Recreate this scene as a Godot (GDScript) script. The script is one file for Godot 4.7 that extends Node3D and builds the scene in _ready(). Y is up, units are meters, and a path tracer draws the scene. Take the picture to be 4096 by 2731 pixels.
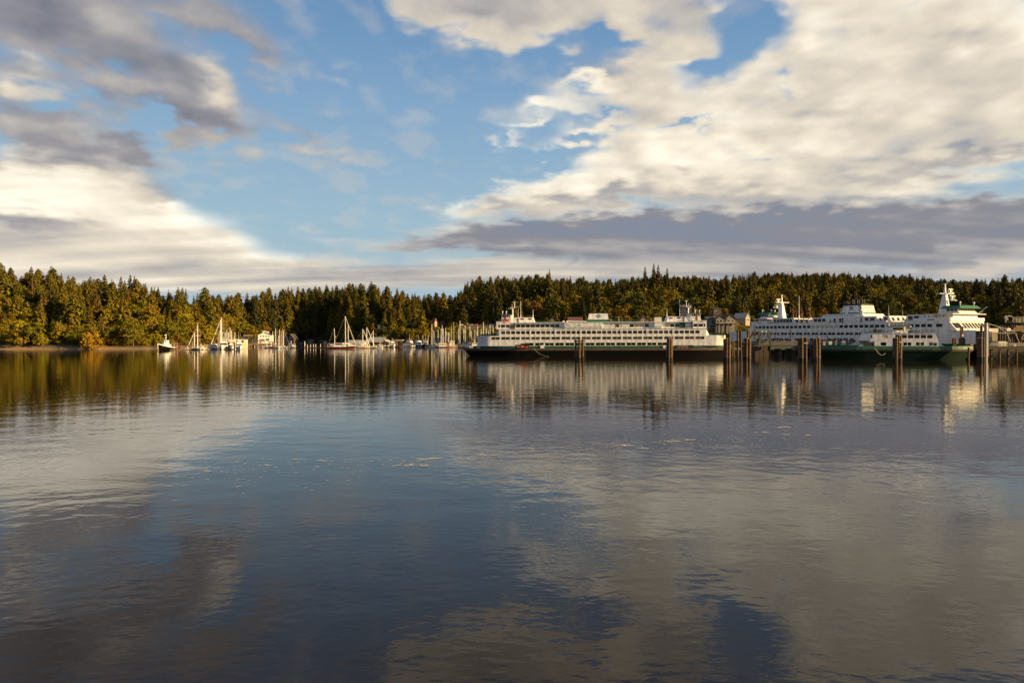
extends Node3D
# A calm harbour at golden hour: three ferries at their dock, a marina and a wooded shore behind.
# World: the eye stands 10 m above the water at x = z = 0 and looks along -z.  Distances are metres.

const EYE := 10.0
const FOCAL := 2731.0      # 24 mm on a 36 mm frame, in photo pixels
const CX := 2048.0
const HZ := 1336.0         # row of the horizon
const SUN_AZ := 106.0      # degrees clockwise from -z
const SUN_EL := 15.0

class B:
	var v := PackedVector3Array()
	var n := PackedVector3Array()
	var c := PackedColorArray()
	var col := Color.WHITE
	var use_c := false
	func tri(a: Vector3, b: Vector3, d: Vector3) -> void:
		var nn := (d - a).cross(b - a).normalized()
		v.append(a); v.append(b); v.append(d)
		n.append(nn); n.append(nn); n.append(nn)
		if use_c:
			c.append(col); c.append(col); c.append(col)
	func tri_to(a: Vector3, b: Vector3, d: Vector3, out: Vector3) -> void:
		if (d - a).cross(b - a).dot(out) < 0.0:
			tri(a, d, b)
		else:
			tri(a, b, d)
	func tri_s(a: Vector3, b: Vector3, d: Vector3, na: Vector3, nb: Vector3, nd: Vector3) -> void:
		if (d - a).cross(b - a).dot(na + nb + nd) < 0.0:
			v.append(a); v.append(d); v.append(b)
			n.append(na); n.append(nd); n.append(nb)
		else:
			v.append(a); v.append(b); v.append(d)
			n.append(na); n.append(nb); n.append(nd)
		if use_c:
			c.append(col); c.append(col); c.append(col)
	func quad(a: Vector3, b: Vector3, d: Vector3, e: Vector3) -> void:
		tri(a, b, d); tri(a, d, e)
	func quad_to(a: Vector3, b: Vector3, d: Vector3, e: Vector3, out: Vector3) -> void:
		tri_to(a, b, d, out); tri_to(a, d, e, out)
	func prism(lo: PackedVector2Array, y0: float, hi: PackedVector2Array, y1: float, top := true, bottom := true) -> void:
		var area := 0.0
		for i in lo.size():
			var p := lo[i]; var q := lo[(i + 1) % lo.size()]
			area += p.x * q.y - q.x * p.y
		if area < 0.0:
			lo = lo.duplicate(); hi = hi.duplicate(); lo.reverse(); hi.reverse()
		for i in lo.size():
			var j := (i + 1) % lo.size()
			quad(Vector3(hi[j].x, y1, hi[j].y), Vector3(hi[i].x, y1, hi[i].y), Vector3(lo[i].x, y0, lo[i].y), Vector3(lo[j].x, y0, lo[j].y))
		if top:
			cap(hi, y1, Vector3.UP)
		if bottom:
			cap(lo, y0, Vector3.DOWN)
	func cap(p: PackedVector2Array, y: float, out: Vector3) -> void:
		var t := Geometry2D.triangulate_polygon(p)
		for k in range(0, t.size(), 3):
			var a := p[t[k]]; var b := p[t[k + 1]]; var d := p[t[k + 2]]
			tri_to(Vector3(a.x, y, a.y), Vector3(b.x, y, b.y), Vector3(d.x, y, d.y), out)
	func box(c0: Vector3, s: Vector3) -> void:
		var h := s * 0.5
		var p := PackedVector2Array([Vector2(c0.x - h.x, c0.z - h.z), Vector2(c0.x + h.x, c0.z - h.z), Vector2(c0.x + h.x, c0.z + h.z), Vector2(c0.x - h.x, c0.z + h.z)])
		prism(p, c0.y - h.y, p, c0.y + h.y)
	func span(x0: float, x1: float, y0: float, y1: float, z0: float, z1: float) -> void:
		box(Vector3((x0 + x1) * 0.5, (y0 + y1) * 0.5, (z0 + z1) * 0.5), Vector3(absf(x1 - x0), absf(y1 - y0), absf(z1 - z0)))
	func taper(x0: float, x1: float, z0: float, z1: float, y0: float, X0: float, X1: float, Z0: float, Z1: float, y1: float) -> void:
		prism(PackedVector2Array([Vector2(x0, z0), Vector2(x1, z0), Vector2(x1, z1), Vector2(x0, z1)]), y0, PackedVector2Array([Vector2(X0, Z0), Vector2(X1, Z0), Vector2(X1, Z1), Vector2(X0, Z1)]), y1)
	func tube(a: Vector3, b: Vector3, ra: float, rb: float, k := 6) -> void:
		var ax := (b - a).normalized()
		var u := ax.cross(Vector3.RIGHT if absf(ax.x) < 0.8 else Vector3.UP).normalized()
		var w := ax.cross(u)
		for i in k:
			var t0 := TAU * i / k; var t1 := TAU * (i + 1) / k
			var d0 := u * cos(t0) + w * sin(t0); var d1 := u * cos(t1) + w * sin(t1)
			tri_s(a + d0 * ra, b + d0 * rb, b + d1 * rb, d0, d0, d1)
			tri_s(a + d0 * ra, b + d1 * rb, a + d1 * ra, d0, d1, d1)
			tri_to(b, b + d0 * rb, b + d1 * rb, ax)
			tri_to(a, a + d0 * ra, a + d1 * ra, -ax)
	func bar(a: Vector3, b: Vector3, w: float, h: float) -> void:   # a beam of rectangular section
		var ax := (b - a).normalized()
		var s := ax.cross(Vector3.UP)
		s = (Vector3.RIGHT if s.length() < 0.05 else s.normalized()) * w * 0.5
		var t := s.cross(ax).normalized() * h * 0.5
		var p := [a - s - t, a + s - t, a + s + t, a - s + t]
		var q := [b - s - t, b + s - t, b + s + t, b - s + t]
		for i in 4:
			var j := (i + 1) % 4
			quad_to(p[i], p[j], q[j], q[i], (p[i] + p[j] - a * 2.0))
		quad_to(p[0], p[1], p[2], p[3], -ax)
		quad_to(q[0], q[1], q[2], q[3], ax)
	func ball(c0: Vector3, r: Vector3, rings := 5, seg := 8) -> void:
		for i in rings:
			for j in seg:
				var pts := []
				var ns := []
				for k in [[i, j], [i + 1, j], [i + 1, j + 1], [i, j + 1]]:
					var th := PI * float(k[0]) / rings; var ph := TAU * float(k[1]) / seg
					var d := Vector3(sin(th) * cos(ph), cos(th), sin(th) * sin(ph))
					pts.append(c0 + d * r); ns.append((d / r).normalized())
				tri_s(pts[0], pts[1], pts[2], ns[0], ns[1], ns[2])
				tri_s(pts[0], pts[2], pts[3], ns[0], ns[2], ns[3])
	func wall_with_holes(x0: float, x1: float, y0: float, y1: float, z: float, holes: Array, ya: float, yb: float, deep: float) -> void:
		# a wall facing +z with a row of openings from ya to yb; each opening has real reveals
		quad(Vector3(x0, ya, z), Vector3(x1, ya, z), Vector3(x1, y0, z), Vector3(x0, y0, z))
		quad(Vector3(x0, y1, z), Vector3(x1, y1, z), Vector3(x1, yb, z), Vector3(x0, yb, z))
		var at := x0
		for h in holes:
			quad(Vector3(at, yb, z), Vector3(h[0], yb, z), Vector3(h[0], ya, z), Vector3(at, ya, z))
			at = h[1]
			var zb := z - deep
			quad_to(Vector3(h[0], ya, z), Vector3(h[0], yb, z), Vector3(h[0], yb, zb), Vector3(h[0], ya, zb), Vector3.RIGHT)
			quad_to(Vector3(h[1], ya, z), Vector3(h[1], yb, z), Vector3(h[1], yb, zb), Vector3(h[1], ya, zb), Vector3.LEFT)
			quad_to(Vector3(h[0], ya, z), Vector3(h[1], ya, z), Vector3(h[1], ya, zb), Vector3(h[0], ya, zb), Vector3.UP)
			quad_to(Vector3(h[0], yb, z), Vector3(h[1], yb, z), Vector3(h[1], yb, zb), Vector3(h[0], yb, zb), Vector3.DOWN)
		quad(Vector3(at, yb, z), Vector3(x1, yb, z), Vector3(x1, ya, z), Vector3(at, ya, z))
	func rail(a: Vector3, b: Vector3, high: float, step: float, r := 0.05, rows := 2) -> void:
		var k := maxi(1, roundi(a.distance_to(b) / step))
		for i in k + 1:
			var p := a.lerp(b, float(i) / k)
			bar(p, p + Vector3.UP * high, r * 2.0, r * 2.0)
		for i in rows:
			var up := Vector3.UP * high * float(i + 1) / rows
			bar(a + up, b + up, r * 2.0, r * 2.0)
	func mesh() -> ArrayMesh:
		var a := []
		a.resize(Mesh.ARRAY_MAX)
		a[Mesh.ARRAY_VERTEX] = v
		a[Mesh.ARRAY_NORMAL] = n
		if use_c:
			a[Mesh.ARRAY_COLOR] = c
		var m := ArrayMesh.new()
		m.add_surface_from_arrays(Mesh.PRIMITIVE_TRIANGLES, a)
		return m

var M := {}
var used := {}
var cache := {}
var rng := RandomNumberGenerator.new()

func W(px: float, py: float, d: float) -> Vector3:
	return Vector3((px - CX) * d / FOCAL, EYE - (py - HZ) * d / FOCAL, -d)

func wx(px: float, d: float) -> float:
	return (px - CX) * d / FOCAL

func wy(py: float, d: float) -> float:
	return EYE - (py - HZ) * d / FOCAL

func numbered(called: String) -> String:
	var k: int = used.get(called, 0)
	used[called] = k + 1
	return called if k == 0 else "%s_%03d" % [called, k]

func tag(o: Node, label: String, category: String, group := "", kind := "") -> Node:
	if label: o.set_meta("label", label)
	if category: o.set_meta("category", category)
	if group: o.set_meta("group", group)
	if kind: o.set_meta("kind", kind)
	return o

func thing(called: String, label: String, category: String, at := Vector3.ZERO, turn := 0.0, group := "") -> Node3D:
	var o := Node3D.new()
	o.name = numbered(called)
	add_child(o)
	o.position = at
	o.rotation_degrees.y = turn
	tag(o, label, category, group)
	return o

func put(called: String, m: Mesh, mat: Material, parent: Node = null) -> MeshInstance3D:
	var o := MeshInstance3D.new()
	o.mesh = m
	o.material_override = mat
	if parent == null:
		o.name = numbered(called)
		add_child(o)
	else:
		o.name = called
		parent.add_child(o, true)
	return o

func obj(called: String, b: B, mat: Material, parent: Node = null) -> MeshInstance3D:
	return put(called, b.mesh(), mat, parent)

func lin(r: float, g: float, b: float) -> Color:
	return Color(r, g, b).linear_to_srgb()

func mat(called: String, c: Color, rough := 0.8, metal := 0.0, spec := 0.5) -> StandardMaterial3D:
	var m := StandardMaterial3D.new()
	m.resource_name = called
	m.albedo_color = c
	m.roughness = rough
	m.metallic = metal
	m.metallic_specular = spec
	M[called] = m
	return m

func noise(sd: int, freq: float, oct := 4, kind := FastNoiseLite.TYPE_SIMPLEX_SMOOTH) -> FastNoiseLite:
	var f := FastNoiseLite.new()
	f.seed = sd
	f.noise_type = kind
	f.frequency = freq
	f.fractal_octaves = oct
	return f

func grain(m: StandardMaterial3D, sd: int, metres: float, low: Color, high: Color, freq := 0.02, stretch := 1.0) -> void:
	# a mottled tone laid on by world position: weathering, rust and grain
	var f := noise(sd, freq, 5)
	var im := f.get_seamless_image(256, int(256 * stretch))
	im.resize(256, 256)
	im.convert(Image.FORMAT_RGB8)
	for y in 256:
		for x in 256:
			var t := smoothstep(0.25, 0.75, im.get_pixel(x, y).r)
			im.set_pixel(x, y, low.lerp(high, t))
	m.albedo_texture = ImageTexture.create_from_image(im)
	m.uv1_triplanar = true
	m.uv1_world_triplanar = true
	m.uv1_scale = Vector3.ONE / metres

func dents(m: StandardMaterial3D, sd: int, strength: float) -> void:
	var im := noise(sd, 0.02, 3).get_seamless_image(256, 256)
	im.bump_map_to_normal_map(9.0)
	m.normal_enabled = true
	m.normal_texture = ImageTexture.create_from_image(im)
	m.normal_scale = strength

func materials() -> void:
	var white := mat("white_paint", Color.WHITE, 0.55)
	grain(white, 3, 9.0, lin(0.63, 0.615, 0.58), lin(0.85, 0.845, 0.82), 0.014, 0.3)
	dents(white, 8, 0.09)
	mat("white_plain", lin(0.8, 0.79, 0.75), 0.5)
	mat("cream", lin(0.68, 0.62, 0.5), 0.7)
	mat("green_paint", lin(0.012, 0.13, 0.055), 0.5)
	mat("green_dark", lin(0.012, 0.07, 0.04), 0.55)
	var gb := mat("green_band", Color.WHITE, 0.55)
	grain(gb, 14, 12.0, lin(0.008, 0.065, 0.035), lin(0.012, 0.105, 0.05), 0.02)
	mat("hull_black", lin(0.005, 0.005, 0.005), 0.8, 0.0, 0.2)
	mat("hull_green", lin(0.006, 0.02, 0.011), 0.75, 0.0, 0.25)
	var rust := mat("rust", Color.WHITE, 0.85)
	grain(rust, 21, 7.0, lin(0.045, 0.028, 0.022), lin(0.2, 0.13, 0.09), 0.04)
	mat("glass_dark", lin(0.022, 0.018, 0.014), 0.35, 0.0, 0.3)
	mat("glass_warm", lin(0.06, 0.046, 0.034), 0.3, 0.0, 0.35)
	mat("glass_clear", lin(0.03, 0.032, 0.034), 0.06, 0.0, 0.5)
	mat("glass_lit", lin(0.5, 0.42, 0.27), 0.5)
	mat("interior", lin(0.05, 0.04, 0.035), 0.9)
	mat("black", lin(0.012, 0.011, 0.011), 0.7)
	mat("grey_deck", lin(0.16, 0.16, 0.16), 0.9)
	mat("grey_paint", lin(0.4, 0.4, 0.38), 0.7)
	mat("steel", lin(0.3, 0.3, 0.28), 0.55, 0.2)
	mat("door_red", lin(0.16, 0.045, 0.025), 0.7)
	mat("red", lin(0.4, 0.035, 0.02), 0.55)
	mat("orange", lin(0.62, 0.14, 0.02), 0.6)
	mat("yellow", lin(0.75, 0.34, 0.01), 0.55)
	mat("blue", lin(0.03, 0.1, 0.35), 0.6)
	mat("navy", lin(0.014, 0.016, 0.03), 0.45)
	mat("blue_pale", lin(0.2, 0.3, 0.42), 0.7)
	mat("rope", lin(0.42, 0.36, 0.27), 0.9)
	mat("wood_mast", lin(0.42, 0.17, 0.05), 0.55)
	var pile := mat("pile_wood", Color.WHITE, 0.9)
	grain(pile, 31, 2.0, lin(0.028, 0.016, 0.011), lin(0.2, 0.115, 0.055), 0.03, 0.25)
	var timber := mat("timber", Color.WHITE, 0.9)
	grain(timber, 33, 3.0, lin(0.03, 0.022, 0.016), lin(0.1, 0.07, 0.045), 0.04)
	var plank := mat("plank", Color.WHITE, 0.85)
	grain(plank, 35, 2.5, lin(0.24, 0.15, 0.075), lin(0.42, 0.29, 0.16), 0.04)
	mat("green_steel", lin(0.045, 0.07, 0.055), 0.7)
	mat("concrete", lin(0.13, 0.115, 0.1), 0.9)
	var mr := mat("metal_roof", Color.WHITE, 0.5)
	grain(mr, 37, 4.0, lin(0.3, 0.3, 0.29), lin(0.42, 0.42, 0.4), 0.03)
	mat("roof_dark", lin(0.07, 0.06, 0.055), 0.9)
	mat("roof_brown", lin(0.12, 0.06, 0.035), 0.9)
	mat("siding_grey", lin(0.13, 0.12, 0.105), 0.85)
	mat("siding_tan", lin(0.3, 0.25, 0.17), 0.85)
	mat("siding_brown", lin(0.08, 0.06, 0.045), 0.85)
	mat("siding_orange", lin(0.36, 0.15, 0.055), 0.8)
	mat("barn_red", lin(0.16, 0.05, 0.03), 0.85)
	mat("bark", lin(0.13, 0.09, 0.06), 0.95)
	mat("bark_pale", lin(0.3, 0.22, 0.15), 0.95)
	mat("weed", lin(0.012, 0.014, 0.008), 0.9)
	mat("worn_wood", lin(0.3, 0.24, 0.17), 0.95)
	mat("foam", lin(0.55, 0.52, 0.46), 0.9)

# ---------------------------------------------------------------- camera, sky, sun
# air and clouds, by direction: [x, y, half width, half height, turn, density, tone 0 dark .. 1 bright] in degrees-like picture units
var sky_d := PackedFloat32Array()
var sky_t := PackedFloat32Array()
var sky_n1: FastNoiseLite
var sky_n2: FastNoiseLite
var sky_n3: FastNoiseLite
var tone_ramp: Array[Vector3] = []
var blue_ramp: Array[Vector3] = []
var sun_dir := Vector3.ZERO

func s2l(r: float, g: float, b: float) -> Vector3:
	var c := Color(r / 255.0, g / 255.0, b / 255.0).srgb_to_linear()
	return Vector3(c.r, c.g, c.b)

func cloud_list() -> Array:
	return [
		# upper left: lilac grey clouds running down to the right
		[-100, 40, 420, 200, 0, 0.9, 0.3], [430, 60, 300, 170, 10, 0.7, 0.4], [820, 60, 230, 120, 25, 0.7, 0.42], [120, 90, 150, 110, 0, 0.5, 0.16],
		[1010, 190, 150, 60, 40, 0.4, 0.44], [420, 280, 330, 110, 22, 0.85, 0.44], [650, 380, 260, 100, 28, 0.8, 0.42],
		[700, 480, 210, 70, 15, 0.6, 0.24], [930, 500, 150, 70, 25, 0.5, 0.34], [760, 305, 140, 70, 25, 0.7, 0.9], [850, 365, 70, 60, 40, 0.5, 0.86], [520, 320, 90, 60, 0, 0.3, 0.6],
		[1150, 530, 150, 60, 25, 0.52, 0.44], [1300, 590, 110, 45, 22, 0.42, 0.5],
		[1420, 600, 80, 40, 10, 0.33, 0.52], [1570, 655, 110, 42, 12, 0.36, 0.54], [1770, 665, 75, 32, -8, 0.36, 0.54],
		[1320, 715, 90, 26, 15, 0.26, 0.46], [40, 290, 90, 60, 0, 0.6, 0.86], [170, 345, 100, 40, 0, 0.4, 0.8],
		[100, 470, 180, 90, 20, 0.7, 0.34], [330, 490, 170, 80, 0, 0.55, 0.3], [70, 520, 60, 40, 0, 0.4, 0.85], [250, 600, 170, 80, 10, 0.7, 0.24], [430, 620, 240, 75, 6, 1.0, 0.16],
		[570, 650, 110, 50, 0, 0.6, 0.1], [350, 375, 60, 40, 0, 0.35, 0.25],
		[240, 60, 60, 50, 0, -0.25, 0.6], [640, 110, 60, 30, 30, -0.3, 0.6], [230, 400, 90, 30, 20, -0.5, 0.6], [560, 480, 60, 30, 30, -0.5, 0.6], [620, 560, 110, 30, 20, -0.35, 0.6],
		[1240, 150, 60, 30, 30, 0.24, 0.55], [1390, 260, 90, 36, 15, 0.27, 0.6], [1200, 270, 70, 30, 25, 0.27, 0.58],
		[1300, 430, 90, 36, 10, 0.24, 0.55], [1840, 345, 120, 34, 15, 0.28, 0.62], [1620, 200, 60, 26, 0, 0.2, 0.6], [1990, 250, 70, 28, 0, 0.27, 0.66],
		# left: the bright bank over the shore
		[-50, 740, 420, 110, 0, 1.0, 1.12], [300, 770, 260, 90, 8, 0.8, 1.05], [250, 860, 420, 110, 5, 1.0, 1.08],
		[480, 800, 160, 120, 10, 0.5, 0.9], [620, 780, 80, 60, 0, 0.4, 0.78], [620, 900, 220, 80, 15, 0.8, 0.95],
		[830, 960, 160, 60, 12, 0.6, 0.9], [250, 1000, 600, 60, 0, 0.9, 0.74], [-100, 960, 520, 70, 0, 0.8, 0.5], [100, 885, 300, 36, 8, 0.7, 0.12],
		[760, 1020, 330, 50, 4, 0.7, 0.78], [200, 1110, 900, 70, 0, 0.9, 0.66], [960, 1090, 300, 50, 0, 0.5, 0.62], [670, 1055, 180, 18, 0, 0.6, 0.3], [300, 690, 120, 30, 10, 0.3, 1.0],
		# low centre: thin grey streaks
		[1250, 1050, 330, 18, -3, 0.5, 0.28], [1500, 1110, 600, 30, 0, 0.8, 0.2], [1300, 1078, 260, 10, -2, 0.5, 0.24],
		[1150, 1150, 420, 30, 0, 0.6, 0.5], [1350, 970, 150, 10, -4, 0.24, 0.42], [1600, 860, 100, 16, -8, 0.25, 0.42],
		[1180, 1068, 130, 15, 0, 0.5, 0.9], [1750, 1095, 140, 13, 0, 0.5, 0.74], [1900, 1055, 170, 13, 0, 0.5, 0.7],
		# top centre
		[1750, 40, 240, 100, 12, 0.9, 0.64], [2080, 20, 330, 100, 4, 1.0, 0.24], [2000, 120, 230, 50, 8, 0.5, 0.56], [2270, 110, 130, 100, 0, 0.4, 0.66],
		[2560, 60, 330, 140, 0, 0.9, 0.66], [2700, 140, 190, 130, 10, 0.7, 0.7], [2590, 320, 170, 180, 6, 0.9, 0.66],
		# the great white field on the right
		[2700, 600, 330, 140, -10, 0.9, 0.84], [3150, 420, 420, 180, -14, 1.0, 0.8], [3350, 160, 330, 150, -20, 0.95, 0.86], [3700, 60, 500, 180, 0, 1.0, 0.84],
		[3050, 600, 500, 120, -8, 0.9, 0.86], [3800, 480, 450, 160, -8, 1.0, 0.76], [4200, 350, 400, 300, 0, 1.0, 0.68], [3440, 700, 600, 60, -6, 0.9, 0.76],
		[3950, 230, 300, 120, -10, 0.8, 0.5], [3900, 560, 300, 50, -8, 0.4, 0.6],
		[3240, 140, 110, 50, -10, 0.6, 1.0], [3420, 80, 130, 60, -30, 0.5, 0.98], [3350, 420, 180, 90, -20, 0.5, 1.0], [3080, 300, 170, 50, -14, 0.4, 0.94], [2900, 370, 130, 40, -14, 0.3, 0.9], [2870, 560, 240, 70, -14, 0.5, 0.98],
		[2500, 720, 420, 70, -14, 0.8, 0.96], [3150, 500, 130, 40, -10, 0.4, 0.62], [3000, 700, 200, 40, -8, 0.4, 0.9],
		[2370, 305, 130, 36, -4, 0.75, 0.98], [2260, 400, 150, 60, -12, 0.65, 0.92], [2150, 395, 60, 40, 0, 0.4, 0.95], [2340, 525, 170, 40, -10, 0.8, 0.95],
		[2130, 478, 110, 18, 6, 0.6, 0.94], [2480, 430, 150, 60, -10, 0.4, 0.9], [1990, 540, 120, 9, -14, 0.5, 0.86], [2140, 592, 46, 13, 0, 0.38, 0.92], [2000, 725, 100, 26, -6, 0.6, 0.97], [1960, 790, 170, 20, -8, 0.6, 0.95], [2200, 740, 150, 36, -10, 0.5, 0.95],
		[3150, 20, 170, 30, 0, 0.5, 0.9], [2880, 30, 80, 40, -20, 0.4, 0.8],
		# blue holes
		[2960, 120, 120, 90, -30, -1.0, 0.7], [2800, 265, 80, 50, -10, -0.7, 0.7], [2480, 195, 120, 36, 10, -0.8, 0.7], [2700, 505, 120, 24, -6, -0.9, 0.7], [3090, 395, 30, 26, 0, -0.5, 0.7],
		[3020, 640, 100, 22, 0, -0.7, 0.7], [2200, 640, 240, 36, -14, -0.6, 0.7], [3700, 20, 120, 30, -20, -0.4, 0.7], [2120, 865, 110, 24, 0, -0.4, 0.7], [2890, 475, 50, 20, 0, -0.45, 0.7], [2420, 470, 90, 22, -14, -0.5, 0.7], [2350, 370, 90, 16, -8, -0.4, 0.7],
		# grey towers before the white field, then the long dark shelf
		[2575, 720, 40, 60, 0, 0.6, 0.42], [2440, 790, 130, 34, -10, 0.8, 0.36], [2240, 810, 150, 30, -6, 0.7, 0.36], [2010, 830, 170, 36, -4, 0.7, 0.36], [2750, 660, 40, 16, 0, 0.6, 0.5], [2680, 785, 160, 26, 0, 0.5, 0.46],
		[3000, 790, 420, 30, -4, 0.6, 0.5], [3900, 640, 420, 32, -8, 0.7, 0.36], [3600, 700, 330, 22, -6, 0.5, 0.42], [3700, 755, 420, 18, -6, 0.7, 0.84], [3100, 825, 500, 18, -4, 0.5, 0.62],
		[1700, 985, 220, 14, -5, 0.5, 0.2], [2000, 950, 330, 32, -5, 0.8, 0.14], [2300, 905, 420, 44, -3, 1.0, 0.12], [3000, 900, 700, 52, -2, 1.2, 0.06], [3700, 850, 600, 50, -4, 1.1, 0.16], [3400, 950, 700, 44, 1, 1.1, 0.02], [4100, 930, 420, 70, 0, 1.0, 0.1],
		[2700, 930, 800, 44, -1, 1.0, 0.05], [1850, 968, 300, 20, -5, 0.6, 0.16], [3500, 890, 600, 50, -3, 1.0, 0.08], [3600, 795, 300, 12, -6, 0.5, 0.66], [2500, 960, 420, 9, -2, 0.5, 0.3], [3300, 985, 420, 9, 1, 0.5, 0.34], [2900, 850, 330, 9, -4, 0.4, 0.44], [3900, 900, 260, 9, -3, 0.4, 0.4], [2100, 985, 200, 8, -3, 0.4, 0.4], [3500, 900, 500, 10, -3, 0.4, 0.22],
		[2300, 1000, 420, 30, 0, 0.8, 0.32], [2150, 1030, 260, 20, -3, 0.6, 0.7], [2750, 1030, 420, 30, 0, 0.8, 0.46], [2400, 1075, 800, 34, 0, 0.8, 0.5], [2050, 1085, 300, 14, 0, 0.5, 0.72], [2900, 1062, 260, 10, 0, 0.5, 0.66], [3500, 1025, 800, 34, 0, 0.9, 0.3],
		[3200, 1100, 900, 34, 0, 0.8, 0.42], [3950, 1080, 260, 34, -3, 0.8, 0.74], [2000, 1120, 500, 34, 0, 0.7, 0.52],
	]

func sky_maps() -> void:
	var list := cloud_list()
	sky_d.resize(720 * 181); sky_t.resize(720 * 181)
	var wide := noise(71, 0.011, 3)
	for i in 720:
		var az := i * 0.5 - 180.0
		for j in 181:
			var el := j * 0.5
			var k := j * 720 + i
			# away from the frame the same broken cover goes on
			var d := Vector3(sin(deg_to_rad(az)) * cos(deg_to_rad(el)), sin(deg_to_rad(el)), -cos(deg_to_rad(az)) * cos(deg_to_rad(el)))
			var q := d * 60.0
			var gen := 0.42 + 1.0 * wide.get_noise_3d(q.x, q.y * 2.4, q.z)
			var tone := 0.27 + 0.7 * wide.get_noise_3d(q.x + 300.0, q.y * 3.0, q.z)
			var inside := 0.0
			if absf(az) < 62.0 and el < 60.0:
				var px := CX + FOCAL * tan(deg_to_rad(az)); var py := HZ - FOCAL * tan(deg_to_rad(el)) / cos(deg_to_rad(az))
				inside = smoothstep(-900.0, -150.0, px) * (1.0 - smoothstep(4250.0, 5000.0, px)) * smoothstep(-900.0, -150.0, py)
				if inside > 0.0:
					var sd := 0.0; var st := 0.6; var sw := 0.0
					for b in list:
						var dx: float = px - b[0]; var dy: float = py - b[1]
						var ca := cos(deg_to_rad(b[4])); var sa := sin(deg_to_rad(b[4]))
						var a: float = (dx * ca + dy * sa) / b[2]; var e: float = (-dx * sa + dy * ca) / b[3]
						var r := a * a + e * e
						if r < 6.0:
							var g := exp(-r * 1.1)
							sd = minf(sd + b[5] * g, 1.0)
							if b[5] > 0.0:
								var w := minf(b[5] * g * 1.15, 1.0)
								st = lerpf(st, b[6], w if sw > 0.001 else 1.0)
								sw += w
					gen = lerpf(gen, sd, inside)
					tone = lerpf(tone, st if sw > 0.001 else 0.6, inside)
			sky_d[k] = gen
			sky_t[k] = tone

func sky_at(az: float, el: float) -> Vector3:   # degrees -> linear colour
	var ca := cos(deg_to_rad(az)); var sa := sin(deg_to_rad(az)); var ce := cos(deg_to_rad(el)); var se := sin(deg_to_rad(el))
	var hor := 1.0 / (maxf(se, 0.0) + 0.13)
	var qx := sa * ce * hor; var qz := -ca * ce * hor
	var n1 := sky_n1.get_noise_2d(qx, qz)
	var n2 := sky_n2.get_noise_2d(qx, qz)
	var n3 := sky_n3.get_noise_2d(qx + 40.0, qz)
	var flat := clampf((el - 4.0) / 12.0, 0.12, 1.0)
	# the placed masses, with their outlines torn by the noise
	var fa := clampf((az + (n3 * 2.6 + n1 * 1.2) * (0.4 + 0.6 * flat) + 180.0) * 2.0, 0.0, 718.0)
	var fe := clampf((el + (n2 * 1.8 + n1 * 1.2) * flat) * 2.0, 0.0, 179.0)
	var i := int(fa); var j := int(fe)
	var u := fa - i; var w := fe - j
	var k := j * 720 + i
	var dn := lerpf(lerpf(sky_d[k], sky_d[k + 1], u), lerpf(sky_d[k + 720], sky_d[k + 721], u), w)
	var tn := lerpf(lerpf(sky_t[k], sky_t[k + 1], u), lerpf(sky_t[k + 720], sky_t[k + 721], u), w)
	dn += (n1 * 0.4 + n2 * 0.2) * (0.45 + 0.55 * flat)
	var soft := clampf(1.0 - el / 14.0, 0.0, 1.0)
	var alpha := smoothstep(0.06, 0.92, dn)
	# light on the billows comes from the sun's side
	var lit := n1 - sky_n1.get_noise_2d(qx + 0.06, qz + 0.05)
	var tone := tn + lit * 0.34 * flat + n2 * 0.04 * flat + n3 * 0.16 + n1 * (0.1 if el > 12.0 else 0.1 - (12.0 - el) * 0.004)
	tone += sky_n1.get_noise_2d(qx * 0.22 + 70.0, qz * 1.5) * 0.42 * clampf(1.0 - el / 17.0, 0.0, 1.0)     # streaks in the low sheets
	tone += (1.0 - smoothstep(0.35, 0.95, dn)) * 0.1 * smoothstep(0.35, 0.7, tn)
	tone = clampf(tone, 0.0, 1.24) * 4.0
	var ti := mini(int(tone), 4)
	var cloud: Vector3 = tone_ramp[ti].lerp(tone_ramp[ti + 1], tone - ti)
	var be := clampf(el / 9.0, 0.0, 5.999)
	var bi := int(be)
	var air: Vector3 = blue_ramp[bi].lerp(blue_ramp[bi + 1], be - bi)
	# a veil of thin high cloud
	var veil := smoothstep(0.02, 0.6, n3 * 0.5 + n1 * 0.3 + sky_n2.get_noise_2d(qx * 0.9 + 9.0, qz * 0.6) * 0.9) * 0.22
	air = air.lerp(tone_ramp[2].lerp(tone_ramp[3], 0.6), veil)
	var c := air.lerp(cloud, alpha * 0.97)
	# the glow round the sun, which stands outside the frame
	var cosine := sa * ce * sun_dir.x + se * sun_dir.y - ca * ce * sun_dir.z
	var glow := pow(maxf(cosine, 0.0), 9.0)
	c *= Vector3(1.0 + glow * 1.3, 1.0 + glow * 1.0, 1.0 + glow * 0.6)
	return c

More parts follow.
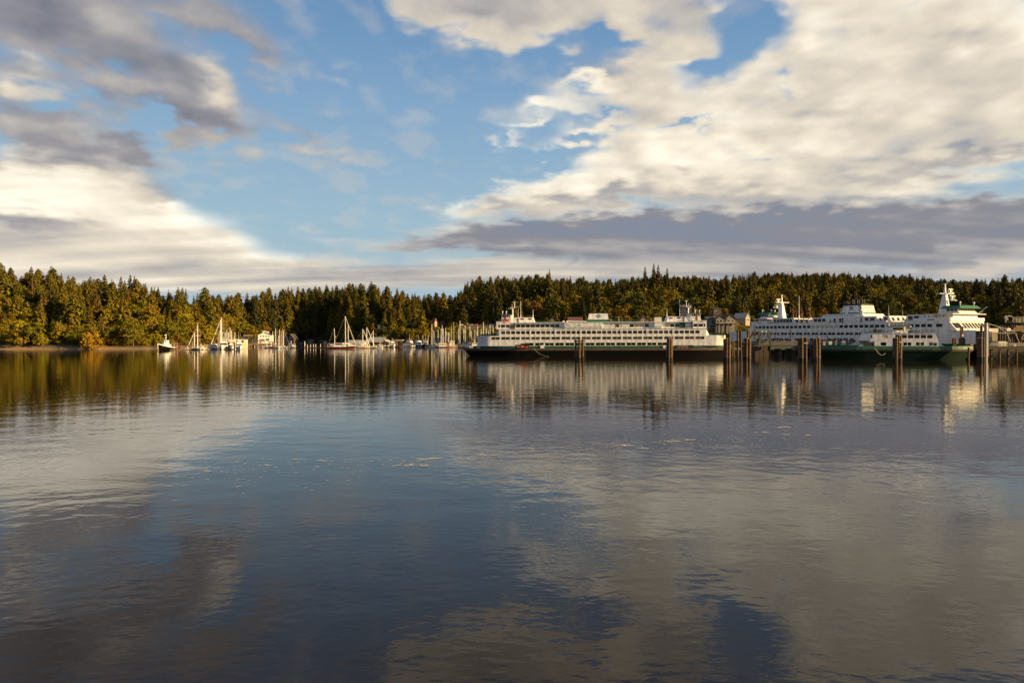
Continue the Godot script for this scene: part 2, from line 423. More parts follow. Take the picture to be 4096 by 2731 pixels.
func build_sky() -> Image:
	sky_n1 = noise(5, 1.7, 6)
	sky_n2 = noise(6, 5.5, 5)
	sky_n3 = noise(7, 0.9, 3)
	for c in [[108, 111, 126], [148, 146, 152], [188, 182, 176], [228, 216, 196], [252, 242, 221]]:
		tone_ramp.append(s2l(c[0], c[1], c[2]))
	tone_ramp.append(tone_ramp[4] * 1.5)
	tone_ramp[4] *= 1.08
	for c in [[172, 190, 200], [157, 187, 204], [130, 166, 199], [98, 139, 182], [70, 110, 164], [56, 96, 152], [50, 88, 144]]:
		blue_ramp.append(s2l(c[0], c[1], c[2]))
	sky_maps()
	var w := 4096
	var low := PackedFloat32Array()
	low.resize(512 * 256 * 3)
	for j in 256:
		for i in 512:
			var az := (i + 0.5) / 512.0 * 360.0
			var c := sky_at(az if az < 180.0 else az - 360.0, maxf(0.0, 90.0 - (j + 0.5) / 256.0 * 180.0))
			var k := (j * 512 + i) * 3
			low[k] = c.x; low[k + 1] = c.y; low[k + 2] = c.z
	var im := Image.create_from_data(512, 256, false, Image.FORMAT_RGBF, low.to_byte_array())
	im.resize(w, w / 2, Image.INTERPOLATE_BILINEAR)
	# the part round the frame again, in full detail
	var half := 560       # columns each side of straight ahead
	var rows := 460       # rows above the horizon
	var fine := PackedFloat32Array()
	fine.resize(half * 2 * rows * 3)
	var tasks := 8
	var per := ceili(rows / float(tasks))
	var bands := []
	for t in tasks:
		bands.append(PackedFloat32Array())
	var work := func(t: int) -> void:
		var out := PackedFloat32Array()
		for j in range(t * per, mini(rows, (t + 1) * per)):
			var el := (rows - j - 0.5) / 2048.0 * 180.0
			for i in half * 2:
				var c := sky_at((i + 0.5 - half) / 4096.0 * 360.0, el)
				out.append(c.x); out.append(c.y); out.append(c.z)
		bands[t] = out
	var id := WorkerThreadPool.add_group_task(work, tasks)
	WorkerThreadPool.wait_for_group_task_completion(id)
	fine = PackedFloat32Array()
	for t in tasks:
		fine.append_array(bands[t])
	var piece := Image.create_from_data(half * 2, rows, false, Image.FORMAT_RGBF, fine.to_byte_array())
	im.blit_rect(piece, Rect2i(half, 0, half, rows), Vector2i(0, 1024 - rows))
	im.blit_rect(piece, Rect2i(0, 0, half, rows), Vector2i(4096 - half, 1024 - rows))
	return im

func camera_and_light() -> void:
	var cam := Camera3D.new()
	cam.name = "camera"
	cam.position = Vector3(0, EYE, 0)
	cam.fov = rad_to_deg(2.0 * atan(0.5 * 2731.0 / FOCAL))
	cam.rotation.x = -atan((1365.5 - HZ) / FOCAL)
	cam.near = 0.5
	cam.far = 6000.0
	cam.current = true
	add_child(cam)
	var az := deg_to_rad(SUN_AZ); var el := deg_to_rad(SUN_EL)
	sun_dir = Vector3(sin(az) * cos(el), sin(el), -cos(az) * cos(el))
	var e := Environment.new()
	e.background_mode = Environment.BG_SKY
	var sm := PanoramaSkyMaterial.new()
	sm.panorama = ImageTexture.create_from_image(build_sky())
	var sky := Sky.new()
	sky.sky_material = sm
	e.sky = sky
	e.tonemap_mode = Environment.TONE_MAPPER_LINEAR
	e.tonemap_exposure = 2.0
	e.background_energy_multiplier = 0.51
	e.sdfgi_enabled = true
	e.ssao_enabled = true
	e.ssil_enabled = true
	var we := WorldEnvironment.new()
	we.name = "environment"
	we.environment = e
	add_child(we)
	var sun := DirectionalLight3D.new()
	sun.name = "sun"
	sun.light_energy = 1.6
	sun.light_color = Color(1.0, 0.84, 0.57)
	sun.light_angular_distance = 0.5
	sun.shadow_enabled = true
	add_child(sun)
	sun.look_at_from_position(sun_dir * 100.0, Vector3.ZERO)

# ---------------------------------------------------------------- land and water
# columns of the shore, by bearing: [photo x, shore distance, ridge distance, ground height of the ridge]
const LAND := [
	[-1600, 430, 560, 36], [-500, 445, 545, 34], [0, 452, 545, 34], [180, 454, 545, 34], [330, 456, 550, 27], [520, 460, 555, 25], [700, 476, 570, 19],
	[900, 530, 610, 17], [1000, 572, 650, 16], [1100, 612, 700, 26], [1200, 650, 730, 33], [1300, 645, 730, 34], [1400, 585, 690, 29],
	[1560, 552, 670, 25], [1700, 548, 670, 21], [1800, 545, 680, 25], [1900, 530, 740, 40], [2150, 485, 780, 50], [2400, 450, 780, 48],
	[2560, 440, 780, 52], [2900, 425, 800, 52], [3200, 425, 840, 61], [3600, 425, 840, 58], [3850, 425, 820, 50], [4050, 425, 640, 38], [4700, 425, 640, 38], [6500, 425, 700, 40],
]
var land_n: FastNoiseLite

func land_at(px: float) -> Vector3:
	for i in LAND.size() - 1:
		var a = LAND[i]; var b = LAND[i + 1]
		if px < b[0]:
			var t := clampf((px - a[0]) / float(b[0] - a[0]), 0.0, 1.0)
			t = t * t * (3.0 - 2.0 * t)
			return Vector3(lerpf(a[1], b[1], t), lerpf(a[2], b[2], t), lerpf(a[3], b[3], t))
	return Vector3(425, 700, 40)

func ground(x: float, z: float) -> float:
	var d := -z
	var l := land_at(CX + FOCAL * x / d)
	d += land_n.get_noise_2d(x, z) * 5.0
	var t := (d - l.x) / (l.y - l.x)
	var px := CX + FOCAL * x / -z
	if t > 0.0 and px > 2740.0 and px < 3140.0:      # the bluff under the hillside houses
		var over := 12.5 * smoothstep(0.0, 12.0, d - l.x) * smoothstep(2740.0, 2800.0, px) * (1.0 - smoothstep(3080.0, 3140.0, px))
		return maxf(over, 1.1 * smoothstep(0.0, 0.06, t) + (l.z - 1.1) * pow(t, 0.9))
	if t < 0.0:
		return maxf(-3.0, (d - l.x) * 0.09)
	if t < 1.0:
		return 1.1 * smoothstep(0.0, 0.06, t) + (l.z - 1.1) * pow(t, 0.9)
	return l.z - (d - l.y) * 0.03

func build_land() -> void:
	land_n = noise(41, 0.012, 3)
	var b := B.new()
	var step := 7.0
	var nx := 330; var nz := 90
	var x0 := -1150.0; var z0 := -395.0
	var pts := PackedVector3Array()
	var cols := PackedColorArray()
	for j in nz:
		for i in nx:
			var x := x0 + i * step; var z := z0 - j * step
			var h := ground(x, z)
			pts.append(Vector3(x, h, z))
			var sand := 1.0 - smoothstep(0.7, 1.6, h + land_n.get_noise_2d(x * 9.0, z * 9.0) * 0.8)
			cols.append(Color(0.035, 0.034, 0.012).lerp(Color(0.32, 0.21, 0.1), sand * (1.0 - smoothstep(900.0, 1150.0, CX - FOCAL * x / z))))
	var nor := PackedVector3Array()
	for j in nz:
		for i in nx:
			var a := pts[j * nx + maxi(i - 1, 0)]; var c := pts[j * nx + mini(i + 1, nx - 1)]
			var d := pts[maxi(j - 1, 0) * nx + i]; var e := pts[mini(j + 1, nz - 1) * nx + i]
			var nn := (e - d).cross(c - a).normalized()
			nor.append(nn if nn.y > 0.0 else -nn)
	var idx := PackedInt32Array()
	for j in nz - 1:
		for i in nx - 1:
			var k := j * nx + i
			idx.append_array([k, k + nx, k + 1, k + 1, k + nx, k + nx + 1])
	var arr := []
	arr.resize(Mesh.ARRAY_MAX)
	arr[Mesh.ARRAY_VERTEX] = pts; arr[Mesh.ARRAY_NORMAL] = nor; arr[Mesh.ARRAY_COLOR] = cols; arr[Mesh.ARRAY_INDEX] = idx
	var m := ArrayMesh.new()
	m.add_surface_from_arrays(Mesh.PRIMITIVE_TRIANGLES, arr)
	var sm := mat("soil", Color.WHITE, 0.95)
	sm.vertex_color_use_as_albedo = true
	tag(put("wooded_hillside_terrain", m, sm), "sandy beach and wooded slope rising behind the harbour", "", "", "structure")

func water_material() -> StandardMaterial3D:
	# ripples: a tileable height field, made into slopes
	var size := 1024
	var f := noise(51, 1.0, 4, FastNoiseLite.TYPE_SIMPLEX_SMOOTH)
	f.fractal_gain = 0.42
	var h := []
	var tasks := 8
	for t in tasks:
		h.append(PackedFloat32Array())
	var across := 20.0; var along := 31.0     # ripples per tile each way: crests run along x
	var work := func(t: int) -> void:
		var out := PackedFloat32Array()
		for j in range(t * size / tasks, (t + 1) * size / tasks):
			var v := float(j) / size
			for i in size:
				var u := float(i) / size
				var a := f.get_noise_2d(u * across, v * along); var b := f.get_noise_2d((u - 1.0) * across, v * along)
				var c := f.get_noise_2d(u * across, (v - 1.0) * along); var d := f.get_noise_2d((u - 1.0) * across, (v - 1.0) * along)
				var wsum := sqrt((u * u + (1.0 - u) * (1.0 - u)) * (v * v + (1.0 - v) * (1.0 - v)))
				out.append(((a * (1.0 - u) + b * u) * (1.0 - v) + (c * (1.0 - u) + d * u) * v) / wsum)
		h[t] = out
	var id := WorkerThreadPool.add_group_task(work, tasks)
	WorkerThreadPool.wait_for_group_task_completion(id)
	var hh := PackedFloat32Array()
	for t in tasks:
		hh.append_array(h[t])
	var bytes := PackedByteArray()
	bytes.resize(size * size * 3)
	var k := 0
	for j in size:
		var up := ((j + 1) % size) * size; var dn := ((j + size - 1) % size) * size; var row := j * size
		for i in size:
			var sx := (hh[row + (i + 1) % size] - hh[row + (i + size - 1) % size]) * 9.0
			var sy := (hh[up + i] - hh[dn + i]) * 9.0
			var il := 1.0 / sqrt(sx * sx + sy * sy + 1.0)
			bytes[k] = int((0.5 - 0.5 * sx * il) * 255.0)
			bytes[k + 1] = int((0.5 + 0.5 * sy * il) * 255.0)
			bytes[k + 2] = int((0.5 + 0.5 * il) * 255.0)
			k += 3
	var m := mat("water", lin(0.016, 0.0115, 0.006), 0.02, 0.0, 0.33)
	m.normal_enabled = true
	m.normal_texture = ImageTexture.create_from_image(Image.create_from_data(size, size, false, Image.FORMAT_RGB8, bytes))
	m.normal_scale = RIPPLE
	m.uv1_triplanar = true
	m.uv1_world_triplanar = true
	m.uv1_scale = Vector3.ONE / 23.0
	return m

const RIPPLE := 0.008
var wave_a: FastNoiseLite
var wave_b: FastNoiseLite
var wave_m: FastNoiseLite

func wave(x: float, z: float) -> float:
	var d := -z
	var fade := (1.0 - smoothstep(240.0, 332.0, d)) * (1.0 - smoothstep(0.85, 1.0, absf(x) / minf(18.0 + d * 0.95, 248.0)))
	if fade <= 0.0:
		return 0.0
	var gust := 0.5 + 1.6 * wave_m.get_noise_2d(x, z * 2.2)
	return fade * (wave_a.get_noise_2d(x, z * 1.7) * 0.013 + (1.0 + 1.2 * smoothstep(-70.0, 60.0, x + d * 0.1) * smoothstep(60.0, 160.0, d)) * maxf(gust, 0.12) * wave_b.get_noise_2d(x, z * 1.5) * 0.007)

func build_water() -> void:
	wave_a = noise(61, 0.11, 2)
	wave_b = noise(62, 0.42, 2)
	wave_m = noise(63, 0.02, 3)
	var pts := PackedVector3Array(); var nor := PackedVector3Array(); var idx := PackedInt32Array()
	for patch in [[-84.0, 84.0, -10.0, -72.0, 0.25], [-250.0, 250.0, -72.0, -338.0, 0.68]]:
		var s: float = patch[4]
		var nx := int((patch[1] - patch[0]) / s) + 1
		var nz := int((patch[2] - patch[3]) / s) + 1
		var at := pts.size()
		for j in nz:
			for i in nx:
				var x: float = patch[0] + i * s; var z: float = patch[2] - j * s
				pts.append(Vector3(x, wave(x, z), z))
		for j in nz:
			for i in nx:
				var l := pts[at + j * nx + maxi(i - 1, 0)]; var r := pts[at + j * nx + mini(i + 1, nx - 1)]
				var p := pts[at + maxi(j - 1, 0) * nx + i]; var q := pts[at + mini(j + 1, nz - 1) * nx + i]
				nor.append(Vector3(-(r.y - l.y) / (r.x - l.x), 1.0, -(q.y - p.y) / (q.z - p.z)).normalized())
		for j in nz - 1:
			for i in nx - 1:
				var k := at + j * nx + i
				idx.append_array([k, k + nx, k + 1, k + 1, k + nx, k + nx + 1])
	# the rest of the sheet is level
	for r in [[-3000.0, 3000.0, 600.0, -10.0], [-3000.0, -84.0, -10.0, -72.0], [84.0, 3000.0, -10.0, -72.0], [-3000.0, -250.0, -72.0, -338.0], [250.0, 3000.0, -72.0, -338.0], [-3000.0, 3000.0, -338.0, -3000.0]]:
		var at := pts.size()
		for p in [[r[0], r[2]], [r[1], r[2]], [r[1], r[3]], [r[0], r[3]]]:
			pts.append(Vector3(p[0], 0.0, p[1])); nor.append(Vector3.UP)
		idx.append_array([at, at + 2, at + 1, at, at + 3, at + 2])
	var arr := []
	arr.resize(Mesh.ARRAY_MAX)
	arr[Mesh.ARRAY_VERTEX] = pts; arr[Mesh.ARRAY_NORMAL] = nor; arr[Mesh.ARRAY_INDEX] = idx
	# same winding everywhere: the upper side is the front
	for k in range(0, idx.size(), 3):
		var a := pts[idx[k]]; var b := pts[idx[k + 1]]; var c := pts[idx[k + 2]]
		if (c - a).cross(b - a).y < 0.0:
			var t := idx[k + 1]; idx[k + 1] = idx[k + 2]; idx[k + 2] = t
	arr[Mesh.ARRAY_INDEX] = idx
	var m := ArrayMesh.new()
	m.add_surface_from_arrays(Mesh.PRIMITIVE_TRIANGLES, arr)
	tag(put("water", m, water_material()), "calm rippled harbour water mirroring clouds and shore", "", "", "structure")

func driftwood() -> void:
	rng.seed = 15
	for i in 14:
		var px := 325.0 - i * 37.0 + rng.randf_range(-14.0, 14.0) if i < 9 else 430.0 + (i - 9) * 44.0 + rng.randf_range(-16.0, 16.0)
		var d := land_at(px).x + rng.randf_range(5.0, 11.0)
		var l := rng.randf_range(2.5, 7.0)
		var t := thing("driftwood_log", "pale bare driftwood log on the beach, %s %s the golden willow" % [["first", "second", "third", "fourth", "fifth", "sixth", "seventh", "eighth", "ninth"][i if i < 9 else i - 9], "counting leftwards from" if i < 9 else "counting rightwards from"], "driftwood", Vector3(wx(px, d), ground(wx(px, d), -d) + 0.25, -d), rng.randf_range(-25, 25), "driftwood on the beach, %s" % ("left part" if i < 9 else "right part"))
		var b := B.new()
		b.tube(Vector3(-l * 0.5, 0, 0), Vector3(l * 0.5, rng.randf_range(-0.1, 0.3), 0), rng.randf_range(0.2, 0.36), 0.14, 7)
		obj("log", b, M.bark_pale, t)
		b = B.new()
		b.tube(Vector3(-l * 0.2, 0.1, 0), Vector3(-l * 0.3, 0.7, 0.4), 0.09, 0.04, 5)
		obj("branch_stub", b, M.bark_pale, t)

func build_foam() -> void:
	rng.seed = 77
	var b := B.new()
	var lines := [[780, 1885, 1100, 1845, 26, 40], [1080, 1870, 1560, 1850, 34, 36], [1560, 1850, 1760, 1850, 30, 18], [1760, 1840, 2300, 1800, 60, 45], [2300, 1800, 2700, 1775, 60, 40], [2600, 1790, 3100, 1730, 70, 60], [2850, 1780, 3250, 1720, 50, 70], [900, 1930, 1500, 1900, 20, 60], [3100, 1700, 3500, 1640, 25, 50]]
	var spots := []
	for l in lines:
		for i in l[4]:
			var t := rng.randf()
			spots.append([lerpf(l[0], l[2], t) + rng.randfn() * 30.0, lerpf(l[1], l[3], t) + rng.randfn() * l[5] * 0.5, rng.randf_range(0.025, 0.09)])
	for s in [[1715, 1837, 0.75], [1655, 1861, 0.75], [1600, 1864, 0.45], [1930, 1822, 0.5], [1860, 1838, 0.35], [1290, 1845, 0.45], [1190, 1838, 0.3], [1065, 1862, 0.4], [2515, 1784, 0.7], [2690, 1766, 0.6], [2770, 1760, 0.55], [2590, 1795, 0.4], [3130, 1711, 0.7], [3060, 1731, 0.45], [3150, 1740, 0.5], [3230, 1742, 0.35], [840, 1887, 0.4], [2130, 1795, 0.4]]:
		spots.append(s)
	for s in spots:
		var d: float = EYE * FOCAL / (s[1] - HZ)
		var c := Vector3(wx(s[0], d), 0.03, -d)
		# each patch breaks up into a few ragged shreds drawn out along the drift
		for shred in 1 if s[2] < 0.2 else int(4 + s[2] * 7.0):
			var o := c
			var r: float = s[2]
			if s[2] >= 0.2:
				o += Vector3(rng.randfn() * s[2] * 0.9, 0, rng.randfn() * s[2] * 0.35)
				r = s[2] * rng.randf_range(0.1, 0.38)
			var k := 11
			var rim := []
			for i in k:
				var a := TAU * i / k
				rim.append(o + Vector3(cos(a) * r * rng.randf_range(0.7, 2.4), 0.0, sin(a) * r * rng.randf_range(0.2, 0.9)))
			for i in k:
				b.tri_to(o + Vector3(0, 0.01, 0), rim[i], rim[(i + 1) % k], Vector3.UP)
	tag(obj("foam", b, M.foam), "flecks of white foam drifting in a line on the water", "foam", "", "stuff")

# ---------------------------------------------------------------- trees
func conifer_crown(sd: int, wide: float, bare: float, ragged: float, blunt := 0.85) -> ArrayMesh:   # one metre high
	var r := RandomNumberGenerator.new()
	r.seed = sd
	var b := B.new()
	b.use_c = true
	var levels := 62
	for l in levels:
		var t := (l + r.randf() * 0.9) / levels
		var y := bare + (1.0 - bare) * t
		var reach := wide * (0.03 + 0.97 * pow(1.0 - t, blunt)) * (0.82 + 0.18 * sin(l * 2.4 + sd)) * minf(1.0, 0.55 + t * 2.2)
		var k := 6 + int(6.0 * (1.0 - t))
		var turn := r.randf() * TAU
		for i in k:
			if r.randf() < ragged * 0.35:
				continue
			var a := turn + TAU * i / k + r.randf_range(-0.35, 0.35)
			var lng := reach * r.randf_range(0.55, 1.2)
			var out := Vector3(cos(a), 0, sin(a)); var side := Vector3(-sin(a), 0, cos(a))
			var drop := r.randf_range(0.05, 0.42) * lng
			var tip := Vector3(0, y - drop, 0) + out * lng
			var mid := Vector3(0, y - drop * 0.25, 0) + out * lng * 0.55
			var root := Vector3(0, y, 0)
			var w := lng * r.randf_range(0.12, 0.2) + 0.004
			var tone := r.randf_range(0.65, 1.35)
			b.col = Color(tone, tone * r.randf_range(0.92, 1.06), tone)
			b.tri_to(root, mid + side * w, tip, Vector3.UP); b.tri_to(root, tip, mid - side * w, Vector3.UP)
			# hanging sprays along the limb
			for s in 6:
				var f := 0.3 + 0.135 * s + r.randf_range(-0.07, 0.07)
				var p := root.lerp(tip, f)
				var hang := lng * r.randf_range(0.14, 0.32) + 0.007
				var sw := side.rotated(Vector3.UP, r.randf_range(-0.9, 0.9)) * (lng * r.randf_range(0.09, 0.19) + 0.004)
				tone = r.randf_range(0.6, 1.4)
				b.col = Color(tone * r.randf_range(0.95, 1.12), tone, tone)
				b.tri_to(p + sw + Vector3(0, hang * 0.25, 0), p - sw + Vector3(0, hang * 0.15, 0), p - Vector3(0, hang, 0) + out * hang * r.randf_range(-0.1, 0.4), out)
	# the leader
	b.col = Color.WHITE
	for i in 3:
		var a := TAU * i / 3
		b.tri_to(Vector3(cos(a) * 0.008, 0.95, sin(a) * 0.008), Vector3(cos(a + 2.1) * 0.008, 0.95, sin(a + 2.1) * 0.008), Vector3(0, 1.01, 0), Vector3(cos(a + 1), 0, sin(a + 1)))
	return b.mesh()

func leaf_crown(sd: int, lobes: Array, count: int, leaf: float) -> ArrayMesh:   # lobes: [x, y, z, rx, ry]
	var r := RandomNumberGenerator.new()
	r.seed = sd
	var b := B.new()
	b.use_c = true
	var weight := 0.0
	for l in lobes:
		weight += l[3] * l[4]
	for l in lobes:
		var c := Vector3(l[0], l[1], l[2])
		var many := int(count * l[3] * l[4] / weight)
		var lobe_tone := r.randf_range(0.8, 1.2)
		# clumps on the lobe's skin, each with its own leaves
		var clumps := []
		for i in maxi(8, many / 22):
			var d := Vector3(r.randfn(), r.randfn() * 0.9 + 0.1, r.randfn()).normalized()
			clumps.append([c + d * Vector3(l[3], l[4], l[3]) * r.randf_range(0.62, 1.06), d, r.randf_range(0.75, 1.25), l[3] * r.randf_range(0.22, 0.4)])
		for i in many:
			var q: Array = clumps[r.randi() % clumps.size()]
			var d: Vector3 = (q[1] + Vector3(r.randfn(), r.randfn(), r.randfn()) * 0.55).normalized()
			var p: Vector3 = q[0] + Vector3(r.randfn(), r.randfn() * 0.7, r.randfn()) * q[3] * 0.6
			var u := d.cross(Vector3(r.randfn(), r.randfn(), r.randfn())).normalized() * leaf * r.randf_range(0.6, 1.3)
			var w := d.cross(u).normalized() * leaf * r.randf_range(0.5, 1.0)
			var tone: float = q[2] * lobe_tone * r.randf_range(0.75, 1.25)
			b.col = Color(tone * r.randf_range(0.92, 1.12), tone, tone * r.randf_range(0.7, 1.1))
			b.tri_to(p - u, p + w, p + u, d); b.tri_to(p - u, p + u, p - w * 0.8, d)
	return b.mesh()

func trunk_mesh(h: float, r0: float, forks: int, sd: int) -> ArrayMesh:
	var r := RandomNumberGenerator.new()
	r.seed = sd
	var b := B.new()
	var lean := Vector3(r.randf_range(-0.02, 0.02), 0, r.randf_range(-0.02, 0.02))
	b.tube(Vector3(0, -0.06, 0), Vector3(0, h * 0.5, 0) + lean, r0, r0 * 0.68, 6)
	b.tube(Vector3(0, h * 0.5, 0) + lean, Vector3(0, h, 0), r0 * 0.68, r0 * 0.15, 6)
	for i in forks:
		var a := r.randf() * TAU
		var p := Vector3(0, h * r.randf_range(0.35, 0.7), 0)
		b.tube(p, p + Vector3(cos(a) * 0.22, r.randf_range(0.15, 0.3), sin(a) * 0.22), r0 * 0.45, r0 * 0.12, 5)
	return b.mesh()

var kinds := {}       # kind -> {crowns, trunk, tints, ...}

func leaf_mat(called: String, r: float, g: float, b: float, through := 0.34) -> StandardMaterial3D:
	var m := mat(called, lin(r, g, b), 0.85, 0.0, 0.3)
	m.vertex_color_use_as_albedo = true
	m.backlight_enabled = true
	m.backlight = Color(through, through, through)
	return m

func tree_kinds() -> void:
	var fir := []
	for i in 6:
		fir.append(conifer_crown(100 + i, [0.23, 0.26, 0.2, 0.25, 0.27, 0.22][i], [0.08, 0.05, 0.12, 0.1, 0.04, 0.16][i], [0.4, 0.25, 0.6, 0.45, 0.2, 0.8][i], [0.8, 0.6, 1.0, 0.7, 0.5, 0.9][i]))
	kinds["fir"] = {"crowns": fir, "trunk": trunk_mesh(0.97, 0.013, 0, 3), "bark": M.bark, "mats": [leaf_mat("needles_dark", 0.07, 0.062, 0.009, 0.2), leaf_mat("needles_olive", 0.16, 0.12, 0.009, 0.25), leaf_mat("needles_green", 0.12, 0.108, 0.01, 0.25), leaf_mat("needles_brown", 0.13, 0.09, 0.018, 0.25), leaf_mat("needles_deep", 0.05, 0.05, 0.013, 0.15)], "words": ["dark green", "olive", "green", "brownish", "blackish green"]}
	var pine := []
	for i in 2:
		pine.append(conifer_crown(140 + i, 0.13, 0.34, 1.3))
	kinds["pine"] = {"crowns": pine, "trunk": trunk_mesh(0.97, 0.012, 0, 5), "bark": M.bark_pale, "mats": [M.needles_dark, M.needles_brown], "words": ["dark", "brownish"]}
	var broad := []
	for i in 5:
		var r := RandomNumberGenerator.new()
		r.seed = 200 + i
		var lobes := [[0.0, 0.6, 0.0, 0.3, 0.33], [0.0, 0.84, 0.0, 0.18, 0.16]]
		for k in 6:
			var a := TAU * k / 6 + r.randf()
			lobes.append([cos(a) * 0.24, r.randf_range(0.34, 0.66), sin(a) * 0.24, r.randf_range(0.13, 0.2), r.randf_range(0.13, 0.2)])
		broad.append(leaf_crown(210 + i, lobes, 1900, 0.034))
	kinds["broad"] = {"crowns": broad, "trunk": trunk_mesh(0.75, 0.022, 4, 7), "bark": M.bark, "mats": [leaf_mat("leaves_green", 0.15, 0.135, 0.009), leaf_mat("leaves_olive", 0.2, 0.148, 0.009), leaf_mat("leaves_bright", 0.26, 0.22, 0.01), leaf_mat("leaves_autumn", 0.19, 0.11, 0.014), leaf_mat("leaves_dark", 0.075, 0.08, 0.012), leaf_mat("leaves_gold", 0.38, 0.22, 0.02), leaf_mat("leaves_maroon", 0.07, 0.025, 0.018)], "words": ["green", "olive", "bright green", "russet", "dark green", "golden", "maroon"]}
	var bush := []
	for i in 3:
		bush.append(leaf_crown(260 + i, [[0.0, 0.4, 0.0, 0.42, 0.4], [0.3, 0.35, 0.1, 0.3, 0.33], [-0.3, 0.33, -0.1, 0.3, 0.32], [0.05, 0.68, 0.0, 0.27, 0.27]], 1500, 0.045))
	kinds["bush"] = {"crowns": bush, "trunk": trunk_mesh(0.5, 0.03, 3, 9), "bark": M.bark, "mats": kinds["broad"].mats, "words": kinds["broad"].words}
	var poplar := [leaf_crown(280, [[0, 0.22, 0, 0.1, 0.2], [0, 0.45, 0, 0.12, 0.24], [0.01, 0.68, 0, 0.1, 0.22], [0, 0.88, 0, 0.06, 0.13]], 1300, 0.022)]
	kinds["poplar"] = {"crowns": poplar, "trunk": trunk_mesh(0.9, 0.014, 0, 11), "bark": M.bark, "mats": kinds["broad"].mats, "words": kinds["broad"].words}

# landmarks that a tree's label can name, by bearing
const MARKS := [
	[60, "the far end of the beach"], [250, "the bare beach"], [370, "the golden willow"], [520, "the beach beside the tug"], [660, "the dark tug"], [785, "the white sloops"], [885, "the tallest twin masts"],
	[960, "the pale boat shed"], [1062, "the white boathouse"], [1170, "the shaded cottage"], [1243, "the little cove shed"], [1340, "the navy ketch's stern"], [1400, "the navy ketch's bow"], [1510, "the metal roofed shed"],
	[1630, "the white motor yachts"], [1740, "the orange gable"], [1810, "the red and white trawler"], [1900, "the crowded masts"], [2030, "the long ferry's left pilothouse"], [2190, "the long ferry's left upper deck"],
	[2310, "the long ferry's bare roof"], [2405, "the green banded funnel"], [2520, "the long ferry's right upper deck"], [2625, "the four small poplars"], [2720, "the long ferry's right antennas"], [2800, "the long ferry's right pilothouse"],
	[2890, "the big hillside house"], [2970, "the gabled barn"], [3120, "the far ferry's left mast"], [3240, "the far ferry's whip aerials"], [3420, "the louvred funnel"], [3560, "the far ferry's sun deck"], [3700, "the small ferry's pilothouse"],
	[3800, "the far ferry's right mast"], [3900, "the far ferry's bow"], [4020, "the timber tower"], [4120, "the right hand dock"],
]
var tree_list := []      # [kind, variant, tint, position, height, width factor, turn, special label]

func add_tree(kind: String, variant: int, tint: int, p: Vector3, h: float, fat := 1.0, special := "") -> void:
	tree_list.append({"kind": kind, "variant": variant, "tint": tint, "p": p, "h": h, "fat": fat, "turn": rng.randf() * TAU, "special": special})

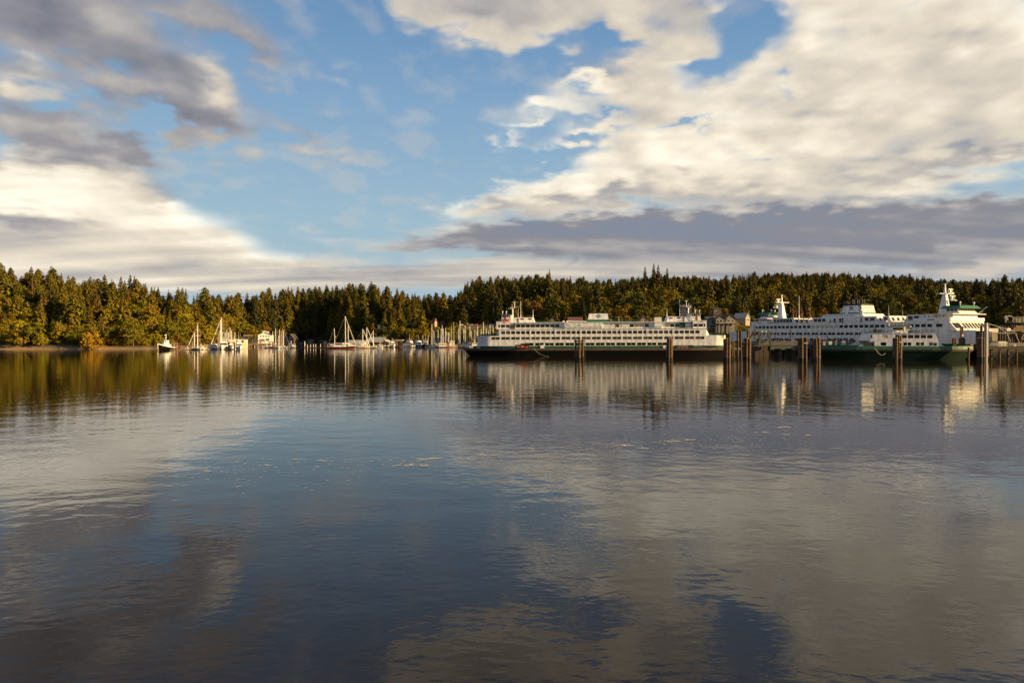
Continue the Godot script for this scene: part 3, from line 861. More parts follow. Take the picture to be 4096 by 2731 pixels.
func scatter_trees() -> void:
	rng.seed = 900
	var grove := noise(91, 0.011, 3)
	var keep := [   # clearings for houses: [photo x from, to, distance from, to]
		[1730, 1800, 520, 612], [1152, 1184, 600, 640], [1228, 1260, 600, 660], [1500, 1535, 560, 606], [2690, 2770, 380, 500], [2800, 3000, 380, 452], [2840, 2890, 452, 482], [2180, 2300, 380, 500], [2540, 2620, 380, 500], [1280, 1315, 620, 660], [1840, 1995, 540, 566],
	]
	var cell := 7.4
	for gz in 72:
		for gx in 214:
			var x := -790.0 + (gx + rng.randf()) * cell
			var z := -425.0 - (gz + rng.randf()) * cell
			var d := -z
			var px := CX + FOCAL * x / d
			if px < -420.0 or px > 4560.0:
				continue
			var l := land_at(px)
			var t := (d + land_n.get_noise_2d(x, z) * 5.0 - l.x) / (l.y - l.x)
			if t < 0.025 or d > l.y + 55.0:
				continue
			var clear := false
			for k in keep:
				if px > k[0] and px < k[1] and d > k[2] and d < k[3]:
					clear = true
			if clear:
				continue
			var g := grove.get_noise_2d(x, z)
			var y := ground(x, z) - 0.3
			var left := px < 1000.0
			var town := smoothstep(1750.0, 2000.0, px)
			var share := clampf(smoothstep(0.02, 0.38, t) + g * 0.9, 0.0, 1.0)      # how likely a conifer
			if left:
				share = clampf(smoothstep(0.1, 0.9, t) * 0.8 + g * 1.5 + 0.08, 0.06, 0.92)
			elif town > 0.5:
				share = clampf(smoothstep(0.3, 0.78, t) + g * 1.3, 0.04, 0.93)
			if town > 0.5 and t < 0.25 and rng.randf() < 0.45:
				continue
			if rng.randf() < share:
				var h := (17.0 + 17.0 * pow(rng.randf(), 1.3)) * (0.75 + 0.25 * smoothstep(0.0, 0.4, t)) * (1.0 + g * 0.25)
				if px > 2200.0 and t > 0.5:
					h = lerpf(h, 22.0, 0.55)
				var tint: int = ([1, 1, 2, 1, 3, 2, 0] if left else [0, 1, 2, 3, 0, 1, 4] if px < 1950.0 else [0, 4, 0, 1, 2, 0, 3])[rng.randi() % 7]
				add_tree("fir", rng.randi() % 6, tint, Vector3(x, y, z), h, rng.randf_range(1.0, 1.45) if left else rng.randf_range(0.9, 1.3))
			elif rng.randf() < 0.72:
				var h := rng.randf_range(11.0, 21.0) * (1.0 if t > 0.2 else 0.85)
				if town > 0.5:
					h *= 0.62 + 0.5 * smoothstep(0.12, 0.4, t)
				var pool := [0, 1, 1, 4, 4, 3, 1] if not left else [0, 1, 1, 0, 2, 3, 1]
				add_tree("broad", rng.randi() % 5, pool[rng.randi() % 7], Vector3(x, y, z), h, rng.randf_range(0.85, 1.2))
	# the ones that stand out
	var own := func(kind: String, variant: int, tint: int, px: float, d: float, h: float, fat: float, label: String) -> void:
		var x := wx(px, d)
		add_tree(kind, variant, tint, Vector3(x, maxf(ground(x, -d), 0.2) - 0.2, -d), h, fat, label)
	own.call("bush", 0, 5, 366, 452, 12.6, 1.1, "golden round willow standing alone on the bare beach")
	own.call("bush", 1, 1, 85, 455, 13.5, 1.05, "round olive bush at the beach, next to the frame's left end")
	own.call("bush", 2, 1, 40, 458, 12.0, 1.0, "paler olive bush touching the frame's left end at the beach")
	own.call("broad", 2, 2, 163, 455, 10.0, 1.2, "low bright yellow green tree on the beach between bush and willow")
	own.call("poplar", 0, 1, 2112, 470, 20.0, 1.3, "tall slender olive poplar behind the long ferry's left pilothouse")
	own.call("broad", 1, 2, 1868, 552, 13.5, 1.3, "broad bright green tree above the crowded masts, rightmost of two")
	own.call("broad", 3, 2, 1826, 556, 14.0, 1.25, "broad bright green tree above the crowded masts, leftmost of two")
	own.call("broad", 0, 3, 1990, 500, 15.0, 0.9, "round russet madrona with pale bare trunk left of the pilothouse")
	for k in [[2607, 8.6], [2615.5, 6.8], [2623, 7.0], [2629.5, 8.4]]:
		own.call("poplar", 0, 2, k[0], 425, k[1], 1.0, "small yellow green poplar above the long ferry's roof, %s of the row of four" % ["leftmost", "second", "third", "rightmost"][clampi(int((k[0] - 2603) / 7.3), 0, 3)])
	own.call("broad", 2, 6, 2278, 470, 9.0, 1.1, "maroon leaved tree above the long ferry's bare roof")
	own.call("broad", 4, 2, 2378, 500, 9.5, 1.1, "bright green ball of a tree behind the green banded funnel")
	own.call("broad", 0, 2, 2622, 540, 14.0, 1.0, "bright green tree on the slope above the four small poplars")
	own.call("broad", 3, 2, 1752, 560, 13.0, 0.8, "bright green tree between the orange gable and the brown house")
	own.call("broad", 1, 0, 1530, 552, 9.5, 1.2, "rounded green tree just behind the metal roofed shed")
	own.call("broad", 1, 3, 3090, 520, 24.0, 1.2, "great russet crowned tree up the slope beyond the gabled barn")
	own.call("broad", 4, 1, 3030, 530, 22.0, 1.1, "great olive tree up the slope left of the russet one")
	own.call("broad", 0, 2, 3138, 450, 12.0, 0.7, "yellow green tree right behind the far ferry's left mast")
	own.call("broad", 2, 2, 3930, 430, 12.5, 0.8, "yellow green tree just right of the far ferry's bow pilothouse")
	own.call("broad", 0, 5, 3050, 440, 5.0, 1.1, "small golden bush below the gabled barn")
	own.call("broad", 4, 3, 4090, 470, 17.0, 1.2, "broad olive brown tree above the timber tower")
	for k in [[2562, 0], [2597, 0], [2615, 1], [2650, 0]]:
		own.call("pine", k[1], k[1], k[0] + 18, 640, 44.0 - absf(k[0] - 2600) * 0.08, 1.15, "tall ragged pine breaking the skyline, %s of four" % {2562: "first from the left", 2597: "second", 2615: "third", 2650: "rightmost"}[k[0]])
	rng.seed = 41
	for i in 46:     # the hedge of young willows behind the masts
		var px := rng.randf_range(1775, 2010)
		var d := rng.randf_range(515, 535)
		add_tree("bush", rng.randi() % 3, [2, 1, 2, 1, 0][rng.randi() % 5], Vector3(wx(px, d), 0.4 + (d - 515.0) * 0.42, -d), rng.randf_range(6.0, 9.5), 0.75)
	for i in 95:     # garden bushes below the hillside houses
		var px := rng.randf_range(2790, 3080)
		var d := rng.randf_range(424, 437)
		add_tree("bush", rng.randi() % 3, [2, 1, 2, 0, 5][rng.randi() % 5], Vector3(wx(px, d), maxf(ground(wx(px, d), -d), 0.4), -d), rng.randf_range(2.8, 5.2), 1.1)
	for i in 150:    # shrubs along the left shore
		var px := rng.randf_range(-150, 1000)
		var l := land_at(px)
		var d := l.x + rng.randf_range(4.5, 13.0)
		add_tree("bush", rng.randi() % 3, [0, 1, 2, 3, 0, 1][rng.randi() % 6], Vector3(wx(px, d), ground(wx(px, d), -d) - 0.2, -d), rng.randf_range(2.5, 7.5), 1.15)
	for i in 60:
		var px := rng.randf_range(1290, 1800)
		var l := land_at(px)
		var d := l.x + rng.randf_range(5.0, 14.0)
		add_tree("bush", rng.randi() % 3, [0, 4, 0, 3, 4, 1][rng.randi() % 6], Vector3(wx(px, d), maxf(0.3, ground(wx(px, d), -d)) - 0.2, -d), rng.randf_range(3.0, 8.0), 1.15)

func ordinal(k: int, many: int) -> String:
	if many == 1: return ""
	var w := ["first", "second", "third", "fourth", "fifth", "sixth", "seventh", "eighth", "ninth", "tenth", "eleventh", "twelfth"]
	if k == many - 1: return ", rightmost of %s" % (["two", "three", "four", "five", "six", "seven", "eight", "nine", "ten", "eleven", "twelve"][many - 2] if many < 13 else "many")
	return ", %s from left" % (w[k] if k < 12 else "%dth" % (k + 1))

func build_trees() -> void:
	tree_kinds()
	scatter_trees()
	# how much of each tree shows over those before it
	var order := range(tree_list.size())
	order.sort_custom(func(a, b): return tree_list[a].p.z > tree_list[b].p.z)
	var line := PackedFloat32Array()
	line.resize(1000)
	line.fill(99999.0)
	for i in order:
		var t = tree_list[i]
		var d: float = -t.p.z
		t.px = CX + FOCAL * t.p.x / d
		t.top = HZ - (t.p.y + t.h - EYE) * FOCAL / d
		t.foot = HZ - (t.p.y - EYE) * FOCAL / d
		var wide: float = {"fir": 0.16, "pine": 0.12, "broad": 0.38, "bush": 0.5, "poplar": 0.1}[t.kind] * t.h * t.fat * FOCAL / d
		var seen := 0.0
		for c in range(maxi(0, int((t.px - wide + 500) / 5)), mini(999, int((t.px + wide + 500) / 5)) + 1):
			var fall: float = absf((c * 5 - 500) - t.px) / maxf(wide, 1.0)
			var edge: float = t.top + (t.foot - t.top) * (0.8 * fall if t.kind in ["fir", "pine"] else 0.35 * fall * fall)
			seen += maxf(0.0, minf(line[c], t.foot) - edge) * 5.0
			line[c] = minf(line[c], edge)
		var inside: bool = t.px > -20.0 and t.px < 4116.0
		t.seen = seen if inside else 0.0
		if t.special: t.seen = 1e9
	var picked := {}
	for set_ in [["fir", "pine"], ["broad", "poplar"], ["bush"]]:
		var some := range(tree_list.size()).filter(func(i): return tree_list[i].kind in set_ and tree_list[i].seen > 0.0)
		some.sort_custom(func(a, b): return tree_list[a].seen > tree_list[b].seen)
		for i in mini(some.size(), 285 if set_[0] != "bush" else 150):
			picked[some[i]] = true
	# names for those one can tell apart
	var clusters := {}
	for i in picked:
		var t = tree_list[i]
		if t.special: continue
		var best := 0
		for k in MARKS.size():
			if absf(MARKS[k][0] - t.px) < absf(MARKS[best][0] - t.px):
				best = k
		var l := land_at(t.px)
		var up: float = (-t.p.z - l.x) / (l.y - l.x)
		var row := "on the skyline above" if up > 0.8 else "mid-slope above" if up > 0.4 else "low down behind" if up > 0.14 else "at the shore behind"
		var size := "tall " if t.h > 26.0 or (t.kind == "broad" and t.h > 15.0) else ""
		var noun: String = {"fir": "fir", "pine": "pine", "broad": "leafy tree", "bush": "bush", "poplar": "poplar"}[t.kind]
		var say := "%s%s %s %s %s" % [size, kinds[t.kind].words[t.tint], noun, row, MARKS[best][1]]
		if not clusters.has(say): clusters[say] = []
		clusters[say].append(i)
	for say in clusters:
		var some: Array = clusters[say]
		some.sort_custom(func(a, b): return tree_list[a].px < tree_list[b].px)
		for k in some.size():
			var full: String = say + ordinal(k, some.size())
			tree_list[some[k]].special = full if full.split(" ").size() <= 16 else full.trim_prefix("tall ").replace("leafy tree", "tree").replace("the long ferry's", "long ferry's").replace("the far ferry's", "far ferry's")
	var names := {"fir": "fir_tree", "pine": "pine_tree", "broad": "broadleaf_tree", "bush": "bush", "poplar": "poplar_tree"}
	var rest := {}
	for i in tree_list.size():
		var t = tree_list[i]
		var k = kinds[t.kind]
		var size := Vector3(t.h * t.fat, t.h, t.h * t.fat)
		if picked.has(i):
			var o := thing(names[t.kind], t.special, {"fir": "conifer", "pine": "conifer", "broad": "tree", "bush": "bush", "poplar": "tree"}[t.kind], t.p, rad_to_deg(t.turn), {"fir": "firs on the hillside", "pine": "pines on the skyline", "broad": "leafy trees on the shore and slope", "bush": "bushes along the shore", "poplar": "poplars behind the ferry"}[t.kind])
			put("trunk", k.trunk, k.bark, o).scale = size
			put("crown", k.crowns[t.variant], k.mats[t.tint], o).scale = size
		else:
			var key := "%s %d %d" % [t.kind, t.variant, t.tint]
			if not rest.has(key): rest[key] = []
			rest[key].append(Transform3D(Basis(Vector3.UP, t.turn).scaled_local(size), t.p))
	var wood := thing("distant_woods", "mass of further firs and leafy trees filling the hillside", "woods")
	wood.set_meta("kind", "stuff")
	for key in rest:
		var parts: PackedStringArray = key.split(" ")
		var mm := MultiMesh.new()
		mm.transform_format = MultiMesh.TRANSFORM_3D
		mm.mesh = kinds[parts[0]].crowns[int(parts[1])]
		mm.instance_count = rest[key].size()
		for i in rest[key].size():
			mm.set_instance_transform(i, rest[key][i])
		var o := MultiMeshInstance3D.new()
		o.multimesh = mm
		o.name = {"fir": "fir_crowns", "pine": "pine_crowns", "broad": "leafy_crowns", "bush": "bush_crowns", "poplar": "poplar_crowns"}[parts[0]]
		o.material_override = kinds[parts[0]].mats[int(parts[2])]
		o.set_meta("kind", "stuff")
		wood.add_child(o, true)
	print("trees: %d, of them singly %d" % [tree_list.size(), picked.size()])

# ---------------------------------------------------------------- ferries
func pane(called: String, w: float, h: float, m: Material, parent: Node, at: Vector3, face := 0.0) -> void:
	var key := "pane %.2f %.2f" % [w, h]
	if not cache.has(key):
		var b := B.new()
		b.box(Vector3.ZERO, Vector3(w, h, 0.06))
		cache[key] = b.mesh()
	var o := put(called, cache[key], m, parent)
	o.position = at
	o.rotation.y = face

func panes(called: String, holes: Array, ya: float, yb: float, z: float, parent: Node, pick = null) -> void:
	for k in holes.size():
		var h = holes[k]
		var m: Material = [M.glass_dark, M.glass_dark, M.glass_warm, M.glass_dark, M.glass_clear, M.glass_dark, M.glass_warm][(k * 5 + (k / 3) * 2 + holes.size()) % 7]
		if pick != null:
			m = pick.call(k)
		pane(called, h[1] - h[0], yb - ya, m, parent, Vector3((h[0] + h[1]) * 0.5, (ya + yb) * 0.5, z))

func ship_plan(half: float, flat: float, wide: float, blunt: float, power := 2.4, steps := 7) -> PackedVector2Array:
	# outline of a double-ended hull: straight for ±flat, drawn in to blunt at ±half
	var right := PackedVector2Array()
	for i in steps + 1:
		var t := float(i) / steps
		right.append(Vector2(flat + (half - flat) * t, wide - (wide - blunt) * pow(t, power)))
	var p := PackedVector2Array()
	for q in right: p.append(q)
	for i in range(right.size() - 1, -1, -1): p.append(Vector2(right[i].x, -right[i].y))
	for q in right: p.append(Vector2(-q.x, -q.y))
	for i in range(right.size() - 1, -1, -1): p.append(Vector2(-right[i].x, right[i].y))
	return p

func scaled(p: PackedVector2Array, sx: float, sz: float) -> PackedVector2Array:
	var q := PackedVector2Array()
	for a in p: q.append(Vector2(a.x * sx, a.y * sz))
	return q

func words(text: String, high: float, m: Material, parent: Node, at: Vector3, deep := 0.04) -> void:
	var t := TextMesh.new()
	t.text = text
	var f := SystemFont.new()
	f.font_names = PackedStringArray(["Droid Sans"])
	f.font_weight = 700
	t.font = f
	t.font_size = 32
	t.pixel_size = high / 23.0
	t.depth = deep
	var o := put("lettering", t, m, parent)
	o.position = at

func emblem(r: float, at: Vector3, parent: Node) -> void:
	# a green roundel crossed by pale lines: two bars above, two curved strokes below
	var b := B.new()
	b.tube(at, at + Vector3(0, 0, 0.06), r, r, 24)
	var disc := obj("emblem", b, M.green_paint, parent)
	var l := B.new()
	var z := at + Vector3(0, 0, 0.09)
	l.bar(z + Vector3(-r * 0.93, r * 0.3, 0), z + Vector3(r * 0.93, r * 0.3, 0), 0.05, r * 0.12)
	l.bar(z + Vector3(-r * 0.98, r * 0.05, 0), z + Vector3(r * 0.35, r * 0.05, 0), 0.05, r * 0.12)
	for s in [0.0, 0.42]:
		var last := z + Vector3(r * (0.62 - s), r * 0.02, 0)
		for i in 5:
			var t := (i + 1) / 5.0
			var p := z + Vector3(r * (0.62 - s - 0.55 * t + 0.15 * t * t), r * (0.02 - 0.82 * t), 0)
			l.bar(last, p, 0.05, r * 0.12)
			last = p
	obj("stripe", l, M.white_plain, disc)

func mast_part(called: String, parent: Node, m: Material, list: Array) -> void:   # list of [a, b, r0, r1]
	var b := B.new()
	for k in list:
		b.tube(k[0], k[1], k[2], k[3], 6)
	obj(called, b, m, parent)

func pairs(X0: float, X1: float, period: float, width: float, f: Callable) -> Array:
	var a := []
	var x := X0
	while x + width <= X1 + 1.0:
		var mid := x + width * 0.5
		a.append([f.call(x), f.call(mid - 0.55)])
		a.append([f.call(mid + 0.55), f.call(x + width)])
		x += period
	return a

func singles(X0: float, X1: float, period: float, width: float, f: Callable) -> Array:
	var a := []
	var x := X0
	while x + width <= X1 + 1.0:
		a.append([f.call(x), f.call(x + width)])
		x += period
	return a

func long_ferry() -> void:
	var s := 0.111
	var fx := func(X: float) -> float: return (X - CX) * s - 40.3
	var fy := func(Y: float) -> float: return EYE - (Y - HZ) * s
	var t := thing("long_ferry", "long white and green car ferry with three window rows, side on behind the pilings", "ferry", Vector3(40.3, 0, -314.0), -5.0)
	t.rotation_degrees.z = 0.22
	var b := B.new()
	var plan := ship_plan(63.0, 36.0, 11.0, 3.5)
	b.prism(scaled(plan, 0.93, 0.93), -1.5, scaled(plan, 0.985, 0.99), 2.7)
	obj("hull", b, M.hull_black, t)
	b = B.new()
	b.prism(scaled(plan, 0.99, 1.012), 2.7, scaled(plan, 1.0, 1.025), 3.68)
	obj("rub_rail", b, M.rust, t)
	# fender plates along the rail
	var gp := ship_plan(57.6, 36.0, 11.03, 7.2)
	b = B.new()
	b.prism(gp, 3.68, gp, 4.8)
	obj("green_band", b, M.green_band, t)
	# car deck sides
	var xa: float = fx.call(1964.0); var xb: float = fx.call(2862.0)
	var z := 11.0
	var rowA := pairs(2108, 2690, 40.7, 34.5, fx)
	var rowB := pairs(1971, 2850, 40.65, 34.6, fx)
	b = B.new()
	b.wall_with_holes(xa, xb, 4.8, 6.9, z, rowA, 4.95, 6.2, 0.3)
	b.wall_with_holes(xa, xb, 6.9, 9.3, z, rowB, 7.6, 8.8, 0.12)
	b.quad_to(Vector3(xa, 4.8, -z), Vector3(xb, 4.8, -z), Vector3(xb, 9.3, -z), Vector3(xa, 9.3, -z), Vector3.FORWARD)
	b.quad_to(Vector3(xa, 9.3, -z), Vector3(xb, 9.3, -z), Vector3(xb, 9.3, z), Vector3(xa, 9.3, z), Vector3.UP)
	# the ends curve in
	for e in [[fx.call(1911.0), xa, -1.0], [fx.call(2905.0), xb, 1.0]]:
		var k := 8
		for side in [1.0, -1.0]:
			for i in k:
				var t0 := float(i) / k; var t1 := float(i + 1) / k
				var x0: float = lerpf(e[1], e[0], t0); var x1: float = lerpf(e[1], e[0], t1)
				var z0: float = (z - 2.4 * pow(t0, 1.8)) * side; var z1: float = (z - 2.4 * pow(t1, 1.8)) * side
				b.quad_to(Vector3(x0, 9.3, z0), Vector3(x1 - e[2] * 0.7 * t1, 9.3, z1), Vector3(x1, 4.8, z1), Vector3(x0, 4.8, z0), Vector3(0, 0, side))
				var zi0: float = z0 - side * 0.4; var zi1: float = z1 - side * 0.4
				b.quad_to(Vector3(x0, 9.3, zi0), Vector3(x1, 9.3, zi1), Vector3(x1, 4.8, zi1), Vector3(x0, 4.8, zi0), Vector3(0, 0, -side))
				b.quad_to(Vector3(x0, 9.3, z0), Vector3(x1 - e[2] * 0.7 * t1, 9.3, z1), Vector3(x1, 9.3, zi1), Vector3(x0, 9.3, zi0), Vector3.UP)
	b.span(fx.call(1915.0) + 3.0, xa, 9.12, 9.28, -10.4, 10.4)
	b.span(xb, fx.call(2900.0) - 2.0, 9.12, 9.28, -10.4, 10.4)
	obj("car_deck_side", b, M.white_paint, t)
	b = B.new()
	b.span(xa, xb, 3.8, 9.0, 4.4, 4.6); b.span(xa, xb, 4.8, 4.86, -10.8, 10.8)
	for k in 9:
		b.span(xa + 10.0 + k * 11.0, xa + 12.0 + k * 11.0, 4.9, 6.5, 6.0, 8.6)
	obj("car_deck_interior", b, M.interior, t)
	panes("window", rowB, 7.6, 8.8, z - 0.1, t)
	# a bright sill bar behind each lower window
	b = B.new()
	for h in rowB: b.span(h[0] + 0.1, h[1] - 0.1, 7.72, 7.8, z - 0.065, z - 0.03)
	obj("window_bar", b, M.grey_paint, t)
	# passenger deck
	xa = fx.call(1993.0); xb = fx.call(2836.0)
	var z2 := 10.85
	var rowC := singles(2011, 2816, 20.33, 16.6, fx)
	b = B.new()
	b.wall_with_holes(fx.call(2003.0), fx.call(2826.0), 9.3, 12.4, z2, rowC, 10.15, 11.45, 0.12)
	b.quad_to(Vector3(xa, 9.3, -z2), Vector3(xb, 9.3, -z2), Vector3(xb - 1.5, 12.4, -z2), Vector3(xa + 1.5, 12.4, -z2), Vector3.FORWARD)
	for e in [[xa - 1.2, fx.call(2003.0), -1.0], [xb + 1.2, fx.call(2826.0), 1.0]]:
		# raking round-fronted ends
		b.quad_to(Vector3(e[1], 9.3, z2), Vector3(e[0] - 0.6 * e[2], 9.3, z2 - 1.8), Vector3(e[0] - 2.2 * e[2], 12.4, z2 - 1.8), Vector3(e[1], 12.4, z2), Vector3(e[2], 0, 1))
		b.quad_to(Vector3(e[0] - 0.6 * e[2], 9.3, z2 - 1.8), Vector3(e[0] - 0.6 * e[2], 9.3, -z2), Vector3(e[0] - 2.2 * e[2], 12.4, -z2), Vector3(e[0] - 2.2 * e[2], 12.4, z2 - 1.8), Vector3(e[2], 0, 0))
	b.quad_to(Vector3(xa, 12.4, -z2), Vector3(xb, 12.4, -z2), Vector3(xb, 12.4, z2), Vector3(xa, 12.4, z2), Vector3.UP)
	b.span(xa + 0.5, xb - 0.5, 12.3, 12.5, z2 - 0.1, z2 + 0.22)
	obj("passenger_deck", b, M.white_paint, t)
	panes("window", rowC, 10.15, 11.45, z2 - 0.1, t)
	for X in [2128, 2229, 2330, 2491, 2593, 2696]:
		var r := B.new()
		r.span(fx.call(X) - 0.12, fx.call(X) + 0.12, 9.3, 12.3, z2 + 0.002, z2 + 0.1)
		obj("stanchion", r, M.white_plain, t)
	# end deck rails
	b = B.new()
	for e in [[fx.call(1918.0), fx.call(2000.0)], [fx.call(2840.0), fx.call(2902.0)]]:
		b.rail(Vector3(e[0], 9.3, 9.6), Vector3(e[1], 9.3, 10.4), 1.1, 0.7, 0.05, 3)
		b.rail(Vector3(e[0], 9.3, -9.6), Vector3(e[1], 9.3, -10.4), 1.1, 0.7, 0.05, 3)
	b.span(fx.call(1922.0), fx.call(1990.0), 9.4, 10.1, 9.7, 9.74)
	b.span(fx.call(2844.0), fx.call(2900.0), 9.4, 10.2, 9.7, 9.74)
	obj("end_railing", b, M.green_dark, t)
	# upper deck house, set back under its roof
	var z3 := 9.4
	var top := 15.15
	b = B.new()
	var rowD1 := singles(2071, 2246, 19.9, 16.6, fx)
	var rowD2 := singles(2528, 2606, 20.0, 16.0, fx)
	var rowD3 := singles(2667, 2735, 20.3, 16.4, fx)
	b.wall_with_holes(fx.call(2066.0), fx.call(2268.0), 12.4, top, z3, rowD1, 13.15, 14.35, 0.12)
	b.span(fx.call(2268.0), fx.call(2418.0), 12.4, top, -z3, z2 - 0.4)
	b.wall_with_holes(fx.call(2418.0), fx.call(2527.0), 12.4, top, z3 + 0.5, [[fx.call(2470.0), fx.call(2486.0)], [fx.call(2492.0), fx.call(2497.0)]], 13.0, 14.5, 0.15)
	b.wall_with_holes(fx.call(2527.0), fx.call(2770.0), 12.4, top, z3, rowD2 + rowD3, 13.15, 14.35, 0.12)
	b.quad_to(Vector3(fx.call(2066.0), 12.4, -z3), Vector3(fx.call(2770.0), 12.4, -z3), Vector3(fx.call(2770.0), top, -z3), Vector3(fx.call(2066.0), top, -z3), Vector3.FORWARD)
	b.quad_to(Vector3(fx.call(2066.0), 12.4, -z3), Vector3(fx.call(2066.0), 12.4, z3), Vector3(fx.call(2066.0), top, z3), Vector3(fx.call(2066.0), top, -z3), Vector3.LEFT)
	b.quad_to(Vector3(fx.call(2770.0), 12.4, -z3), Vector3(fx.call(2770.0), 12.4, z3), Vector3(fx.call(2770.0), top, z3), Vector3(fx.call(2770.0), top, -z3), Vector3.RIGHT)
	obj("upper_deck_house", b, M.white_paint, t)
	panes("window", rowD1 + rowD2 + rowD3, 13.15, 14.35, z3 - 0.1, t, func(k): return M.glass_lit if k in [10, 11, 13] else M.glass_dark)
	panes("doorway", [[fx.call(2470.0), fx.call(2486.0)], [fx.call(2492.0), fx.call(2497.0)]], 13.0, 14.5, z3 + 0.38, t, func(k): return [M.door_red, M.cream][k])
	b = B.new()
	b.span(fx.call(2050.0), fx.call(2772.0), top, top + 0.22, -10.6, 10.6)
	obj("upper_roof", b, M.white_plain, t)
	b = B.new()
	b.span(fx.call(2277.0), fx.call(2291.0), 13.9, 14.4, z2 - 0.39, z2 - 0.33)
	b.span(fx.call(2322.0), fx.call(2333.0), 13.9, 14.4, z2 - 0.39, z2 - 0.33)
	b.span(fx.call(2452.0), fx.call(2459.0), 13.9, 14.6, z3 + 0.51, z3 + 0.56)
	obj("vent_grille", b, M.grey_paint, t)
	b = B.new()
	b.rail(Vector3(fx.call(2052.0), 12.5, z2 + 0.05), Vector3(fx.call(2770.0), 12.5, z2 + 0.05), 0.95, 2.24, 0.045, 2)
	obj("walkway_railing", b, M.green_dark, t)
	# the blunt control ends of the upper deck: three windows each
	for e in [[1988.0, 2048.0, [2000, 2007, 2010, 2027, 2030, 2047], -1.0], [2774.0, 2832.0, [2776, 2793, 2796, 2813, 2816, 2823], 1.0]]:
		b = B.new()
		var h := []
		for k in [0, 2, 4]: h.append([fx.call(e[2][k]), fx.call(e[2][k + 1])])
		b.wall_with_holes(fx.call(e[0] + (4.0 if e[3] < 0 else -0.0)), fx.call(e[1] + (0.0 if e[3] < 0 else -4.0)), 12.4, 15.7, z2 - 0.1, h, 13.1, 14.4, 0.12)
		var xo: float = fx.call(e[0] if e[3] < 0 else e[1]); var xi: float = fx.call(e[1] if e[3] < 0 else e[0])
		var ed: float = fx.call(e[0] + 4.0) if e[3] < 0 else fx.call(e[1] - 4.0)
		b.quad_to(Vector3(ed, 12.4, z2 - 0.1), Vector3(xo - 0.3 * e[3], 12.4, z2 - 1.6), Vector3(xo - 1.6 * e[3], 15.7, z2 - 1.6), Vector3(ed, 15.7, z2 - 0.1), Vector3(e[3], 0, 1))
		b.quad_to(Vector3(xo - 0.3 * e[3], 12.4, z2 - 1.6), Vector3(xo - 0.3 * e[3], 12.4, -z2), Vector3(xo - 1.6 * e[3], 15.7, -z2), Vector3(xo - 1.6 * e[3], 15.7, z2 - 1.6), Vector3(e[3], 0, 0))
		b.quad_to(Vector3(ed, 12.4, -z2), Vector3(xi, 12.4, -z2), Vector3(xi, 15.7, -z2), Vector3(ed, 15.7, -z2), Vector3.FORWARD)
		b.span(minf(xo - 0.3 * e[3], xi), maxf(xo - 0.3 * e[3], xi), 15.7, 15.85, -z2 + 0.1, z2)
		obj("control_end", b, M.white_paint, t)
		panes("window", h, 13.1, 14.4, z2 - 0.2, t)
		# red and white oval name board
		b = B.new()
		b.ball(Vector3((fx.call(e[0]) + fx.call(e[1])) * 0.5 + 0.6, 15.3, z2 - 0.08), Vector3(0.66, 0.2, 0.06), 4, 10)
		obj("name_board", b, M.siding_orange, t)
	# officers' house and pilothouse at each end
	for e in [1.0, -1.0]:
		var X := func(x: float) -> float: return fx.call(x) if e > 0 else fx.call(4822.0 - x)
		var a: float = X.call(2008.0); var c: float = X.call(2136.0); var cc: float = X.call(2143.0)
		b = B.new()
		b.taper(minf(a, cc), maxf(a, cc), -4.6, 4.6, 15.38, minf(a, c), maxf(a, c), -4.4, 4.4, 17.75)
		var house := obj("officers_house", b, M.white_paint, t)
		for k in [2093.0, 2125.0]:
			pane("window", 1.5, 0.55, M.glass_dark, house, Vector3(X.call(k), 17.05, 4.52))
		pane("door", 0.85, 1.9, M.interior, house, Vector3(X.call(2075.0), 16.4, 4.56))
		b = B.new()
		var pa: float = X.call(2006.0); var pb: float = X.call(2050.0); var pc: float = X.call(2008.0)
		b.taper(minf(pa, pb), maxf(pa, pb), -3.9, 4.75, 15.86, minf(pc, pb), maxf(pc, pb), -3.9, 4.75, 17.75)
		var hs := [[X.call(2011.0), X.call(2018.0)], [X.call(2028.0), X.call(2035.0)], [X.call(2037.0), X.call(2043.0)]]
		for h in hs: h.sort()
		hs.sort_custom(func(p, q): return p[0] < q[0])
		b.wall_with_holes(minf(pc, pb), maxf(pc, pb), 17.75, 19.0, 4.75, hs, 17.85, 18.8, 0.1)
		b.span(minf(pc, pb), maxf(pc, pb), 17.75, 19.0, -3.9, 4.6)
		var pilot := obj("pilothouse", b, M.white_paint, t)
		panes("window", hs, 17.85, 18.8, 4.66, pilot)
		var front: float = pc - e * 0.02
		for k in 3:
			pane("window", 1.7, 0.95, M.glass_dark, pilot, Vector3(front, 18.33, -2.2 + k * 2.4), PI / 2)
		pane("door", 0.75, 3.0, M.door_red, pilot, Vector3(X.call(2023.0), 17.3, 4.8))
		b = B.new()
		var ra: float = X.call(2001.0); var rb: float = X.call(2053.0)
		b.taper(minf(ra, rb), maxf(ra, rb), -4.6, 5.6, 19.0, minf(ra, rb) + 0.4, maxf(ra, rb) - 0.4, -4.2, 5.2, 19.28)
		obj("pilothouse_roof", b, M.green_dark, t)
		# searchlights on the roof
		for k in [2010.0, 2026.0]:
			b = B.new()
			b.tube(Vector3(X.call(k), 19.2, 3.2), Vector3(X.call(k), 20.2, 3.2), 0.14, 0.14)
			b.ball(Vector3(X.call(k), 20.45, 3.2), Vector3(0.32, 0.36, 0.32))
			obj("searchlight", b, M.white_plain, t)
		# radar mast with its arms
		var mx: float = X.call(2051.0)
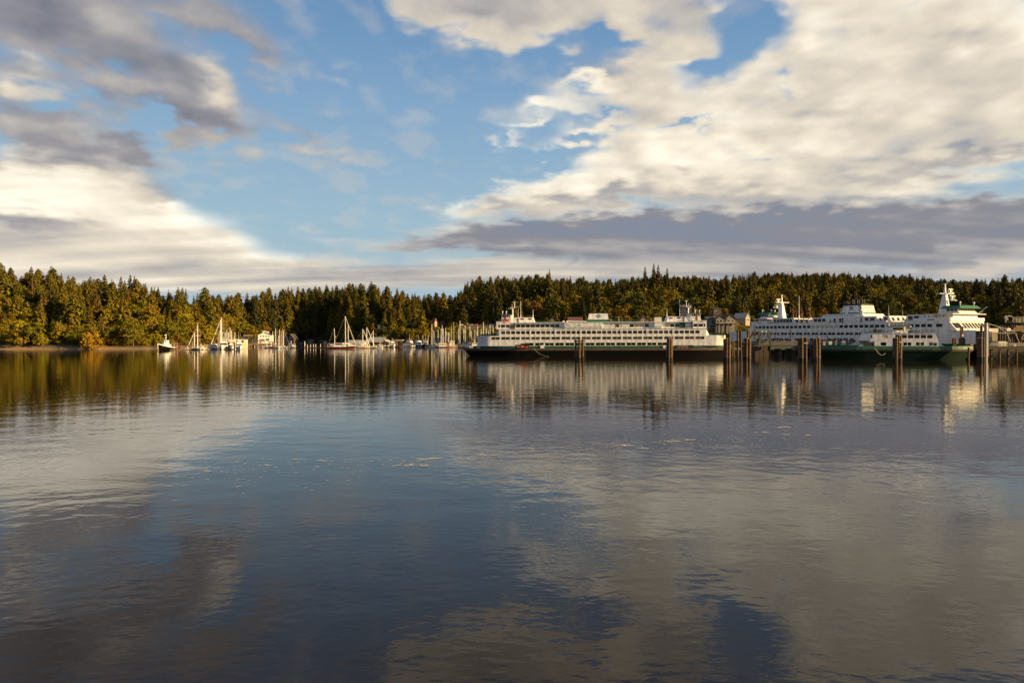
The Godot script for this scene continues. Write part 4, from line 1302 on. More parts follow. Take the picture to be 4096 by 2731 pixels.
		mast_part("radar_mast", t, M.white_plain, [[Vector3(mx, 17.6, 1), Vector3(mx, 22.0, 1), 0.34, 0.24], [Vector3(mx, 22.0, 1), Vector3(mx + e * 0.8, 22.3, 1), 0.18, 0.16], [Vector3(mx + e * 0.8, 22.3, 1), Vector3(mx + e * 0.85, 24.8, 1), 0.16, 0.13], [Vector3(mx - 0.1, 24.9, 1), Vector3(mx + e * 1.6, 24.9, 1), 0.12, 0.12], [Vector3(mx, 20.6, 1), Vector3(mx - e * 0.9, 22.1, 1), 0.1, 0.1], [Vector3(mx - e * 0.9, 22.1, 1), Vector3(mx - e * 0.9, 22.4, 1), 0.36, 0.36], [Vector3(mx - e * 0.25, 22, 1), Vector3(mx - e * 0.25, 24.0, 1), 0.09, 0.05], [Vector3(mx + e * 0.9, 22.2, 1), Vector3(mx + e * 2.4, 23.0, 1), 0.05, 0.05]])
		for k in [[2024.0, 19.2, 22.4], [2074.0, 17.7, 22.9], [2084.5, 17.7, 25.6], [2136.0, 17.7, 21.6]]:
			mast_part("whip_antenna", t, M.steel if k[0] < 2080 else M.white_plain, [[Vector3(X.call(k[0]), k[1], 0.5), Vector3(X.call(k[0]), k[1] + 1.6, 0.5), 0.2, 0.12], [Vector3(X.call(k[0]), k[1] + 1.6, 0.5), Vector3(X.call(k[0]), k[2], 0.5), 0.09, 0.06]])
		b = B.new()
		b.rail(Vector3(X.call(2050.0), 15.85, 6.5), Vector3(X.call(2143.0), 15.4, 6.5), 1.0, 1.6, 0.035, 2)
		obj("house_railing", b, M.white_plain, t)
		b = B.new()
		b.rail(Vector3(X.call(2150.0), 15.4, 8.0), Vector3(X.call(2235.0), 15.4, 8.0), 1.0, 1.4, 0.045, 2)
		obj("roof_railing", b, M.green_dark, t)
		b = B.new()
		b.bar(Vector3(X.call(2036.0), 17.7, 5.6), Vector3(X.call(2048.0), 15.9, 5.6), 0.6, 0.12)
		obj("stairway", b, M.green_dark, t)
	b = B.new()
	b.span(fx.call(2014.0), fx.call(2038.5), 15.9, 16.95, 5.6, 6.9)
	obj("raft_locker", b, M.red, t)
	b = B.new()
	b.span(fx.call(2000.0), fx.call(2010.0), 15.86, 16.4, 7.0, 8.4)
	obj("raft_canister", b, M.navy, t)
	b = B.new()
	b.span(fx.call(2625.5), fx.call(2653.0), 12.6, 17.3, 7.2, 10.4)
	obj("stair_trunk", b, M.white_plain, t)
	b = B.new()
	b.span(fx.call(2724.0), fx.call(2746.0), 12.5, 15.1, z2 - 1.2, z2 - 1.0)
	obj("green_screen", b, M.green_dark, t)
	# the funnel
	b = B.new()
	b.taper(fx.call(2361.0), fx.call(2447.5), -4.5, 4.5, 15.37, fx.call(2362.8), fx.call(2446.6), -4.3, 4.3, 16.65)
	obj("funnel_base", b, M.green_paint, t)
	b = B.new()
	b.taper(fx.call(2362.9), fx.call(2446.5), -4.29, 4.29, 16.65, fx.call(2368.0), fx.call(2444.0), -3.9, 3.9, 19.35)
	var funnel := obj("funnel", b, M.white_paint, t)
	b = B.new()
	b.taper(fx.call(2368.0) - 0.05, fx.call(2444.0) + 0.1, -3.95, 3.95, 19.35, fx.call(2370.0), fx.call(2444.0), -3.8, 3.8, 19.8)
	obj("funnel_cap", b, M.black, t)
	emblem(0.82, Vector3(fx.call(2407.5), 18.1, 4.16), t)
	b = B.new()
	b.bar(Vector3(fx.call(2282.0), 15.9, 6.0), Vector3(fx.call(2355.0), 15.75, 6.0), 0.3, 0.3)
	b.span(fx.call(2260.0), fx.call(2268.0), 15.37, 16.1, 5.0, 7.0); b.span(fx.call(2276.0), fx.call(2281.0), 15.37, 16.2, 5.0, 7.0)
	obj("roof_pipe", b, M.white_plain, t)
	b = B.new()
	b.rail(Vector3(fx.call(2455.0), 15.37, 8.2), Vector3(fx.call(2560.0), 15.37, 8.2), 1.05, 1.6, 0.05, 3)
	b.rail(Vector3(fx.call(2357.0), 15.37, 8.2), Vector3(fx.call(2447.0), 15.37, 8.2), 1.0, 1.6, 0.05, 2)
	obj("roof_railing", b, M.green_paint, t)
	b = B.new()
	b.tube(Vector3(fx.call(2455.0), 15.37, 7.0), Vector3(fx.call(2455.0), 16.4, 7.0), 0.1, 0.1); b.span(fx.call(2451.0), fx.call(2459.5), 16.3, 16.5, 6.5, 7.5)
	b.tube(Vector3(fx.call(2486.5), 15.37, 7.0), Vector3(fx.call(2486.5), 18.0, 7.0), 0.08, 0.05)
	b.ball(Vector3(fx.call(2602.0), 15.7, 6.5), Vector3(0.4, 0.6, 0.4))
	obj("deck_fitting", b, M.white_plain, t)
	# recesses along the car deck
	b = B.new()
	b.span(fx.call(2070.0), fx.call(2126.0), 3.75, 5.35, z - 0.05, z + 0.06); b.span(fx.call(2091.0), fx.call(2126.5), 5.3, 5.95, z - 0.05, z + 0.06)
	b.span(fx.call(2706.0), fx.call(2776.0), 3.75, 5.0, z - 0.05, z + 0.06)
	obj("side_recess", b, M.black, t)
	b = B.new()
	b.span(fx.call(2170.5), fx.call(2186.0), 3.75, 5.2, z + 0.05, z + 0.3)
	b.span(fx.call(2657.5), fx.call(2667.0), 3.7, 5.0, z + 0.05, z + 0.3)
	obj("side_gate", b, M.white_plain, t)
	b = B.new()
	for k in 4:
		b.rail(Vector3(fx.call(2712.0 + k * 11.0), 3.75, z + 0.2), Vector3(fx.call(2721.0 + k * 11.0), 3.75, z + 0.2), 1.0, 0.5, 0.05, 2)
	obj("recess_ladder", b, M.rope, t)
	words("HYAK", 0.42, M.white_plain, t, Vector3(fx.call(1914.5), 4.4, 8.75))
	words("SEATTLE", 0.26, M.white_plain, t, Vector3(fx.call(1916.5), 3.98, 8.75))
	# the red rescue boat slung in its recess
	var rb := thing("rescue_boat", "red inflatable rescue boat slung in the long ferry's black side recess", "rescue boat", t.transform * Vector3(fx.call(2100.0), 4.25, 12.0), -5.0)
	b = B.new()
	b.tube(Vector3(-2.4, -0.1, 0.5), Vector3(1.4, -0.02, 0.5), 0.3, 0.32, 8); b.tube(Vector3(1.4, -0.02, 0.5), Vector3(2.5, 0.4, 0.0), 0.32, 0.2, 8)
	b.tube(Vector3(-2.4, -0.1, -0.5), Vector3(1.4, -0.02, -0.5), 0.3, 0.32, 8); b.tube(Vector3(1.4, -0.02, -0.5), Vector3(2.5, 0.4, 0.0), 0.32, 0.2, 8)
	obj("tube_hull", b, M.red, rb)
	b = B.new()
	b.box(Vector3(-0.2, 0.3, 0), Vector3(0.8, 0.8, 0.5)); b.box(Vector3(-2.3, 0.3, 0), Vector3(0.35, 0.8, 0.4))
	obj("console", b, M.grey_paint, rb)
	b = B.new()
	var last := t.transform * Vector3(fx.call(2143.0), 3.7, z + 0.4)
	var to := t.transform * Vector3(fx.call(2205.0), 0.2, z + 3.0)
	var from := last
	for i in 10:
		var u := (i + 1) / 10.0
		var p := from.lerp(to, u) - Vector3.UP * 1.2 * sin(PI * u) * (1.0 - u * 0.4)
		b.tube(last, p, 0.07, 0.07, 5)
		last = p
	tag(obj("mooring_rope", b, M.rope), "pale slack rope hanging from the long ferry's rusty rail to the water", "rope")

# the far ferry lies obliquely, its right end towards us
func far_x(X: float) -> float:
	var u := (X - CX) / FOCAL
	return 98.0 * (1.3 * u - 0.475) / (0.142 + 0.3 * u) - 45.0

func far_y(X: float, Y: float) -> float:
	var d := (1.3 - 0.3 * (far_x(X) + 45.0) / 98.0) * 295.0
	return EYE - (Y - HZ) * d / FOCAL

func far_ferry() -> void:
	var t := thing("far_ferry", "big white ferry lying obliquely behind the green small ferry, louvred funnel and tower masts", "ferry", Vector3(170.1, 0, -347.9), -64.6)
	var z := 12.0
	var b := B.new()
	var plan := ship_plan(73.0, 42.0, z, 4.5)
	for i in plan.size():
		if plan[i].x > 0.0: plan[i].x = minf(plan[i].x, 67.5)
	b.prism(scaled(plan, 0.95, 0.94), -1.5, scaled(plan, 0.985, 0.99), 4.6)
	obj("hull", b, M.hull_black, t)
	b = B.new()
	b.prism(scaled(plan, 0.985, 1.004), 4.6, scaled(plan, 1.0, 1.01), 5.9)
	obj("green_band", b, M.green_band, t)
	var rowA := []; var rowB := []; var rowC := []
	for k in 19:
		rowA.append([-49.0 + k * 5.5, -45.4 + k * 5.5])
	for k in 20:
		rowB.append([-51.0 + k * 5.05, -51.0 + k * 5.05 + 2.0]); rowB.append([-51.0 + k * 5.05 + 2.2, -51.0 + k * 5.05 + 4.2])
	for k in 37:
		rowC.append([-49.6 + k * 2.78, -49.6 + k * 2.78 + 2.1])
	rowC.append([54.3, 57.0])
	b = B.new()
	b.wall_with_holes(-55.0, 58.0, 5.9, 8.4, z, rowA, 6.1, 7.2, 0.3)
	b.wall_with_holes(-55.0, 58.0, 8.4, 11.6, z, rowB, 9.55, 10.75, 0.12)
	b.quad_to(Vector3(-55, 5.9, -z), Vector3(58, 5.9, -z), Vector3(58, 11.6, -z), Vector3(-55, 11.6, -z), Vector3.FORWARD)
	# tapering ends, open to the car deck
	for e in [[-73.0, -55.0, 3.2], [67.0, 58.0, 6.0]]:
		for side in [1.0, -1.0]:
			for i in 8:
				var t0 := i / 8.0; var t1 := (i + 1) / 8.0
				var x0: float = lerpf(e[1], e[0], t0); var x1: float = lerpf(e[1], e[0], t1)
				var z0: float = side * (z - e[2] * pow(t0, 1.7)); var z1: float = side * (z - e[2] * pow(t1, 1.7))
				b.quad_to(Vector3(x0, 11.6, z0), Vector3(x1, 11.6, z1), Vector3(x1, 5.9, z1), Vector3(x0, 5.9, z0), Vector3(0, 0, side))
				b.quad_to(Vector3(x0, 11.6, z0 - side * 0.4), Vector3(x1, 11.6, z1 - side * 0.4), Vector3(x1, 5.9, z1 - side * 0.4), Vector3(x0, 5.9, z0 - side * 0.4), Vector3(0, 0, -side))
				b.quad_to(Vector3(x0, 11.6, z0), Vector3(x1, 11.6, z1), Vector3(x1, 11.6, z1 - side * 0.4), Vector3(x0, 11.6, z0 - side * 0.4), Vector3.UP)
	b.span(-72.0, -54.0, 11.4, 11.58, -9.0, 9.0)
	obj("car_deck_side", b, M.white_paint, t)
	b = B.new()
	b.span(-55, 60, 5.5, 11.0, 5.0, 5.2); b.span(-62, 66, 5.6, 5.7, -11.0, 11.0)
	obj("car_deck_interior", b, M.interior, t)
	panes("window", rowB, 9.55, 10.75, z - 0.1, t)
	b = B.new()
	b.wall_with_holes(-52.5, 59.7, 11.6, 15.6, z, rowC, 13.05, 14.4, 0.12)
	b.quad_to(Vector3(-52.5, 11.6, -z), Vector3(59.7, 11.6, -z), Vector3(59.7, 15.6, -z), Vector3(-52.5, 15.6, -z), Vector3.FORWARD)
	b.span(-52.5, 59.7, 15.5, 15.62, -z + 0.05, z + 0.12)
	# the left end closes plainly, raking
	b.quad_to(Vector3(-54.5, 11.6, z), Vector3(-54.5, 11.6, -z), Vector3(-52.5, 15.6, -z), Vector3(-52.5, 15.6, z), Vector3.LEFT)
	b.tri_to(Vector3(-52.5, 11.6, z), Vector3(-54.5, 11.6, z), Vector3(-52.5, 15.6, z), Vector3.BACK)
	obj("passenger_deck", b, M.white_paint, t)
	panes("window", rowC, 13.05, 14.4, z - 0.1, t, func(k): return M.glass_lit if k in [14, 15, 16, 17, 18, 19, 29, 30, 31, 32] else M.glass_dark)
	# the right end faces us: a raking front with a band of slanted windows
	b = B.new()
	b.quad_to(Vector3(59.7, 15.6, z), Vector3(63.2, 11.6, z - 0.6), Vector3(59.7, 11.6, z), Vector3(59.7, 11.6, z), Vector3.BACK)
	b.quad_to(Vector3(59.7, 15.6, z), Vector3(59.7, 15.6, -z), Vector3(60.4, 14.8, -z), Vector3(60.4, 14.8, z), Vector3.RIGHT)
	b.quad_to(Vector3(62.4, 12.5, z), Vector3(62.4, 12.5, -z), Vector3(63.2, 11.6, -z), Vector3(63.2, 11.6, z), Vector3.RIGHT)
	var cells := [[11.4, 6.2], [4.8, 3.2], [2.6, 1.0], [0.4, -1.2], [-1.8, -3.4], [-4.0, -5.6], [-6.2, -7.8], [-8.4, -10.4]]
	var edge := 12.0
	for k in cells + [[-12.0, -12.0]]:
		b.quad_to(Vector3(60.4, 14.8, edge), Vector3(60.4, 14.8, k[0]), Vector3(62.4, 12.5, k[0]), Vector3(62.4, 12.5, edge), Vector3.RIGHT)
		edge = k[1]
	b.span(59.0, 63.1, 11.4, 11.6, -z + 0.2, z - 0.2)
	var front := obj("bow_front", b, M.white_paint, t)
	for k in cells:
		var g := B.new()
		g.quad_to(Vector3(60.25, 14.8, k[0]), Vector3(60.25, 14.8, k[1]), Vector3(62.25, 12.5, k[1]), Vector3(62.25, 12.5, k[0]), Vector3.RIGHT)
		obj("window", g, M.glass_dark, front)
	b = B.new()
	for k in 8:
		b.tube(Vector3(62.9, 11.9, 9.6 - k * 2.4), Vector3(62.9, 11.9, 7.5 - k * 2.4), 0.42, 0.42, 8)
	obj("raft_canister", b, M.white_plain, t)
	# parapets round the upper ends
	for e in [[-52.6, -40.0], [44.0, 60.3]]:
		b = B.new()
		b.span(e[0], e[1], 15.62, 17.0, z - 0.3, z + 0.05); b.span(e[0], e[1], 15.62, 17.0, -z, -z + 0.3)
		var ex: float = e[0] if e[0] < 0 else e[1]
		b.span(ex - 0.15, ex + 0.15, 15.62, 17.0, -z + 0.3, z - 0.3)
		obj("parapet", b, M.white_plain, t)
		b = B.new()
		var mid: float = (e[0] + e[1]) * 0.5
		b.span(mid - 1.6, mid + 1.6, 16.1, 16.45, z + 0.05, z + 0.12)
		obj("name_board", b, M.door_red, t)
	# lounges and houses on the sun deck
	var lounge := func(x0: float, x1: float, zz: float, y1: float, holes: Array, slant: float) -> void:
		var h := B.new()
		h.wall_with_holes(x0 + slant, x1 - slant, 15.62, y1, zz, holes, 16.3, y1 - 0.5, 0.1)
		h.tri_to(Vector3(x0, 15.62, zz), Vector3(x0 + slant, 15.62, zz), Vector3(x0 + slant, y1, zz), Vector3.BACK)
		h.tri_to(Vector3(x1, 15.62, zz), Vector3(x1 - slant, 15.62, zz), Vector3(x1 - slant, y1, zz), Vector3.BACK)
		h.quad_to(Vector3(x0, 15.62, -zz), Vector3(x1, 15.62, -zz), Vector3(x1 - slant, y1, -zz), Vector3(x0 + slant, y1, -zz), Vector3.FORWARD)
		h.quad_to(Vector3(x0, 15.62, zz), Vector3(x0, 15.62, -zz), Vector3(x0 + slant, y1, -zz), Vector3(x0 + slant, y1, zz), Vector3.LEFT)
		h.quad_to(Vector3(x1, 15.62, zz), Vector3(x1, 15.62, -zz), Vector3(x1 - slant, y1, -zz), Vector3(x1 - slant, y1, zz), Vector3.RIGHT)
		h.span(x0 + slant - 0.1, x1 - slant + 0.1, y1, y1 + 0.15, -zz - 0.1, zz + 0.1)
		var o := obj("sun_deck_lounge", h, M.white_paint, t)
		panes("window", holes, 16.3, y1 - 0.5, zz - 0.08, o)
		for k in 5:      # slanted windows in the end that faces the sun
			var g := B.new()
			var f := 0.2; var q := 0.8
			var za := zz - 1.0 - k * (zz * 2.0 - 1.2) / 5.0; var zb := za - 1.8
			g.quad_to(Vector3(lerpf(x1, x1 - slant, f) + 0.03, lerpf(15.62, y1, f), za), Vector3(lerpf(x1, x1 - slant, f) + 0.03, lerpf(15.62, y1, f), zb), Vector3(lerpf(x1, x1 - slant, q) + 0.03, lerpf(15.62, y1, q), zb), Vector3(lerpf(x1, x1 - slant, q) + 0.03, lerpf(15.62, y1, q), za), Vector3.RIGHT)
			obj("window", g, M.glass_dark, o)
	var some := []
	for k in 6: some.append([-37.8 + k * 2.2, -36.0 + k * 2.2])
	lounge.call(-39.6, -23.0, 10.0, 18.5, some, 1.2)
	some = []
	for k in 3: some.append([-11.2 + k * 2.5, -9.2 + k * 2.5])
	some += [[18.2, 20.2], [21.0, 23.4]]
	lounge.call(-13.4, 25.8, 9.6, 18.3, some, 1.4)
	some = [[28.2, 30.0]]
	lounge.call(26.4, 32.2, 9.6, 18.3, some, 1.4)
	some = [[40.2, 42.4], [43.0, 45.2]]
	lounge.call(38.4, 48.0, 9.9, 18.6, some, 1.4)
	for k in [[3.4, M.door_red, 0.9, 1.5], [6.0, M.interior, 1.1, 2.2], [9.2, M.door_red, 1.2, 2.2], [10.6, M.black, 0.9, 2.2], [18.0, M.cream, 1.6, 2.2], [21.0, M.door_red, 0.8, 2.2]]:
		pane("door", k[2], k[3], k[1], t, Vector3(k[0] - 4.6, 15.65 + k[3] * 0.5, 9.65))
	b = B.new()
	b.span(-22.9, -13.2, 18.3, 18.44, -9.8, 9.8)
	for k in 3: b.span(-21.5 + k * 3.2, -21.2 + k * 3.2, 15.62, 18.3, 9.0, 9.3)
	obj("canopy", b, M.white_plain, t)
	b = B.new()
	b.taper(-8.0, 16.6, -8.0, 8.0, 18.46, -7.0, 15.2, -7.6, 7.6, 20.0)
	var mid_house := obj("engine_casing", b, M.white_paint, t)
	for k in 6:
		pane("vent_grille", 2.4, 0.8, M.grey_paint, mid_house, Vector3(-5.4 + k * 3.0, 19.2, 7.85))
	b = B.new()
	b.rail(Vector3(-40.0, 15.62, z - 0.3), Vector3(44.0, 15.62, z - 0.3), 1.0, 1.9, 0.05, 2)
	obj("sun_deck_railing", b, M.steel, t)
	# the funnel, its ends cut by louvres
	b = B.new()
	b.taper(0.3, 13.5, -5.2, 5.2, 20.0, 0.7, 13.0, -5.0, 5.0, 20.7)
	obj("funnel_base", b, M.green_paint, t)
	b = B.new()
	b.taper(0.7, 13.0, -5.0, 5.0, 20.7, 2.0, 12.4, -4.4, 4.4, 24.2)
	obj("funnel", b, M.white_paint, t)
	for k in 4:
		var y := 21.2 + k * 0.78
		var f := (y - 20.7) / 3.5
		b = B.new()
		b.span(lerpf(13.0, 12.4, f) - 1.6, lerpf(13.0, 12.4, f) + 0.12, y, y + 0.3, -lerpf(5.0, 4.4, f) - 0.08, lerpf(5.0, 4.4, f) + 0.08)
		obj("louvre", b, M.black, t)
		b = B.new()
		b.span(lerpf(0.7, 2.0, f) - 0.12, lerpf(0.7, 2.0, f) + 0.9, y, y + 0.3, -lerpf(5.0, 4.4, f) - 0.08, lerpf(5.0, 4.4, f) + 0.08)
		obj("louvre", b, M.black, t)
	b = B.new()
	b.taper(1.9, 12.6, -4.5, 4.5, 24.2, 2.5, 11.9, -4.1, 4.1, 25.0)
	obj("funnel_cap", b, M.black, t)
	for k in 6:
		b = B.new()
		b.tube(Vector3(3.6 + k * 1.35, 24.9, 1.5 if k % 2 else -1.5), Vector3(3.6 + k * 1.35, 27.2, 1.5 if k % 2 else -1.5), 0.5, 0.5, 8)
		obj("exhaust_pipe", b, M.black, t)
	b = B.new()
	b.bar(Vector3(0.0, 26.0, 2), Vector3(4.0, 26.0, 2), 0.3, 0.2); b.bar(Vector3(10.6, 26.6, 2), Vector3(14.4, 26.7, 2), 0.3, 0.2)
	obj("exhaust_arm", b, M.steel, t)
	emblem(1.2, Vector3(7.0, 22.5, 4.72), t)
	for k in [5.6, 14.0]:
		b = B.new()
		for q in 3: b.tube(Vector3(k + q * 0.5, 19.9, 7.0), Vector3(k + q * 0.5, 21.3, 7.0), 0.26, 0.26, 7)
		obj("vent_cowl", b, M.white_plain, t)
	# bridge and mast at each end
	for e in [1.0, -1.0]:
		var q := func(x: float) -> float: return x * e + (9.0 if e > 0 else 0.0)
		b = B.new()
		var x0: float = q.call(38.0); var x1: float = q.call(50.4)
		b.taper(minf(x0, x1), maxf(x0, x1), -8.8, 8.8, 17.0, minf(x0, x1), maxf(x0, x1), -8.4, 8.4, 18.5)
		obj("bridge_base", b, M.white_paint, t)
		for k in 3:
			pane("porthole", 0.5, 0.5, M.glass_dark, t, Vector3(q.call(40.0 + k * 3.2), 17.8, 8.68))
		b = B.new()
		x0 = q.call(41.0); x1 = q.call(52.2)
		b.span(minf(x0, x1), maxf(x0, x1), 18.5, 18.75, -11.6, 11.6)
		obj("bridge_wing", b, M.white_plain, t)
		b = B.new()
		x0 = q.call(43.0); x1 = q.call(52.0)
		var i0: float = q.call(45.4); var i1: float = q.call(51.0)
		b.taper(minf(x0, x1), maxf(x0, x1), -6.4, 6.4, 18.75, minf(i0, i1), maxf(i0, i1), -6.0, 6.0, 19.9)
		var h := [[i0 + e * 0.6, i0 + e * 1.8], [i0 + e * 2.2, i0 + e * 3.4], [i0 + e * 3.8, i0 + e * 5.0]]
		for k in h: k.sort()
		h.sort_custom(func(p, r): return p[0] < r[0])
		b.span(minf(i0, i1) + 0.3, maxf(i0, i1) - 0.3, 19.9, 21.0, -5.7, 5.7)
		var bridge := obj("pilothouse", b, M.white_paint, t)
		panes("window", h, 19.95, 20.85, 5.75, bridge)
		for k in 7:
			pane("window", 1.35, 0.9, M.glass_dark, bridge, Vector3(i1 - e * 0.27, 20.42, -4.8 + k * 1.6), PI / 2)
		b = B.new()
		x0 = q.call(43.8); x1 = q.call(52.6); i0 = q.call(44.8); i1 = q.call(51.6)
		b.taper(minf(x0, x1), maxf(x0, x1), -7.4, 7.4, 21.0, minf(i0, i1), maxf(i0, i1), -6.0, 6.0, 22.3)
		obj("pilothouse_roof", b, M.green_paint, t)
		for k in [[45.2, 4.0], [51.0, 4.8], [51.0, -4.8]]:
			b = B.new()
			b.tube(Vector3(q.call(k[0]), 22.0, k[1]), Vector3(q.call(k[0]), 23.2, k[1]), 0.16, 0.16); b.ball(Vector3(q.call(k[0]), 23.5, k[1]), Vector3(0.45, 0.5, 0.45))
			obj("searchlight", b, M.white_plain, t)
		# tower mast
		b = B.new()
		x0 = q.call(39.2); x1 = q.call(43.4); i0 = q.call(40.8); i1 = q.call(42.2)
		b.taper(minf(x0, x1), maxf(x0, x1), -1.4, 1.4, 18.4, minf(i0, i1), maxf(i0, i1), -0.65, 0.65, 27.8)
		var mast := obj("tower_mast", b, M.white_paint, t)
		var c: float = q.call(41.5)
		b = B.new()
		b.tube(Vector3(c, 27.8, 0), Vector3(c, 32.2, 0), 0.55, 0.28, 8); b.tube(Vector3(c - 0.9, 32.3, 0), Vector3(c + 0.9, 32.3, 0), 0.12, 0.12)
		obj("topmast", b, M.white_plain, mast)
		b = B.new()
		b.span(c - 1.0, c + 1.0, 27.7, 27.95, -4.8, 4.8)
		b.span(minf(c, c + e * 3.6), maxf(c, c + e * 3.6), 27.9, 28.1, -0.8, 0.8)
		b.span(minf(c, c + e * 4.8), maxf(c, c + e * 4.8), 24.6, 24.8, -0.9, 0.9)
		b.rail(Vector3(c + e * 1.5, 28.1, 0.8), Vector3(c + e * 3.6, 28.1, 0.8), 1.2, 0.8, 0.06, 2); b.rail(Vector3(c + e * 1.6, 24.8, 0.9), Vector3(c + e * 4.8, 24.8, 0.9), 1.3, 0.9, 0.06, 2)
		b.span(c + e * 2.4 - 0.2, c + e * 2.4 + 0.2, 28.1, 29.6, -0.3, 0.3); b.span(c + e * 3.2 - 0.25, c + e * 3.2 + 0.25, 24.8, 26.6, -0.3, 0.3)
		b.bar(Vector3(c + e * 3.2, 26.7, -2.0), Vector3(c + e * 3.2, 26.7, 2.0), 0.35, 0.3); b.bar(Vector3(c + e * 2.4, 29.7, -1.6), Vector3(c + e * 2.4, 29.7, 1.6), 0.3, 0.25)
		obj("radar_platform", b, M.white_plain, mast)
	for k in [-26.2, -24.2, -22.2, -20.4, -15.0]:
		mast_part("whip_antenna", t, M.white_plain if k == -22.2 else M.door_red, [[Vector3(k, 18.4, 8), Vector3(k, 20.0, 8), 0.35, 0.3], [Vector3(k, 20.0, 8), Vector3(k, 30.5 if k == -22.2 else 24.5, 8), 0.14, 0.08]])
	mast_part("jack_staff", t, M.white_plain, [[Vector3(57.5, 17.0, -8.0), Vector3(62.0, 22.0, -11.0), 0.12, 0.08], [Vector3(57.5, 17.0, -5.0), Vector3(61.0, 19.8, -10.0), 0.1, 0.07]])
	# black fender piles against its side are part of the dock behind; boxes of life vests line the rail
	b = B.new()
	b.span(28.0, 31.0, 15.7, 16.3, z - 0.9, z - 0.4)
	obj("rescue_craft", b, M.white_plain, t)

func small_ferry() -> void:
	var s := 0.0981
	var fx := func(X: float) -> float: return (X - CX) * s - 154.2
	var t := thing("small_ferry", "small ferry with green hull, low white cabin and open bow, moored among the pilings", "ferry", Vector3(154.2, 0, -275.0), -10.0)
	var z := 7.0
	var b := B.new()
	var plan := ship_plan(29.5, 13.0, z, 2.2, 2.2)
	var off := Vector2(-1.2, 0)
	for i in plan.size(): plan[i] += off
	b.prism(scaled(plan, 0.84, 0.8), -1.5, scaled(plan, 0.975, 0.97), 3.3)
	obj("hull", b, M.hull_green, t)
	b = B.new()
	b.prism(scaled(plan, 0.975, 0.985), 3.3, scaled(plan, 1.0, 1.02), 4.0)
	obj("rub_rail", b, M.rust, t)
	b = B.new()
	b.prism(scaled(plan, 0.985, 1.0), 4.0, scaled(plan, 0.985, 1.0), 5.3, false)
	b.span(-29.0, 26.5, 4.1, 4.2, -2.5, 2.5)
	obj("green_band", b, M.green_paint, t)
	# cabin side with its two rows of openings
	var up := [[fx.call(3548.0), fx.call(3568.0)]]
	up = []
	for k in 6: up.append([fx.call(3598.0 + k * 23.5), fx.call(3618.0 + k * 23.5)])
	var low := []
	for X in [3550.0, 3566.0, 3628.5, 3644.5, 3675.5, 3691.5, 3723.0, 3738.5]: low.append([fx.call(X), fx.call(X + 13.5)])
	low = low.slice(2)
	b = B.new()
	var xa: float = fx.call(3507.0); var xb: float = fx.call(3757.0)
	b.wall_with_holes(fx.call(3514.0), fx.call(3745.0), 7.3, 10.3, z - 0.1, [[fx.call(3549.0), fx.call(3570.0)]] + up, 8.35, 9.7, 0.12)
	b.wall_with_holes(fx.call(3522.0), fx.call(3757.0), 5.3, 7.3, z - 0.1, [[fx.call(3544.0), fx.call(3566.0)]] + low, 5.5, 6.75, 0.2)
	b.tri_to(Vector3(fx.call(3505.0), 7.3, z - 0.1), Vector3(fx.call(3514.0), 7.3, z - 0.1), Vector3(fx.call(3514.0), 10.3, z - 0.1), Vector3.BACK)
	b.tri_to(Vector3(fx.call(3757.0), 7.3, z - 0.1), Vector3(fx.call(3745.0), 7.3, z - 0.1), Vector3(fx.call(3745.0), 10.3, z - 0.1), Vector3.BACK)
	b.quad_to(Vector3(xa, 5.3, -z), Vector3(xb, 5.3, -z), Vector3(xb - 1.2, 10.3, -z), Vector3(xa + 1.0, 10.3, -z), Vector3.FORWARD)
	b.quad_to(Vector3(fx.call(3505.0), 7.3, z - 0.1), Vector3(fx.call(3505.0), 7.3, -z), Vector3(fx.call(3514.0), 10.3, -z), Vector3(fx.call(3514.0), 10.3, z - 0.1), Vector3.LEFT)
	b.quad_to(Vector3(fx.call(3757.0), 7.3, z - 0.1), Vector3(fx.call(3757.0), 7.3, -z), Vector3(fx.call(3745.0), 10.3, -z), Vector3(fx.call(3745.0), 10.3, z - 0.1), Vector3.RIGHT)
	b.span(fx.call(3513.0), fx.call(3746.0), 10.3, 10.42, -z - 0.05, z + 0.05)
	b.span(fx.call(3505.0), fx.call(3522.0), 7.15, 7.3, z - 0.6, z - 0.1)
	# curved wing plates at both ends of the cabin
	for e in [[3522.0, 3462.0], [3757.0, 3783.0]]:
		var last := Vector2(fx.call(e[0]), 7.3)
		for i in 8:
			var u := (i + 1) / 8.0
			var p := Vector2(lerpf(fx.call(e[0]), fx.call(e[1]), u), 5.3 + 2.0 * (1.0 - sin(u * PI / 2.0)) if e[0] > 3600 else 5.3 + 1.9 * cos(u * PI / 2.0))
			b.quad_to(Vector3(last.x, last.y, z - 0.3), Vector3(p.x, p.y, z - 0.3), Vector3(p.x, 5.3, z - 0.3), Vector3(last.x, 5.3, z - 0.3), Vector3.BACK)
			b.quad_to(Vector3(last.x, last.y, z - 0.3), Vector3(p.x, p.y, z - 0.3), Vector3(p.x, p.y, z - 0.6), Vector3(last.x, last.y, z - 0.6), Vector3.UP)
			b.quad_to(Vector3(last.x, last.y, -z + 0.3), Vector3(p.x, p.y, -z + 0.3), Vector3(p.x, 5.3, -z + 0.3), Vector3(last.x, 5.3, -z + 0.3), Vector3.FORWARD)
			last = p
	obj("cabin", b, M.white_paint, t)
	b = B.new()
	b.span(fx.call(3480.0), fx.call(3519.0), 5.35, 6.75, z - 0.28, z - 0.2)
	b.span(fx.call(3522.0), fx.call(3757.0), 4.5, 7.0, 2.0, 2.2)
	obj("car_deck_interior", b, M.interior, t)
	panes("window", [[fx.call(3549.0), fx.call(3570.0)]] + up, 8.35, 9.7, z - 0.2, t, func(k): return M.glass_lit if k == 0 else M.glass_dark)
